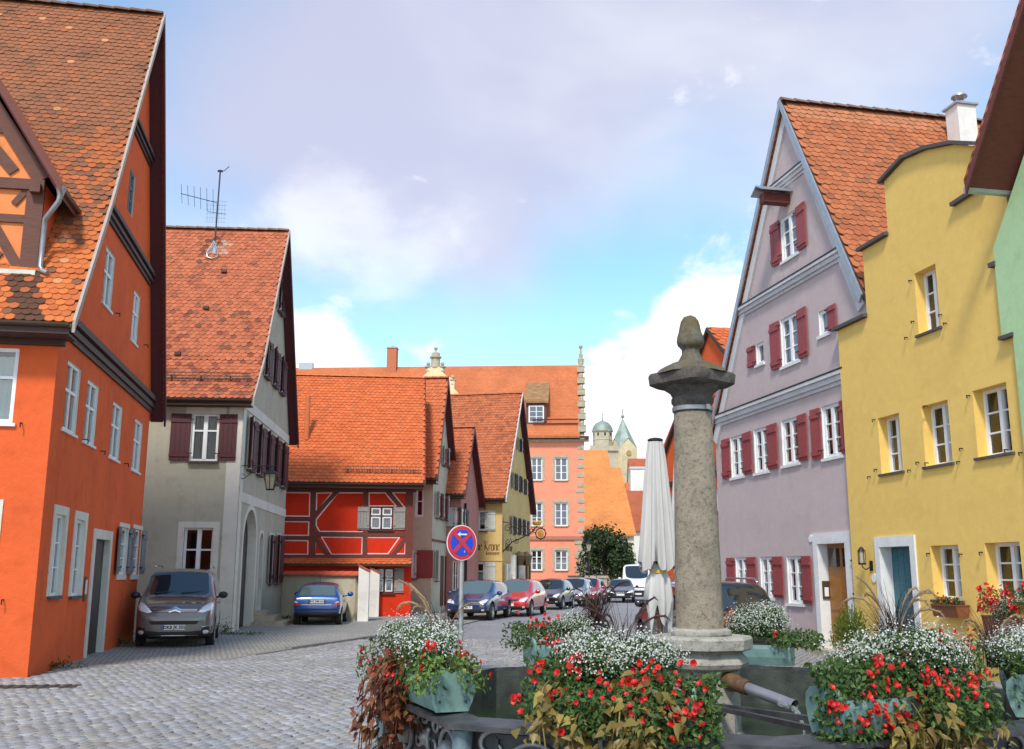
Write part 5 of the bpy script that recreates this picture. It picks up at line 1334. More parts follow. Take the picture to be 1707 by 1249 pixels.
mb = MB(); mb.lathe([(16*K_, zc(752)), (16*K_, zc(735)), (16.6*K_, zc(734.5)), (16.6*K_, zc(733.5)), (16*K_, zc(733)), (16*K_, zc(721)), (18*K_, zc(720.5)), (18*K_, zc(719.5))], (0, 0, 0), 8); mb.build('drum', 'church_stone', t)
for k in range(8):
    a = 2*math.pi*k/8; mb = MB(); r = 15.2*K_; M_ = Matrix.Rotation(a, 4, 'Z')
    mb.add([M_ @ Vector(p) for p in [(r, -1.3*K_, zc(728)), (r, 1.3*K_, zc(728)), (r, 1.3*K_, zc(723)), (r, -1.3*K_, zc(723)), (r-.3, -1.3*K_, zc(728)), (r-.3, 1.3*K_, zc(728)), (r-.3, 1.3*K_, zc(723)), (r-.3, -1.3*K_, zc(723))]], [(0,1,2,3),(4,5,6,7),(0,1,5,4),(2,3,7,6),(0,3,7,4),(1,2,6,5)]); mb.build('window', 'interior', t)
mb = MB(); mb.lathe([(17.5*K_, zc(719.5)), (16.6*K_, zc(715)), (14.5*K_, zc(710)), (11*K_, zc(706)), (5*K_, zc(703)), (1.2*K_, zc(701)), (.5*K_, zc(692)), (.3*K_, zc(684))], (0, 0, 0), 16); mb.ball((0, 0, zc(691)), 1.3*K_, 8); mb.build('dome', 'copper_green', t, smooth=30)
# church: gabled tower with a green spire
def zc(v): return at_depth(1043, v, D).z
q = at_depth(1043, 957, D); t = thing('church_spire', (q.x, q.y, 0), R_(24), 'pale stone church tower with gabled top and pointed green copper spire', 'tower')
s_ = 16.5*K_; za, zb = zc(749), zc(733)
mb = MB()
for k in range(4):
    M_ = Matrix.Rotation(k*math.pi/2, 4, 'Z'); mb.add([M_ @ Vector(p) for p in [(-s_, -s_, 0), (s_, -s_, 0), (s_, -s_, za), (0, -s_, zb), (-s_, -s_, za)]], [(0,1,2,3,4)])
mb.build('tower_body', 'church_pale', t)
mb = MB(); ap = Vector((0, 0, zc(697))); R2_ = s_*1.02
for k in range(4):
    M_ = Matrix.Rotation(k*math.pi/2, 4, 'Z'); c0 = M_ @ Vector((-R2_, -R2_, za)); c1 = M_ @ Vector((R2_, -R2_, za)); g = M_ @ Vector((0, -R2_, zb+.2))
    mb.add([c0, g, ap], [(0,1,2)]); mb.add([g, c1, ap], [(0,1,2)])
mb.tube([ap-Vector((0, 0, .5)), ap+Vector((0, 0, 2.4))], .12, 6); mb.ball(ap+Vector((0, 0, .4)), .5, 8); mb.build('spire', 'copper_green', t)
for k in range(4):
    M_ = Matrix.Rotation(k*math.pi/2, 4, 'Z'); mb = MB(); mb.lathe([(.01, -.2), (4.4*K_, -.2), (4.4*K_, .1), (3.4*K_, .15), (.01, .12)], (0, -s_-.05, zc(757)), 16, axis='y')
    mb.v = [tuple(M_ @ Vector(p)) for p in mb.v]; mb.build('clock_face', plain('clock_ochre', (.42, .28, .10), .8), t)
    mb = MB(); F0 = zc(777); mb.add([M_ @ Vector((x, -s_-.08, z)) for x, z in [(a, b+F0) for a, b in arch_loop(-2.6*K_, 2.6*K_, -1, 4.5*K_)]], [tuple(range(17))]); mb.build('window', 'timber_redbrown', t)
# ================================================================== ground, cobbles, kerb
def cobble_mat(name, c0, c1, ang, sx, sy, rough=.75):
    m, nt, b = new_mat(name)
    v = coords(nt, rot=(0, 0, R_(ang)))
    br = nt.nodes.new('ShaderNodeTexBrick'); br.offset = .5
    br.inputs['Scale'].default_value = 1.0; br.inputs['Brick Width'].default_value = sx; br.inputs['Row Height'].default_value = sy
    br.inputs['Mortar Size'].default_value = .012; br.inputs['Mortar Smooth'].default_value = .35; br.inputs['Bias'].default_value = 0
    br.inputs['Color1'].default_value = (*c0, 1); br.inputs['Color2'].default_value = (*c1, 1); br.inputs['Mortar'].default_value = (.10, .10, .09, 1)
    n = nt.nodes.new('ShaderNodeTexNoise'); n.inputs['Scale'].default_value = 2.3; n.inputs['Detail'].default_value = 3
    nt.links.new(v, n.inputs['Vector'])
    vm = nt.nodes.new('ShaderNodeMix'); vm.data_type = 'VECTOR'; vm.inputs[0].default_value = .10
    nt.links.new(v, vm.inputs[4]); nt.links.new(n.outputs['Color'], vm.inputs[5]); nt.links.new(vm.outputs[1], br.inputs['Vector'])
    big = cramp(nt, noise(nt, coords(nt), .35, 5, .65), [(.3, (.80,)*3), (.7, (1.10,)*3)])
    col = mix(nt, 1.0, br.outputs['Color'], big, 'MULTIPLY')
    nt.links.new(col, b.inputs['Base Color']); b.inputs['Roughness'].default_value = rough
    bump(nt, b, br.outputs['Fac'], -.5, .03)
    return m
cobble_mat('street_setts', (.25, .25, .257), (.33, .327, .33), -66, .17, .115)
cobble_mat('pavement_setts', (.29, .28, .245), (.38, .365, .325), 12, .11, .10)
mb = MB(); mb.poly([(-400, -60, 0), (400, -60, 0), (400, 900, 0), (-400, 900, 0)]); gr = struct(mb.build('ground', 'street_setts'))
# pavement along the left-hand houses, behind the kerb
kpts = [ground(375, 1103), ground(420, 1095.5), ground(480, 1086), ground(540, 1077), ground(600, 1068), ground(660, 1060), ground(720, 1052), ground(760, 1045)]
pv = [(p.x, p.y) for p in kpts] + [(2.5, 62), (-4, 64), (-14, 62), (-14, 18.5), (ground(150, 1112).x, ground(150, 1112).y), (ground(300, 1106).x, ground(300, 1106).y)]
mb = MB(); mb.poly([(x, y, .03) for x, y in pv]); struct(mb.build('pavement', 'pavement_setts'))
plain('kerb_stone', (.22, .21, .19), .85, bmp=.4, var=.2)
kb = bpy.data.objects.new('kerb', None); COL.objects.link(kb); struct(kb); kb.location = kpts[0]
for a, b in zip(kpts[:-1], kpts[1:]):
    n = max(1, int((b-a).length/1.1))
    for i in range(n):
        p = a+(b-a)*(i/n)-kpts[0]; q = a+(b-a)*((i+1)/n)-kpts[0]; d = (q-p).normalized()*.006; mb = MB(); k = min(1., .45+.2*(p.length))
        mb.bar(p+d+Vector((0, 0, .045*k)), q-d+Vector((0, 0, .045*k)), .17, .09*k+random.uniform(-.008, .008)); mb.build('kerb_stone', 'kerb_stone', kb)
# laid setts close to the camera
def sett_mesh(l, w, h=.035, seed=0):
    r = random.Random(seed); j = lambda s=.008: r.uniform(-s, s)
    A = [(-l/2+j(), -w/2+j()), (l/2+j(), -w/2+j()), (l/2+j(), w/2+j()), (-l/2+j(), w/2+j())]
    v = [(x, y, -.02) for x, y in A] + [(x*.97, y*.96, h*.65) for x, y in A] + [(x*.88, y*.85, h+j(.004)) for x, y in A] + [(0, 0, h+.003)]
    f = [(i, (i+1) % 4, 4+(i+1) % 4, 4+i) for i in range(4)] + [(4+i, 4+(i+1) % 4, 8+(i+1) % 4, 8+i) for i in range(4)] + [(8+i, 8+(i+1) % 4, 12) for i in range(4)]
    return v, f
def sett_stone(name, c0, c1):
    m, nt, b = new_mat(name); a = nt.nodes.new('ShaderNodeAttribute'); a.attribute_name = 'tint'; v = coords(nt)
    wp = nt.nodes.new('ShaderNodeNewGeometry')
    big = cramp(nt, noise(nt, wp.outputs['Position'], .45, 5, .6), [(.3, (.82,)*3), (.7, (1.12,)*3)])
    g = cramp(nt, noise(nt, wp.outputs['Position'], 26, 5, .75), [(.3, (.75,)*3), (.7, (1.15,)*3)])
    col = mix(nt, 1.0, a.outputs['Color'], big, 'MULTIPLY'); col = mix(nt, 1.0, col, g, 'MULTIPLY')
    nt.links.new(col, b.inputs['Base Color']); b.inputs['Roughness'].default_value = .62; b.inputs['Specular IOR Level'].default_value = .45
    bump(nt, b, noise(nt, wp.outputs['Position'], 60, 4, .7), .35, .006); return m
sett_stone('sett_stone', 0, 0)
var = []
for k in range(14):
    v, f_ = sett_mesh(.168+.010*(k % 3), .106+.006*(k % 2), .036, k); me = bpy.data.meshes.new('sett'); me.from_pydata(v, [], f_); me.materials.append(MATS['sett_stone'])
    c = lerp3((.235, .237, .245), (.36, .357, .36), random.random()); c = c if random.random() > .25 else lerp3(c, (.30, .275, .235), .7)
    me.attributes.new('tint', 'FLOAT_COLOR', 'FACE').data.foreach_set('color', [*c, 1]*len(f_)); me.polygons.foreach_set('use_smooth', [True]*len(f_)); var.append((me, v, f_, c))
ang = R_(66); ux = Vector((math.cos(ang), math.sin(ang), 0)); uy = Vector((-math.sin(ang), math.cos(ang), 0))
Oc = Vector((1.36, 7.4, 0)); OR = 2.3
Ko = HO.K; e1 = HO.ex; e2 = HO.ey
spots = []
for j in range(-160, 235):
    for i in range(-20, 175):
        p = Vector((-3.0, 6.0, 0)) + ux*((i-50)*.186 + (.093 if j % 2 else 0) + .02*math.sin(j*1.3)) + uy*(j*.121 + .03*math.sin(i*.35+j*.05))
        if p.y < 7.2 or p.y > 27 or abs(p.x) > p.y*.58+1.2 or p.x > 3.2: continue
        if (p-Oc).length < 2.2 or (p.x > -.6 and p.y < 13): continue
        q = p-Ko
        if q.dot(e2) > -.1 and q.dot(e1) < .1 : continue
        if in_poly(p.x, p.y, pv): continue
        spots.append(p)
spots.sort(key=lambda p: p.length if abs(p.x) < p.y*.52 else 1e3)
mb = MB(); mb.poly([(x, y, .004) for x, y in ((-.62, 7.1), (-.62, 13), (3.3, 13), (3.3, 27), (-17, 27), (-5.5, 7.1))]); struct(mb.build('sett_bedding', plain('joint_soil', (.12, .115, .10), .95, bmp=.4)))
rs = random.Random(11)
def sett_m(p): return Matrix.Translation(p+Vector((0, 0, rs.uniform(-.004, .008)))) @ Matrix.Rotation(ang+rs.uniform(-.04, .04), 4, 'Z') @ Matrix.Rotation(rs.uniform(-.03, .03), 4, 'X') @ Matrix.Rotation(rs.uniform(-.02, .02), 4, 'Y')
for p in spots[:300]: link('sett', rs.choice(var)[0], gr, None, sett_m(p))
vs_, fs_, cs_ = [], [], []
for p in spots[300:]:
    me, v, f_, c = rs.choice(var); M_ = np.array(sett_m(p)); o = len(vs_); A = np.array(v) @ M_[:3, :3].T + M_[:3, 3]
    vs_ += A.tolist(); fs_ += [tuple(o+i for i in q) for q in f_]; k = rs.uniform(.86, 1.12); cs_ += [c[0]*k, c[1]*k, c[2]*k, 1]*len(f_)
me = bpy.data.meshes.new('sett_field'); me.from_pydata(vs_, [], fs_); me.materials.append(MATS['sett_stone']); me.attributes.new('tint', 'FLOAT_COLOR', 'FACE').data.foreach_set('color', cs_); me.polygons.foreach_set('use_smooth', [True]*len(fs_))
link('sett_field', me, gr, 'stuff')
# manhole cover by the orange corner
p = ground(30, 1150); t = thing('manhole_cover', p, R_(10), 'rusty iron manhole cover in setts by the orange house corner', 'manhole cover')
mb = MB(); mb.box(-.75, .85, -.22, .22, 0, .045); mb.build('frame', plain('rust_iron', (.07, .06, .05), .7, metal=.4, bmp=.4), t)
for i in range(9): mb = MB(); mb.box(-.68+i*.165, -.6+i*.165, -.17, .17, .046, .056); mb.build('rib', 'rust_iron', t)
# ================================================================== cars
def paint(name, c, metal=.35, rough=.28): return plain(name, c, rough, metal=metal, var=.03, coat=1.0)
paint('paint_taupe', (.15, .143, .135), .5); paint('paint_blue', (.010, .065, .26)); paint('paint_navy', (.016, .045, .15)); paint('paint_red', (.50, .012, .012), .1); paint('paint_black', (.012, .012, .014)); paint('paint_silver', (.42, .42, .43), .7); paint('paint_crimson', (.42, .012, .03), .1); paint('paint_white', (.78, .78, .78), 0)
plain('car_plastic', (.016, .016, .017), .55, var=.05); plain('tyre_rubber', (.02, .02, .02), .85, var=.05); plain('rim_alloy', (.50, .51, .52), .3, metal=.9, var=.05)
plain('lamp_clear', (.78, .80, .82), .1, metal=.25, var=.2, nscale=30, coat=1.0); plain('lamp_red', (.40, .01, .01), .15, coat=1.0); plain('lamp_pale', (.62, .50, .46), .15, coat=1.0); plain('chrome', (.65, .66, .67), .12, metal=1.0, var=.02)
plain('plate_white', (.80, .80, .78), .35); plain('plate_blue', (.02, .12, .52), .35); plain('plate_black', (.01, .01, .01), .5)
glass_mat('car_glass', (.018, .024, .030), .02); glass_mat('car_glass_pale', (.09, .13, .135), .03)
def interp(P, x):
    if x <= P[0][0]: return P[0][1]
    for (a, b), (c, d) in zip(P[:-1], P[1:]):
        if x <= c: return b+(d-b)*(x-a)/(c-a)
    return P[-1][1]
def wheel_meshes(r, w=.2, spokes=5):
    mb = MB(); mb.lathe([(r*.62, -w/2), (r*.9, -w/2), (r, -w*.32), (r, w*.32), (r*.9, w/2), (r*.62, w/2), (r*.6, w*.3), (r*.6, -w*.3), (r*.62, -w/2)], (0, 0, 0), 28, axis='y', caps=False); ty = mb.mesh('tyre', 'tyre_rubber', 40)
    mb = MB(); mb.lathe([(r*.64, w*.46), (r*.60, w*.5), (r*.56, w*.42), (r*.55, w*.1), (r*.64, w*.0)], (0, 0, 0), 28, axis='y', caps=False); mb.lathe([(.01, w*.44), (r*.13, w*.44), (r*.15, w*.3)], (0, 0, 0), 12, axis='y')
    for k in range(spokes):
        a = 2*math.pi*k/spokes; d = Vector((math.cos(a), 0, math.sin(a))); mb.bar(d*(r*.1)+Vector((0, w*.38, 0)), d*(r*.58)+Vector((0, w*.42, 0)), w*.12, r*.17, up=(0, 1, 0)) if False else mb.bar(d*(r*.1)+Vector((0, w*.36, 0)), d*(r*.58)+Vector((0, w*.4, 0)), r*.19, w*.14, up=(0, 1, 0))
    rm = mb.mesh('rim', 'rim_alloy', 40)
    mb = MB(); mb.lathe([(.01, w*.05), (r*.56, w*.05)], (0, 0, 0), 24, axis='y'); dk = mb.mesh('brake_disc', 'car_plastic')
    return ty, rm, dk
def in_range(x, rs): return any(a <= x <= b for a, b in rs)
def make_car(name, loc, head, label, cat, group, S):
    """S: L, W, top (x from the nose, height), belt, cab=(cowl, roof front, roof rear, tail), pillars, wheels, colour"""
    L, Wd = S['L'], S['W']; top = S['top']; xa, xb, xc, xd = S['cab']; b0, b1 = S['belt']; zr = max(z for _, z in top)
    xs = sorted(set([x for x, _ in top] + [xa, xb, xc, xd] + [v for p in S['pillars'] for v in p] + S.get('extra', [])))
    hw = Wd/2; wpl = S.get('plan', [(0, .80), (.10, .90), (.35, .97), (1.0, 1.0), (L-.8, 1.0), (L-.2, .96), (L, .88)])
    rr = S.get('roofw', .76); bot = S.get('bot', [(0, .30), (.25, .22), (L-.3, .24), (L, .34)])
    rows = []
    for x in xs:
        zt = interp(top, x); w = hw*interp(wpl, x); zb = interp(bot, x); zbl = b0+(b1-b0)*x/L
        k = max(0, min(1, (zt-zbl)/(zr-zbl)))
        if zt < zbl+.06: zbl_ = zt-.07; wr = w*.93; z5 = zt-.045
        else: zbl_ = zbl; wr = w*(.93+(rr-.93)*k); z5 = zbl+.025
        e = .10*k+.02
        rows.append([(0, zb), (w*.82, zb), (w*.97, zb+.10), (w, .5*(zb+zbl_)+.03), (w*.985, zbl_), (w*.965, z5), (wr*(1.0), max(z5+.008, zt-e)), (wr*.86, zt-.25*e), (0, zt+.012)])
    nS = 9; V = []; F_ = []; Mi = []
    for x, rw in zip(xs, rows):
        for y, z in rw: V.append((L/2-x, y, z))
        for y, z in rw[1:-1][::-1]: V.append((L/2-x, -y, z))
    m = 2*nS-2
    def mat_for(i, k):
        kk = k if k < nS-1 else (2*nS-3-k); xm0, xm1 = xs[i], xs[i+1]
        pil = any(abs(xm0-a) < 1e-6 and abs(xm1-b) < 1e-6 for a, b in S['pillars'])
        if kk in (0, 1): return 4
        if kk == 5 and xm0 >= xa+.2 and xm1 <= xd-.1 and not pil and xm1 <= S.get('side_end', 99): return 2
        if kk == 7 and xm0 >= xa-1e-6 and xm1 <= xb+1e-6: return 1
        if kk == 7 and xm0 >= xc-1e-6 and xm1 <= xd+1e-6: return 3
        return 0
    for i in range(len(xs)-1):
        for k in range(m): F_.append((i*m+k, i*m+(k+1) % m, (i+1)*m+(k+1) % m, (i+1)*m+k)); Mi.append(mat_for(i, k))
    for base in (0, (len(xs)-1)*m):
        for k in range(nS-1):
            F_.append((base+k, base+k+1, base+(m-k-1) % m, base+(m-k) % m) if k > 0 and k < nS-2 else ((base, base+1, base+m-1) if k == 0 else (base+nS-2, base+nS-1, base+m-nS+2))); Mi.append(4 if k < 2 else 0)
    me = bpy.data.meshes.new('loft'); me.from_pydata(V, [], F_); me.polygons.foreach_set('material_index', Mi)
    bm = bmesh.new(); bm.from_mesh(me); bmesh.ops.recalc_face_normals(bm, faces=bm.faces)
    cl = bm.edges.layers.float.new('crease_edge')
    for e in bm.edges:
        if len(e.link_faces) == 2 and e.link_faces[0].material_index != e.link_faces[1].material_index: e[cl] = .55
    bm.to_mesh(me); bm.free()
    ob = bpy.data.objects.new('loft', me); COL.objects.link(ob)
    sm = ob.modifiers.new('s', 'SUBSURF'); sm.levels = 2; sm.render_levels = 2
    r = S['r']; cut = MB()
    for xw in S['axles']:
        for sy in (-1, 1): cut.lathe([(r*1.13, -.24), (r*1.13, .3)] if sy > 0 else [(r*1.13, -.3), (r*1.13, .24)], (L/2-xw, sy*(hw-.06), r+.02), 24, axis='y')
    co = cut.build('cutter', 'car_plastic'); bo = ob.modifiers.new('b', 'BOOLEAN'); bo.object = co; bo.operation = 'DIFFERENCE'; bo.solver = 'EXACT'
    dg = bpy.context.evaluated_depsgraph_get(); full = bpy.data.meshes.new_from_object(ob.evaluated_get(dg))
    bpy.data.objects.remove(ob); bpy.data.objects.remove(co)
    q = Vector((loc[0], loc[1], .03)); root = thing(name, q, R_(head), label, cat, group)
    bmf = bmesh.new(); bmf.from_mesh(full); bvh = BVHTree.FromBMesh(bmf)
    arch = [(L/2-x, r+.02) for x in S['axles']]
    names = {0: ('body', S['paint']), 1: ('windshield', S.get('glass', 'car_glass')), 2: ('side_window', 'car_glass'), 3: ('rear_window', S.get('rglass', 'car_glass')), 4: ('sill', S.get('lower', 'car_plastic'))}
    for mi, (nm, mt) in names.items():
        b2 = bmf.copy(); dl = []
        for f_ in b2.faces:
            idx = f_.material_index; c = f_.calc_center_median()
            if idx > 4 or any(abs(math.hypot(c.x-ax_, c.z-az_)-r*1.13) < .02 and abs(c.y) < hw*.97 for ax_, az_ in arch): idx = 4
            if nm == 'side_window' and idx == 2: pass
            if idx != mi: dl.append(f_)
        bmesh.ops.delete(b2, geom=dl, context='FACES')
        if nm == 'side_window':
            for sd, _ in ((1, 0), (-1, 0)):
                b3 = b2.copy(); bmesh.ops.delete(b3, geom=[f_ for f_ in b3.faces if f_.calc_center_median().y*sd < 0], context='FACES')
                if b3.faces:
                    m2 = bpy.data.meshes.new(nm); b3.to_mesh(m2); m2.materials.clear(); m2.materials.append(MATS[mt]); m2.polygons.foreach_set('material_index', [0]*len(m2.polygons)); m2.polygons.foreach_set('use_smooth', [True]*len(m2.polygons)); link(nm, m2, root)
                b3.free()
        elif b2.faces:
            m2 = bpy.data.meshes.new(nm); b2.to_mesh(m2); m2.materials.clear(); m2.materials.append(MATS[mt]); m2.polygons.foreach_set('material_index', [0]*len(m2.polygons)); m2.polygons.foreach_set('use_smooth', [True]*len(m2.polygons)); m2.set_sharp_from_angle(angle=R_(50)); link(nm, m2, root)
        b2.free()
    bmf.free()
    def decal(nm, pts, mt, end=1, off=.012, parent=root, dens=4, bulge=0.0):
        """a plate that follows the body: outline in (y, z), laid on from the front (end=1) or rear (-1)"""
        cy_ = sum(p[0] for p in pts)/len(pts); cz_ = sum(p[1] for p in pts)/len(pts); o = []
        for (a, b), (c, d) in zip(pts, pts[1:]+pts[:1]):
            for k in range(dens): o.append((a+(c-a)*k/dens, b+(d-b)*k/dens))
        n = len(o); vs = []
        for f_ in (0, .5, .85, 1.0):
            ring = [(cy_+(y-cy_)*f_, cz_+(z-cz_)*f_) for y, z in o] if f_ else [(cy_, cz_)]
            for y, z in ring:
                h = bvh.ray_cast(Vector((end*(L/2+1), y, z)), Vector((-end, 0, 0)))
                x = h[0].x if h[0] is not None and h[0].x*end > 0 else end*(L/2-.35)
                vs.append((x+end*(off+bulge*(1-f_*f_)), y, z))
        fs = [(0, 1+k, 1+(k+1) % n) for k in range(n)] + [(1+j*n+k, 1+j*n+(k+1) % n, 1+(j+1)*n+(k+1) % n, 1+(j+1)*n+k) for j in range(2) for k in range(n)]
        # a rim down into the body gives the plate thickness
        base = len(vs); vs += [(vs[1+2*n+k][0]-end*(off+.03), vs[1+2*n+k][1], vs[1+2*n+k][2]) for k in range(n)]
        fs += [(1+2*n+k, 1+2*n+(k+1) % n, base+(k+1) % n, base+k) for k in range(n)]
        mb = MB(); mb.add(vs, fs); return mb.build(nm, mt, parent, smooth=40)
    def both(nm, pts, mt, **k):
        for s_ in (1, -1): decal(nm, [(y*s_, z) for y, z in pts], mt, **k)
    def plate(end, z, txt, y=0, w=.52):
        h = bvh.ray_cast(Vector((end*(L/2+1), y, z)), Vector((-end, 0, 0))); x = (h[0].x if h[0] is not None else end*L/2)+end*.02
        mb = MB(); mb.box(x, x+end*.012, y-w/2, y+w/2, z-.056, z+.056); po = mb.build('number_plate', 'plate_white', root)
        mb = MB(); mb.box(x+end*.012, x+end*.014, y-end*(-w/2), y-end*(-w/2+.045), z-.054, z+.054) if False else mb.box(x+end*.012, x+end*.0145, y+end*(-w/2+.0), y+end*(-w/2+.045), z-.054, z+.054); mb.build('country_strip', 'plate_blue', po)
        if txt:
            t_ = text_mesh('plate_text', txt, .098, 'plate_black', .001, weight=.003); link('plate_text', t_, po, None, Matrix.Translation((x+end*.0135, y+end*.02, z)) @ Matrix.Rotation(math.pi/2*end, 4, 'Z') @ Matrix.Rotation(math.pi/2, 4, 'X'))
    ty, rm, dk = wheel_meshes(r)
    for xw in S['axles']:
        for sy in (-1, 1):
            w0 = link('wheel', dk, root, None, Matrix.Translation((L/2-xw, sy*(hw-.115), r-.03)) @ (Matrix.Rotation(math.pi, 4, 'Z') if sy < 0 else Matrix()))
            link('tyre', ty, w0); link('rim', rm, w0)
    for sy in (-1, 1):
        mb = MB(); xm = L/2-xa-.28; zm = b0+(b1-b0)*(xa+.3)/L+.08
        mb.ball((xm, sy*(hw+.12), zm), .12, 10, sx=.55, sy=1.0, sz=.72); mb.bar((xm, sy*(hw-.06), zm-.06), (xm, sy*(hw+.08), zm-.03), .07, .04); mb.build('mirror', S.get('mirror', S['paint']), root, smooth=True)
    for sy in (-1, 1):
        for xh in S.get('handles', ()):
            h = bvh.ray_cast(Vector((L/2-xh, sy*2, b0-.1)), Vector((0, -sy, 0)))
            if h[0] is not None: mb = MB(); mb.box(h[0].x-.1, h[0].x+.1, h[0].y-sy*.005, h[0].y+sy*.03, b0-.12, b0-.085); mb.build('door_handle', S['paint'], root)
    return root, decal, both, plate, bvh
def ground_pt(u, v): p = ground(u, v); return (p.x, p.y)
def move_back(u, v, head, L, side=0.0):
    """centre of a car whose nose stands over the pixel"""
    p = ground(u, v, .03); h = R_(head); return (p.x-math.cos(h)*L/2, p.y-math.sin(h)*L/2)
G_L, G_R, G_S = 'cars parked along the left side', 'cars parked on the right', 'cars'
# --- taupe van-like family car
S = dict(L=4.38, W=1.81, top=[(0, .62), (.06, .80), (.16, .93), (.45, 1.03), (.95, 1.13), (1.15, 1.26), (1.72, 1.72), (2.1, 1.80), (3.0, 1.825), (3.9, 1.80), (4.15, 1.74), (4.30, 1.2), (4.38, .7)], belt=(1.06, 1.14), cab=(1.0, 1.75, 4.0, 4.28), pillars=[(2.05, 2.12), (3.0, 3.1)], side_end=3.9, r=.325, axles=(.92, 3.62), paint='paint_taupe', roofw=.80, bot=[(0, .26), (.2, .2), (4.2, .22), (4.38, .3)],
         plan=[(0, .74), (.06, .84), (.16, .92), (.45, .985), (1, 1), (4.1, 1), (4.38, .95)], handles=(1.95, 2.9), mirror='car_plastic')
hd = -76; root, decal, both, plate, bv = make_car('parked_van', move_back(287, 1080, hd, 4.38), hd, 'taupe grey family van parked nose-out between orange house and olive grey house', 'car', G_L, S)
decal('upper_grille', [(-.55, .80), (.55, .80), (.52, .86), (-.52, .86)], 'car_plastic', off=.006)
decal('grille_bar', [(-.50, .815), (.50, .815), (.50, .828), (-.50, .828)], 'chrome', off=.018); decal('grille_bar', [(-.50, .848), (.50, .848), (.50, .862), (-.50, .862)], 'chrome', off=.018)
for k in (0, 1):
    zz = .79+k*.055
    decal('chevron_badge', [(-.13, zz-.005), (0, zz+.05), (.13, zz-.005), (.13, zz+.02), (0, zz+.085), (-.13, zz+.02)], 'chrome', off=.03, dens=3)
decal('lower_grille', [(-.56, .60), (.56, .60), (.50, .52), (-.50, .52)], 'car_plastic', off=.006)
both('headlight', [(.50, .80), (.62, .78), (.80, .84), (.855, .95), (.82, 1.02), (.70, .98), (.58, .88)], 'lamp_clear', bulge=.02)
decal('bumper', [(-.80, .20), (.80, .20), (.84, .40), (.60, .385), (.44, .30), (-.44, .30), (-.60, .385), (-.84, .40)], 'car_plastic', off=.012); both('fog_bezel', [(.56, .28), (.83, .28), (.86, .50), (.64, .44)], 'car_plastic', off=.010)
both('fog_lamp', [(.66, .315), (.69, .30), (.74, .30), (.77, .315), (.78, .345), (.77, .375), (.74, .39), (.69, .39), (.66, .375), (.65, .345)], 'lamp_clear', off=.03, dens=2)
both('fog_trim', [(.63, .455), (.80, .475), (.80, .49), (.63, .47)], 'chrome', off=.02, dens=2)
decal('bumper_strip', [(-.55, .255), (.55, .255), (.55, .275), (-.55, .275)], 'chrome', off=.02)
plate(1, .455, 'DKB JK 555')
for sy in (-1, 1):
    mb = MB(); mb.tube([(.35, sy*.66, 1.83), (.2, sy*.66, 1.88), (-1.5, sy*.66, 1.87), (-1.65, sy*.66, 1.82)], .018, 6); mb.build('roof_rail', 'chrome', root, smooth=True)
mb = MB(); mb.tube([(1.15, .05, 1.22), (1.05, .55, 1.25)], .012, 5); mb.tube([(1.15, -.55, 1.22), (1.05, -.05, 1.25)], .012, 5); mb.build('wiper', 'car_plastic', root)
# --- blue hatchback seen from behind
HATCH = lambda L, H, **k: dict(dict(L=L, W=1.72, top=[(0, .55), (.08, .66), (.2, .73), (.95, .93), (1.75, H-.06), (2.1, H), (L-1.05, H-.02), (L-.55, H-.12), (L-.18, .98), (L-.08, .9), (L, .56)], belt=(.86, .95), cab=(.95, 1.8, L-.75, L-.16), pillars=[(2.05, 2.13), (L-1.15, L-1.05)], side_end=L-.55, r=.30, axles=(.75, L-.72), paint='paint_blue', roofw=.74, handles=(2.2,)), **k)
S = HATCH(3.75, 1.40, W=1.62, r=.285, rglass='car_glass_pale'); hd = 95
p = ground(526, 1043, .03); h = R_(hd); loc = (p.x+math.cos(h)*3.75/2, p.y+math.sin(h)*3.75/2)
root, decal, both, plate, bv = make_car('parked_car', loc, hd, 'small bright blue hatchback parked facing away by the beige courtyard wall', 'car', G_L, S)
both('taillight', [(.56, .64), (.74, .64), (.75, .72), (.72, .73), (.58, .71)], 'lamp_red', end=-1, off=.02); both('indicator_light', [(.60, .725), (.735, .735), (.72, .79), (.64, .765)], 'lamp_pale', end=-1, off=.02)
decal('bumper_strip', [(-.68, .50), (.68, .50), (.68, .54), (-.68, .54)], 'car_plastic', end=-1, off=.02); decal('plate_recess', [(-.30, .70), (.30, .70), (.28, .84), (-.28, .84)], 'car_plastic', end=-1, off=.006)
decal('tail_strip', [(-.5, .655), (.5, .655), (.5, .685), (-.5, .685)], 'paint_silver', end=-1, off=.012)
plate(-1, .775, 'AN DM 616', w=.5); mb = MB(); mb.tube([(-.9, .0, 1.38), (-1.0, 0, 1.62)], .006, 5); mb.build('aerial', 'car_plastic', root)
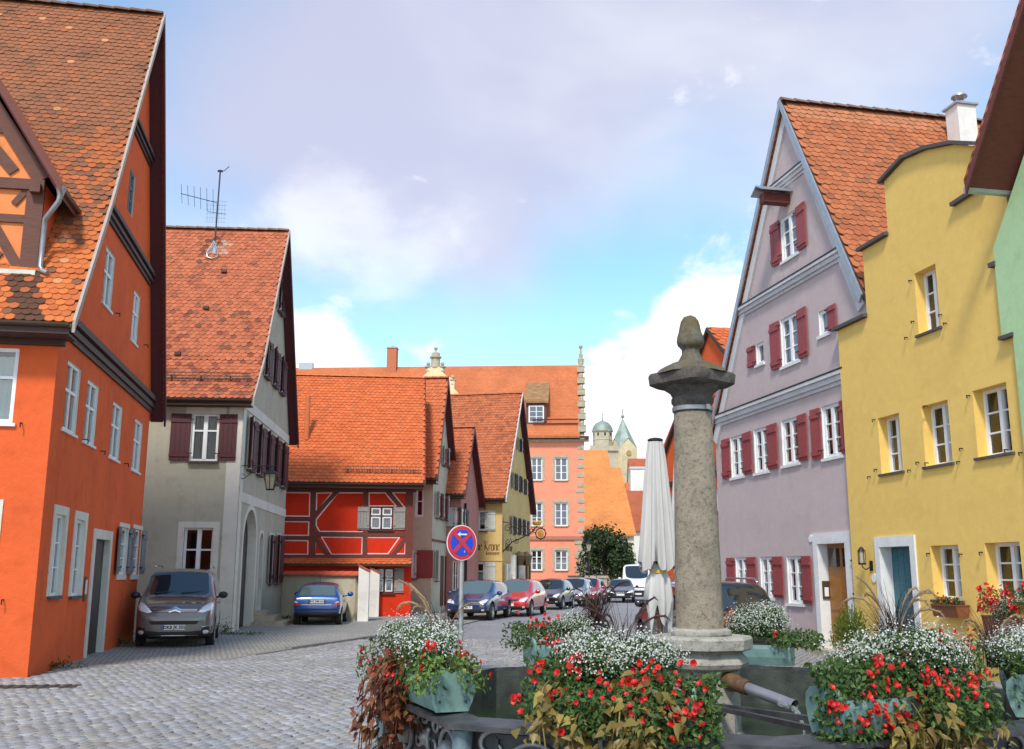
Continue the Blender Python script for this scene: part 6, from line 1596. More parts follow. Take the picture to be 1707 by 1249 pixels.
# --- front-facing row
def front_face(root, decal, both, plate, z0, w, grille='car_plastic', gz=(.0, .1), lampz=.66, txt=None, big=False):
    both('headlight', [(w*.52, lampz-.07), (w*.84, lampz-.03), (w*.90, lampz+.08), (w*.78, lampz+.10), (w*.56, lampz+.02)], 'lamp_clear', bulge=.015)
    decal('grille', [(-w*.42, lampz-.07), (w*.42, lampz-.07), (w*.48, lampz+.0), (-w*.48, lampz+.0)], grille, off=.008)
    decal('lower_grille', [(-w*.55, .27), (w*.55, .27), (w*.48, .40), (-w*.48, .40)], 'car_plastic', off=.008)
    both('fog_lamp', [(w*.68, .33), (w*.80, .33), (w*.80, .39), (w*.68, .39)], 'lamp_clear', off=.015, dens=2)
    plate(1, .46, txt)
row = [('parked_car', HATCH(4.2, 1.48, W=1.76, paint='paint_navy', handles=(2.2, 3.1), r=.31, glass='car_glass_pale'), (776, 1034), -103, 'dark blue hatchback parked behind the no-stopping sign', 'AN BK 71'),
       ('parked_car', HATCH(4.25, 1.49, W=1.78, paint='paint_red', handles=(2.2, 3.1), r=.315, glass='car_glass_pale'), (846, 1027.5), -103, 'bright red hatchback parked beside the yellow inn', None),
       ('parked_car', HATCH(3.95, 1.48, W=1.72, paint='paint_black', handles=(2.2, 3.0), r=.31), (906, 1016), -105, 'black hatchback parked behind the bright red hatchback', 'AN JH 20'),
       ('parked_car', HATCH(4.1, 1.50, W=1.74, paint='paint_silver', handles=(2.2, 3.0), r=.31), (948, 1011), -104, 'silver car parked between black hatchback and far red car', None),
       ('parked_car', HATCH(3.9, 1.52, W=1.72, paint='paint_crimson', handles=(2.2, 3.0), r=.31), (971, 1009), -104, 'small crimson car at the far end of the parked row', None)]
for nm, S, px_, hd, lb, tx in row:
    A_ = make_car(nm, move_back(px_[0], px_[1], hd, S['L']), hd, lb, 'car', G_L, S); front_face(*A_[:4], z0=0, w=S['W']/2, txt=tx, lampz=.66)
S = dict(L=4.6, W=1.82, top=[(0, .55), (.08, .66), (.2, .72), (1.15, .92), (2.0, 1.36), (2.4, 1.42), (3.1, 1.40), (3.5, 1.3), (3.95, 1.02), (4.5, .98), (4.6, .6)], belt=(.84, .94), cab=(1.15, 2.05, 3.15, 3.95), pillars=[(2.5, 2.58)], side_end=3.6, r=.32, axles=(.85, 3.75), paint='paint_black', roofw=.72, handles=(2.6,))
A_ = make_car('parked_sedan', move_back(1034, 1004.5, -97, 4.6), -97, 'black sedan facing the camera beside the white van', 'car', G_R, S); front_face(*A_[:4], z0=0, w=.91, txt=None, lampz=.64)
A_[1]('kidney_grille', [(-.22, .56), (.22, .56), (.24, .66), (-.24, .66)], 'chrome', off=.02); A_[1]('kidney_grille_mesh', [(-.19, .575), (.19, .575), (.2, .645), (-.2, .645)], 'car_plastic', off=.032)
S = dict(L=5.6, W=2.0, top=[(0, .85), (.08, 1.05), (.2, 1.18), (.95, 1.40), (1.75, 2.2), (2.1, 2.36), (5.3, 2.4), (5.52, 2.3), (5.6, .8)], belt=(1.3, 1.45), cab=(.95, 1.85, 5.3, 5.35), pillars=[(2.0, 2.1)], side_end=3.0, r=.34, axles=(.95, 4.5), paint='paint_white', roofw=.86, handles=(), bot=[(0, .32), (.3, .28), (5.6, .36)])
A_ = make_car('delivery_van', move_back(1063, 1002.5, -96, 5.6), -96, 'white delivery van standing behind the black sedan', 'van', None, S); front_face(*A_[:4], z0=0, w=1.0, txt=None, lampz=.92)
A_[1]('bumper', [(-.95, .3), (.95, .3), (.95, .68), (-.95, .68)], 'car_plastic', off=.015)
# --- black estate behind the column
S = dict(L=4.6, W=1.84, top=[(0, .58), (.08, .7), (.2, .8), (1.1, 1.0), (1.95, 1.5), (2.4, 1.58), (3.9, 1.56), (4.2, 1.5), (4.45, 1.05), (4.54, .95), (4.6, .6)], belt=(.95, 1.05), cab=(1.1, 2.0, 4.05, 4.46), pillars=[(2.3, 2.38), (3.3, 3.38)], side_end=4.2, r=.33, axles=(.88, 3.72), paint='paint_black', roofw=.80, handles=(2.5, 3.4))
hd = 99; p = at_depth(1230, 957, 19.6); h = R_(hd)
root, decal, both, plate, bv = make_car('parked_estate', (p.x+math.cos(h)*2.3, p.y+math.sin(h)*2.3), hd, 'black estate car parked by mauve house, half hidden by stone column', 'car', G_R, S)
both('taillight', [(.70, .80), (.86, .80), (.86, 1.02), (.76, 1.02)], 'lamp_red', end=-1, off=.02); plate(-1, .72, None)
decal('bumper', [(-.8, .3), (.8, .3), (.84, .52), (-.84, .52)], 'car_plastic', end=-1, off=.015); mb = MB(); mb.tube([(-2.12, 0, 1.0), (-2.06, .1, 1.2), (-2.0, .12, 1.32)], .014, 5); mb.build('wiper', 'car_plastic', root)
for sy in (-1, 1):
    mb = MB(); mb.tube([(.1, sy*.66, 1.55), (0, sy*.66, 1.62), (-1.5, sy*.66, 1.61), (-1.65, sy*.66, 1.53)], .02, 6); mb.build('roof_rail', 'chrome', root, smooth=True)
# ================================================================== fountain
plain('cast_iron', (.050, .054, .058), .55, metal=.25, var=.35, nscale=5, bmp=.25, bscale=40)
plain('cast_iron_blue', (.12, .17, .19), .6, metal=.15, var=.3, nscale=12, bmp=.5, bscale=50)
plain('rim_iron', (.05, .052, .055), .48, metal=.1, var=.5, nscale=7, bmp=.2, bscale=30)
plain('relief_silver', (.30, .30, .29), .45, metal=.4, var=.25, nscale=20)
plain('verdigris', (.155, .265, .235), .6, var=.22, nscale=9, bmp=.2, bscale=40)
plain('rust_brass', (.115, .062, .025), .7, metal=.2, var=.45, nscale=14, bmp=.7, bscale=30)
plain('pipe_steel', (.30, .29, .31), .45, metal=.6, var=.2)
def stone(name, c, dark, moss=None, pit=.8):
    m, nt, b = new_mat(name); v = coords(nt)
    col = cramp(nt, noise(nt, v, 4.5, 7, .7), [(.28, sc(c, .62)), (.5, c), (.72, sc(c, 1.2))])
    col = mix(nt, cramp(nt, noise(nt, v, 28, 6, .75), [(.5, (0,0,0)), (.68, (.75,)*3)]), col, dark)
    if moss: col = mix(nt, cramp(nt, noise(nt, v, 11, 6, .7), [(.46, (0,0,0)), (.58, (.85,)*3)]), col, moss)
    nt.links.new(col, b.inputs['Base Color']); b.inputs['Roughness'].default_value = .92; b.inputs['Specular IOR Level'].default_value = .2
    mx = nt.nodes.new('ShaderNodeMath'); mx.operation = 'ADD'; nt.links.new(noise(nt, v, 20, 6, .8), mx.inputs[0]); nt.links.new(noise(nt, v, 90, 4, .8), mx.inputs[1])
    bump(nt, b, mx.outputs[0], pit, .012); return m
stone('column_stone', (.36, .305, .225), (.10, .085, .065), pit=1.0); stone('plinth_stone', (.42, .39, .33), (.10, .095, .08)); stone('mossy_stone', (.17, .15, .12), (.035, .032, .028), (.15, .115, .045), 1.0); stone('capital_stone', (.12, .105, .09), (.03, .028, .025))
m, nt, b = new_mat('fountain_water'); v = coords(nt); b.inputs['Roughness'].default_value = .04; b.inputs['Specular IOR Level'].default_value = .9
nt.links.new(cramp(nt, noise(nt, v, 1.6, 3), [(.35, (.010, .022, .010)), (.7, (.035, .055, .02))]), b.inputs['Base Color']); bump(nt, b, noise(nt, v, 9, 3), .12, .03)
m, nt, b = new_mat('falling_water'); b.inputs['Base Color'].default_value = (.9, .95, .95, 1); b.inputs['Transmission Weight'].default_value = .85; b.inputs['Roughness'].default_value = .05; b.inputs['IOR'].default_value = 1.33
OPH = 224.; RZ = .92
def ov(k, s_=1.0): a = R_(OPH+45*k); return Vector((OR*s_*math.cos(a), OR*s_*math.sin(a), 0))
fb = thing('fountain_basin', Oc, 0, 'octagonal dark cast-iron fountain basin with relief ornament panels', 'fountain')
for k in range(8):
    a, b_ = ov(k, .955), ov(k+1, .955); mb = MB(); nrm = ((a+b_)/2).normalized()
    mb.slab([a+Vector((0,0,.08)), b_+Vector((0,0,.08)), b_+Vector((0,0,RZ-.03)), a+Vector((0,0,RZ-.03))], -nrm*.05); pn = mb.build('panel', 'cast_iron', fb)
    # raised border and scroll relief
    d = (b_-a).normalized(); Lk = (b_-a).length; up = Vector((0,0,1)); c = (a+b_)/2+Vector((0,0,.47))
    def Q(x, z, e=.012): return c+d*x+up*z+nrm*e
    mb = MB()
    for p, q in (((-Lk/2+.16, -.33), (Lk/2-.16, -.33)), ((-Lk/2+.16, .37), (Lk/2-.16, .37)), ((-Lk/2+.16, -.33), (-Lk/2+.16, .37)), ((Lk/2-.16, -.33), (Lk/2-.16, .37))): mb.bar(Q(*p), Q(*q), .025, .02, up=nrm)
    mb.build('panel_frame', 'cast_iron', pn)
    if k in (0, 7, 1):
        mb = MB()
        def Q(x, z, e=.012): return c+d*(x*1.15)+up*(z*.85+.13)+nrm*e
        def sp(cx_, cz_, r0, turns, a0_, sg=1, w0=.018, n=22):
            P = [Q(cx_+r0*(1-.8*i/n)*math.cos(a0_+sg*2*math.pi*turns*i/n), cz_+r0*(1-.8*i/n)*math.sin(a0_+sg*2*math.pi*turns*i/n), .014) for i in range(n+1)]
            mb.tube(P, [w0*(1-.5*i/n) for i in range(n+1)], 6)
        for s_ in (-1, 1):
            mb.tube([Q(s_*(.40+.13*math.cos(t_)), .10+.15*math.sin(t_), .014) for t_ in [2*math.pi*i/24 for i in range(25)]], .016, 6)
            mb.ball(Q(s_*.40, .09, .0), .085, 10)
            sp(s_*.60, .22, .10, .8, 1.6, -s_); sp(s_*.20, .24, .09, 1.1, 0 if s_ > 0 else math.pi, s_); sp(s_*.14, .10, .12, .9, 2.2, s_); sp(s_*.42, -.14, .12, 1.0, 1.2, -s_); sp(s_*.16, -.16, .13, 1.2, .3, s_); sp(s_*.62, -.02, .09, 1.0, 3.0, s_)
        sp(0, .28, .08, 1.2, 1.57, 1); mb.ball(Q(0, .12, 0), .06, 8); mb.build('relief_ornament', 'relief_silver', pn, smooth=True)
    # corner post
    pp = ov(k, .985); mb = MB(); mb.lathe([(.085, .0), (.085, .12), (.06, .15), (.058, .28), (.072, .30), (.058, .33), (.056, .50), (.07, .52), (.056, .55), (.055, .70), (.07, .72), (.056, .75), (.06, RZ-.05)], pp, 12); mb.ball(pp+ov(k, .045)+Vector((0,0,.60)), .035, 8); mb.build('corner_post', 'cast_iron_blue', fb, smooth=35)
    # rim plate
    mb = MB(); A_, B_, C_, D_ = ov(k, 1.03), ov(k+1, 1.03), ov(k+1, .935), ov(k, .935)
    mb.slab([p+Vector((0,0,z)) for p, z in ((A_, RZ-.012), (B_, RZ-.012), (C_, RZ+.006), (D_, RZ+.006))], (0, 0, -.028)); mb.build('rim_plate', 'rim_iron', fb)
    mb = MB(); A_, B_ = ov(k, .93), ov(k+1, .93); mb.poly([A_+Vector((0,0,.1)), B_+Vector((0,0,.1)), B_+Vector((0,0,RZ-.02)), A_+Vector((0,0,RZ-.02))]); mb.build('inner_wall', 'mossy_iron' if 'mossy_iron' in MATS else plain('mossy_iron', (.035, .042, .032), .7, var=.6, nscale=6, bmp=.4), fb)
mb = MB(); mb.slab([ov(k, 1.06) for k in range(8)], (0, 0, .08)); mb.build('base_slab', 'plinth_stone', fb)
mb = MB(); mb.poly([ov(k, .929)+Vector((0,0,.60)) for k in range(8)]); mb.build('water', 'fountain_water', fb)
# stone column
def cz(v): return at_depth(1166, v, Oc.y).z
PXM = Oc.y/FPX*1.015
fc = thing('fountain_column', Oc, R_(20), 'weathered round stone column with mossy cap and acorn finial in fountain', 'column')
mb = MB(); mb.lathe([(.29, .40), (.29, .62), (.27, .64), (.27, cz(1116)), (.30, cz(1114)), (.33, cz(1110)), (.345, cz(1103)), (.33, cz(1096)), (.30, cz(1088)), (.315, cz(1083))], (0, 0, 0), 8); mb.build('pedestal', 'plinth_stone', fc)
def rough_lathe(prof, n, amp, seed, name, mt, sq=None, rz=0, sm=50):
    mb = MB(); mb.lathe(prof, (0, 0, 0), n, sq=sq); r_ = random.Random(seed)
    mb.v = [(x*(1+r_.uniform(-amp, amp)), y*(1+r_.uniform(-amp, amp)), z+r_.uniform(-amp, amp)*.12) for x, y, z in mb.v]
    if rz: M_ = Matrix.Rotation(rz, 4, 'Z'); mb.v = [tuple(M_ @ Vector(p)) for p in mb.v]
    return mb.build(name, mt, fc, smooth=sm)
rough_lathe([(.345, cz(1083)), (.37, cz(1080)), (.375, cz(1064)), (.36, cz(1060)), (.34, cz(1059))], 8, .015, 1, 'plinth_slab', 'plinth_stone', sm=28)
rough_lathe([(.215, cz(1060)), (.228, cz(1056)), (.222, cz(1050)), (.19, cz(1047))], 24, .012, 2, 'column_base', 'plinth_stone')
zs = [cz(1048)+(cz(690)-cz(1048))*i/14 for i in range(15)]
rough_lathe([(.170-.030*(i/14)**1.4, z) for i, z in enumerate(zs)], 28, .006, 3, 'shaft', 'column_stone')
mb = MB(); mb.lathe([(.150, cz(687)), (.152, cz(686.5)), (.152, cz(680)), (.150, cz(679.5))], (0, 0, 0), 28); mb.box(.02, .05, -.17, -.14, cz(687), cz(679)); mb.build('metal_band', 'gutter_metal', fc, smooth=40)
rough_lathe([(.142, cz(690)), (.145, cz(676)), (.158, cz(672)), (.158, cz(667)), (.148, cz(663)), (.165, cz(656)), (.205, cz(650)), (.215, cz(645))], 24, .006, 4, 'capital', 'capital_stone')
rough_lathe([(.20, cz(648)), (.245, cz(642)), (.252, cz(628)), (.24, cz(624))], 32, .008, 5, 'cap_slab', 'capital_stone', sq=True, rz=.35)
rough_lathe([(.278, cz(626)), (.245, cz(618)), (.20, cz(612)), (.14, cz(607)), (.10, cz(603)), (.085, cz(597)), (.068, cz(590)), (.066, cz(583)), (.085, cz(579))], 28, .035, 6, 'mossy_skirt', 'mossy_stone')
rough_lathe([(.07, cz(582)), (.098, cz(577)), (.104, cz(570)), (.098, cz(562)), (.088, cz(555)), (.078, cz(545)), (.066, cz(536)), (.045, cz(530)), (.015, cz(527))], 20, .03, 7, 'acorn_finial', 'mossy_stone')
# spout
s0 = at_depth(1187, 1124, 7.30); s1 = at_depth(1246, 1147, 7.05); s2 = at_depth(1325, 1177, 6.72)
sp_ = thing('water_spout', s0, 0, 'fountain spout pipe in a rusty brown turned sleeve, water running out', 'spout')
mb = MB(); P = [s0+(s1-s0)*i/10-s0 for i in range(-2, 11)]; mb.tube(P, [.055, .06, .063, .060, .064, .062, .058, .060, .062, .056, .052, .055, .05], 14); mb.build('sleeve', 'rust_brass', sp_, smooth=40)
mb = MB(); P = [s1-s0, s2-s0]; mb.tube([P[0], P[1]], .038, 16, caps=False); mb.tube([P[0], P[1]+(P[1]-P[0])*-.02], .033, 16, caps=False); mb.build('pipe', 'pipe_steel', sp_, smooth=40)
mb = MB(); e = s2-s0; mb.tube([e+Vector((-.10, .03, .02)), e+Vector((.0, 0, -.022)), e+Vector((.03, -.01, -.06)), e+Vector((.045, -.015, -.14)), e+Vector((.055, -.02, -.30)), e+Vector((.06, -.02, .56-s2.z))], [.02, .018, .012, .008, .007, .009], 8); mb.build('water_jet', 'falling_water', sp_, smooth=True)
# iron grate bars from pedestal to rim
q0 = at_depth(1193, 1180, 7.05)
for i, (u, v) in enumerate(((1366, 1217), (1410, 1206))):
    q1 = ground(u, v, RZ-.03); o_ = Vector((0, .16*i, 0)); t = thing('support_bar', q0+o_, 0, ('front' if i == 0 else 'rear')+' iron support bar between column pedestal and basin rim', 'bar', 'support bars in the basin')
    mb = MB(); mb.bar((0, 0, 0), q1-q0-o_, .035, .03); mb.build('flat_bar', 'rim_iron', t); mb = MB(); mb.ball((.04, -.02, -.03), .03, 6); mb.build('bolt', 'rim_iron', t)

# ================================================================== planters and plants
leaf_mat('leaf_green', [(0, (.03, .065, .012)), (.5, (.055, .11, .022)), (1, (.11, .17, .04))])
leaf_mat('leaf_fresh', [(0, (.09, .17, .03)), (.5, (.15, .25, .05)), (1, (.24, .32, .09))])
leaf_mat('leaf_bronze', [(0, (.10, .028, .016)), (.3, (.20, .065, .03)), (.6, (.28, .11, .045)), (.85, (.16, .05, .03)), (1, (.30, .19, .05))], .4)
leaf_mat('leaf_olive', [(0, (.13, .10, .02)), (.35, (.24, .18, .04)), (.7, (.17, .10, .03)), (1, (.36, .28, .07))], .4)
leaf_mat('petal_white', [(0, (.48, .52, .38)), (.5, (.68, .70, .62)), (1, (.78, .78, .74))], .6, .3)
leaf_mat('petal_red', [(0, (.50, .010, .010)), (.4, (.70, .022, .014)), (.75, (.40, .006, .012)), (1, (.78, .05, .022))], .45, .2)
leaf_mat('petal_throat', [(0, (.14, .004, .004)), (1, (.20, .02, .01))], .6, 0)
leaf_mat('petal_darkred', [(0, (.30, .006, .012)), (1, (.45, .012, .015))], .5, .2)
leaf_mat('grass_purple', [(0, (.025, .012, .014)), (.5, (.055, .022, .022)), (1, (.08, .045, .025))], .5, .1)
leaf_mat('plume_tan', [(0, (.26, .17, .09)), (1, (.42, .30, .17))], .8, .2)
leaf_mat('leaf_coleus', [(0, (.35, .06, .02)), (.5, (.45, .13, .03)), (1, (.20, .03, .015))], .5, .2)
leaf_mat('leaf_shrub', [(0, (.06, .12, .012)), (.5, (.13, .19, .02)), (1, (.20, .24, .04))], .5, .25)
leaf_mat('tree_leaf', [(0, (.012, .025, .008)), (.5, (.03, .055, .014)), (1, (.07, .09, .02))], .6, .2)
def rot_to(n, twist):
    """matrix whose Z is n, Y as far down as it can be, turned by twist"""
    n = n.normalized(); y = Vector((0, 0, -1)); y = y-n*y.dot(n)
    y = y.normalized() if y.length > 1e-3 else Vector((0, 1, 0)); x = y.cross(n)
    return Matrix((x, y, n)).transposed() @ Matrix.Rotation(twist, 3, 'Z')
BLOOM = {}
def bloom_mesh(sz, k, mt='petal_red'):
    if (sz, k, mt) in BLOOM: return BLOOM[(sz, k, mt)]
    mb = MB(); r_ = random.Random(k); inner = []; outer = []
    for i in range(10):
        a = 2*math.pi*i/10; rr = sz*(1.0 if i % 2 == 0 else .84)*r_.uniform(.92, 1.08)
        inner.append((sz*.30*math.cos(a), sz*.30*math.sin(a), -.28*sz)); outer.append((rr*math.cos(a), rr*math.sin(a), sz*(.12 if i % 2 == 0 else .22)+r_.uniform(-.08, .08)*sz))
    mb.add(inner+outer+[(0, 0, -sz*.8)], [(i, (i+1) % 10, 10+(i+1) % 10, 10+i) for i in range(10)], 0); mb.add(inner+[(0, 0, -sz*.55)], [(i, (i+1) % 10, 10) for i in range(10)], 1)
    me = mb.mesh('bloom', [mt, 'petal_throat'], True, recalc=False); BLOOM[(sz, k, mt)] = me; return me
LEAFM = {}
def vine_leaf(L, k, mt):
    if (L, k, mt) in LEAFM: return LEAFM[(L, k, mt)]
    r_ = random.Random(k*7+1); w = L*r_.uniform(.25, .36); c = L*r_.uniform(.05, .16)
    P = [(0, 0, 0), (-w*.75, L*.02, c*.6), (-w, L*.26, c), (-w*.62, L*.58, c*.6), (0, L, -c*.8), (w*.62, L*.58, c*.6), (w, L*.26, c), (w*.75, L*.02, c*.6), (0, L*.3, 0), (0, L*.6, -c*.2)]
    mb = MB(); mb.add(P, [(0, 1, 2, 8), (8, 2, 3, 9), (9, 3, 4), (9, 4, 5), (8, 9, 5, 6), (0, 8, 6, 7)]); me = mb.mesh('leaf', mt, True, recalc=False); LEAFM[(L, k, mt)] = me; return me
def joined_leaves(name, parent, pts, mt, kind='stuff', w=.35):
    """pts: (position, normal, twist, length); small leaves too many to pick apart"""
    vs, fs = [], []
    for p, n, tw, L in pts:
        M_ = rot_to(n, tw); o = len(vs)
        for q in ((0, 0, 0), (-w*L, L*.45, .08*L), (0, L, -.05*L), (w*L, L*.45, .08*L)): vs.append(tuple(p + M_ @ Vector(q)))
        fs.append((o, o+1, o+2)); fs.append((o, o+2, o+3))
    me = bpy.data.meshes.new(name); me.from_pydata(vs, [], fs); me.materials.append(MATS[mt]); return link(name, me, parent, kind)
RV = random.Random(77)
def rnd_dir(r_): 
    while True:
        v = Vector((r_.uniform(-1, 1), r_.uniform(-1, 1), r_.uniform(-1, 1)))
        if .05 < v.length < 1: return v.normalized()
def cloud_plant(loc, rz, rx, ry, rzz, n, label, group, seed, cat='plant', lobes=5):
    """airy mound of tiny white bracts over small leaves"""
    r_ = random.Random(seed); t = thing('euphorbia_plant', loc, rz, label, cat, group); W_, G_ = [], []
    lob = [(Vector((r_.uniform(-.6, .6)*rx, r_.uniform(-.5, .5)*ry, r_.uniform(.0, .45)*rzz)), r_.uniform(.5, .75)) for _ in range(lobes)] + [(Vector((0, 0, 0)), .8)]
    n = int(n*1.6)
    for i in range(n):
        c, s_ = r_.choice(lob); d = rnd_dir(r_)
        if d.z < -.35: d.z = -d.z*.5
        k = s_*(r_.uniform(.70, 1.05) if r_.random() < .85 else r_.uniform(1.05, 1.32))
        p = c + Vector((d.x*rx*k, d.y*ry*k, d.z*rzz*k)) + Vector((0, 0, .03))
        nrm = (d + rnd_dir(r_)*.7)
        W_.append((p, nrm, r_.uniform(0, 6.28), r_.uniform(.009, .016)))
    for i in range(int(n*.8)):
        c, s_ = r_.choice(lob); d = rnd_dir(r_)
        if d.z < -.5: d.z = -d.z
        k = s_*r_.uniform(.35, .95); p = c + Vector((d.x*rx*k, d.y*ry*k, d.z*rzz*k)); G_.append((p, d+rnd_dir(r_)*.8, r_.uniform(0, 6.28), r_.uniform(.022, .042)))
    joined_leaves('blossom', t, W_, 'petal_white', w=.42); joined_leaves('foliage', t, G_, 'leaf_green', w=.24)
    mb = MB()
    for i in range(34):
        d = rnd_dir(r_); d.z = abs(d.z); p = Vector((d.x*rx*.8, d.y*ry*.8, d.z*rzz*.85)); mb.tube([(p.x*.25, p.y*.25, -.04), (p.x*.6, p.y*.6, p.z*.55), p], .0022, 4, caps=False)
    mb.build('stems', 'leaf_green', t); return t
def petunia(loc, rz, spread, n, label, group, seed, sz=.0175, dirs=((0, -1, .3),), mt='petal_red', foliage=500, cat='plant', drop=.12, rise=.14, leaf='leaf_green'):
    """spread: (half length, half width) of the band the blooms sit in"""
    r_ = random.Random(seed); t = thing('petunia_plant', loc, rz, label, cat, group); G_ = []
    clus = [(r_.uniform(-1, 1), r_.uniform(-drop, rise), Vector(r_.choice(dirs))) for _ in range(max(3, n//5))]
    for i in range(n):
        cx_, cz_, d0 = r_.choice(clus); d0 = d0.normalized()
        x = max(-1.05, min(1.05, cx_+r_.gauss(0, .12)))*spread[0]; z = cz_+r_.gauss(0, .035)
        y0 = spread[1]*(1-.5*max(0, z)/max(.05, rise))
        p = Vector((x, 0, z)) + Vector((0, d0.y*y0, 0)) + Vector((0, 0, .02)) + rnd_dir(r_)*.02
        nrm = d0 + rnd_dir(r_)*.55 + Vector((0, 0, .25)); M_ = Matrix.Translation(p) @ rot_to(nrm, r_.uniform(0, 6.28)).to_4x4()
        link('bloom', bloom_mesh(sz*r_.choice((.8, 1.0, 1.15)), r_.randrange(4), mt), t, None, M_)
    for i in range(int(foliage*2.2)):
        d0 = Vector(r_.choice(dirs)).normalized(); z = r_.uniform(-drop*1.3, rise*.9); y0 = spread[1]*(1-.5*max(0, z)/max(.05, rise))*r_.uniform(.3, .98)
        G_.append((Vector((r_.uniform(-1.05, 1.05)*spread[0], d0.y*y0, z)), d0+rnd_dir(r_)*.9, r_.uniform(0, 6.28), r_.uniform(.025, .05)))
    joined_leaves('foliage', t, G_, leaf, w=.27); return t
def vine(loc, rz, half, n, drop, mt, label, seed, out=.16, L=(.052, .078), top=.06):
    """trailing sweet-potato vine hanging over the basin wall; local -y points outwards"""
    r_ = random.Random(seed); t = thing('trailing_vine', loc, rz, label, 'vine', 'trailing vines over the basin'); ms = [(l_, k) for l_ in (L[0], (L[0]+L[1])/2, L[1]) for k in range(3)]
    strands = []
    for s_ in range(max(6, n//14)):
        x0 = r_.uniform(-half, half); ln = drop*r_.uniform(.45, 1.0)*(1-.35*abs(x0)/half); strands.append((x0, ln, r_.uniform(-.16, .16), r_.uniform(.35, 1.2)*out, top+r_.uniform(-.10, .09)))
    def P(st, f_): x0, ln, dx, o, top = st; return Vector((x0+dx*f_, -.02-o*math.sin(min(1, f_*2.2)*math.pi/2)-.02*f_, top+.05*math.sin(min(1, f_*3)*math.pi)-ln*f_*f_ if f_ < .35 else top-ln*(.1225+(f_-.35)*1.35)))
    mb = MB()
    for st in strands: mb.tube([P(st, i/8) for i in range(9)], .0035, 5, caps=False)
    mb.build('stems', mt, t)
    for i in range(n):
        st = r_.choice(strands); f_ = r_.uniform(0, 1)**.85; p = P(st, f_)+Vector((r_.gauss(0, .04), -r_.uniform(-.02, .06), r_.gauss(0, .035)))
        nrm = Vector((r_.gauss(0, .6), -1, r_.uniform(.1, 1.7))); l_, k = r_.choice(ms)
        link('leaf', vine_leaf(l_, k, mt), t, None, Matrix.Translation(p) @ rot_to(nrm, r_.gauss(0, .9)).to_4x4() @ Matrix.Scale(r_.uniform(.7, 1.2), 4))
    G_ = []
    for i in range(n*2):
        st = r_.choice(strands); p = P(st, r_.uniform(0, .95)); p.y *= .55; G_.append((p+Vector((r_.gauss(0, .03), r_.uniform(0, .05), r_.gauss(0, .02))), Vector((r_.gauss(0, .8), -1, r_.uniform(-.6, 1))), r_.gauss(0, 1.0), r_.uniform(L[0], L[1])))
    joined_leaves('inner_leaves', t, G_, mt, w=.33)
    return t
def grass(loc, n, h, spread, label, group, seed, plumes=4, ph=.2, mt='grass_purple', pmt='plume_tan', w=.006, pl=.15, psp=1.0):
    r_ = random.Random(seed); t = thing('fountain_grass', loc, 0, label, 'grass', group); vs, fs = [], []
    def arc(a, hh, out, k): return [Vector((math.cos(a)*out*(f_**1.6), math.sin(a)*out*(f_**1.6), hh*(f_ - k*f_**3))) for f_ in [i/7 for i in range(8)]]
    for i in range(n):
        a = r_.uniform(0, 6.28); A_ = arc(a, h*r_.uniform(.6, 1.1), spread*r_.uniform(.3, 1.1), r_.uniform(.1, .5)); o = len(vs); sd = Vector((-math.sin(a), math.cos(a), 0)); b = Vector((r_.gauss(0, .02), r_.gauss(0, .02), 0))
        for j, p in enumerate(A_):
            ww = w*(1-.85*j/7)*.5; vs += [tuple(p+b+sd*ww), tuple(p+b-sd*ww)]
        fs += [(o+2*j, o+2*j+1, o+2*j+3, o+2*j+2) for j in range(7)]
    me = bpy.data.meshes.new('blades'); me.from_pydata(vs, [], fs); me.materials.append(MATS[mt]); link('blades', me, t, 'stuff')
    for i in range(plumes):
        a = r_.choice((0, math.pi))+r_.gauss(0, .5); A_ = arc(a, h*r_.uniform(.95, 1.3), spread*psp*r_.uniform(.35, .85), r_.uniform(.2, .5)); mb = MB(); mb.tube(A_[:6], .0022, 4, caps=False); Q = [A_[4]+(A_[7]-A_[4])*f_ for f_ in (0,)]
        seg = [A_[4], A_[5], A_[6], A_[7], A_[7]+(A_[7]-A_[6])*.5+Vector((0, 0, -.03))]; mb.tube(seg, [.002, .005, .0065, .0055, .0015], 7)
        for k in range(60):
            j = r_.uniform(0, 3.4); i0 = int(j); p = seg[i0].lerp(seg[i0+1], j-i0); d = rnd_dir(r_)*.018+(seg[i0+1]-seg[i0]).normalized()*.02; s_ = d.cross(Vector((0, 1, .2))).normalized()*.0016; mb.add([p-s_, p+s_, p+d], [(0, 1, 2)])
        mb.build('plume', pmt, t, recalc=False)
    return t
PLN = [(-.10, 0), (.10, 0), (.125, .06), (.14, .13), (.135, .19), (.10, .225), (.045, .235), (0, .21), (-.045, .235), (-.10, .225), (-.135, .19), (-.14, .13), (-.125, .06)]
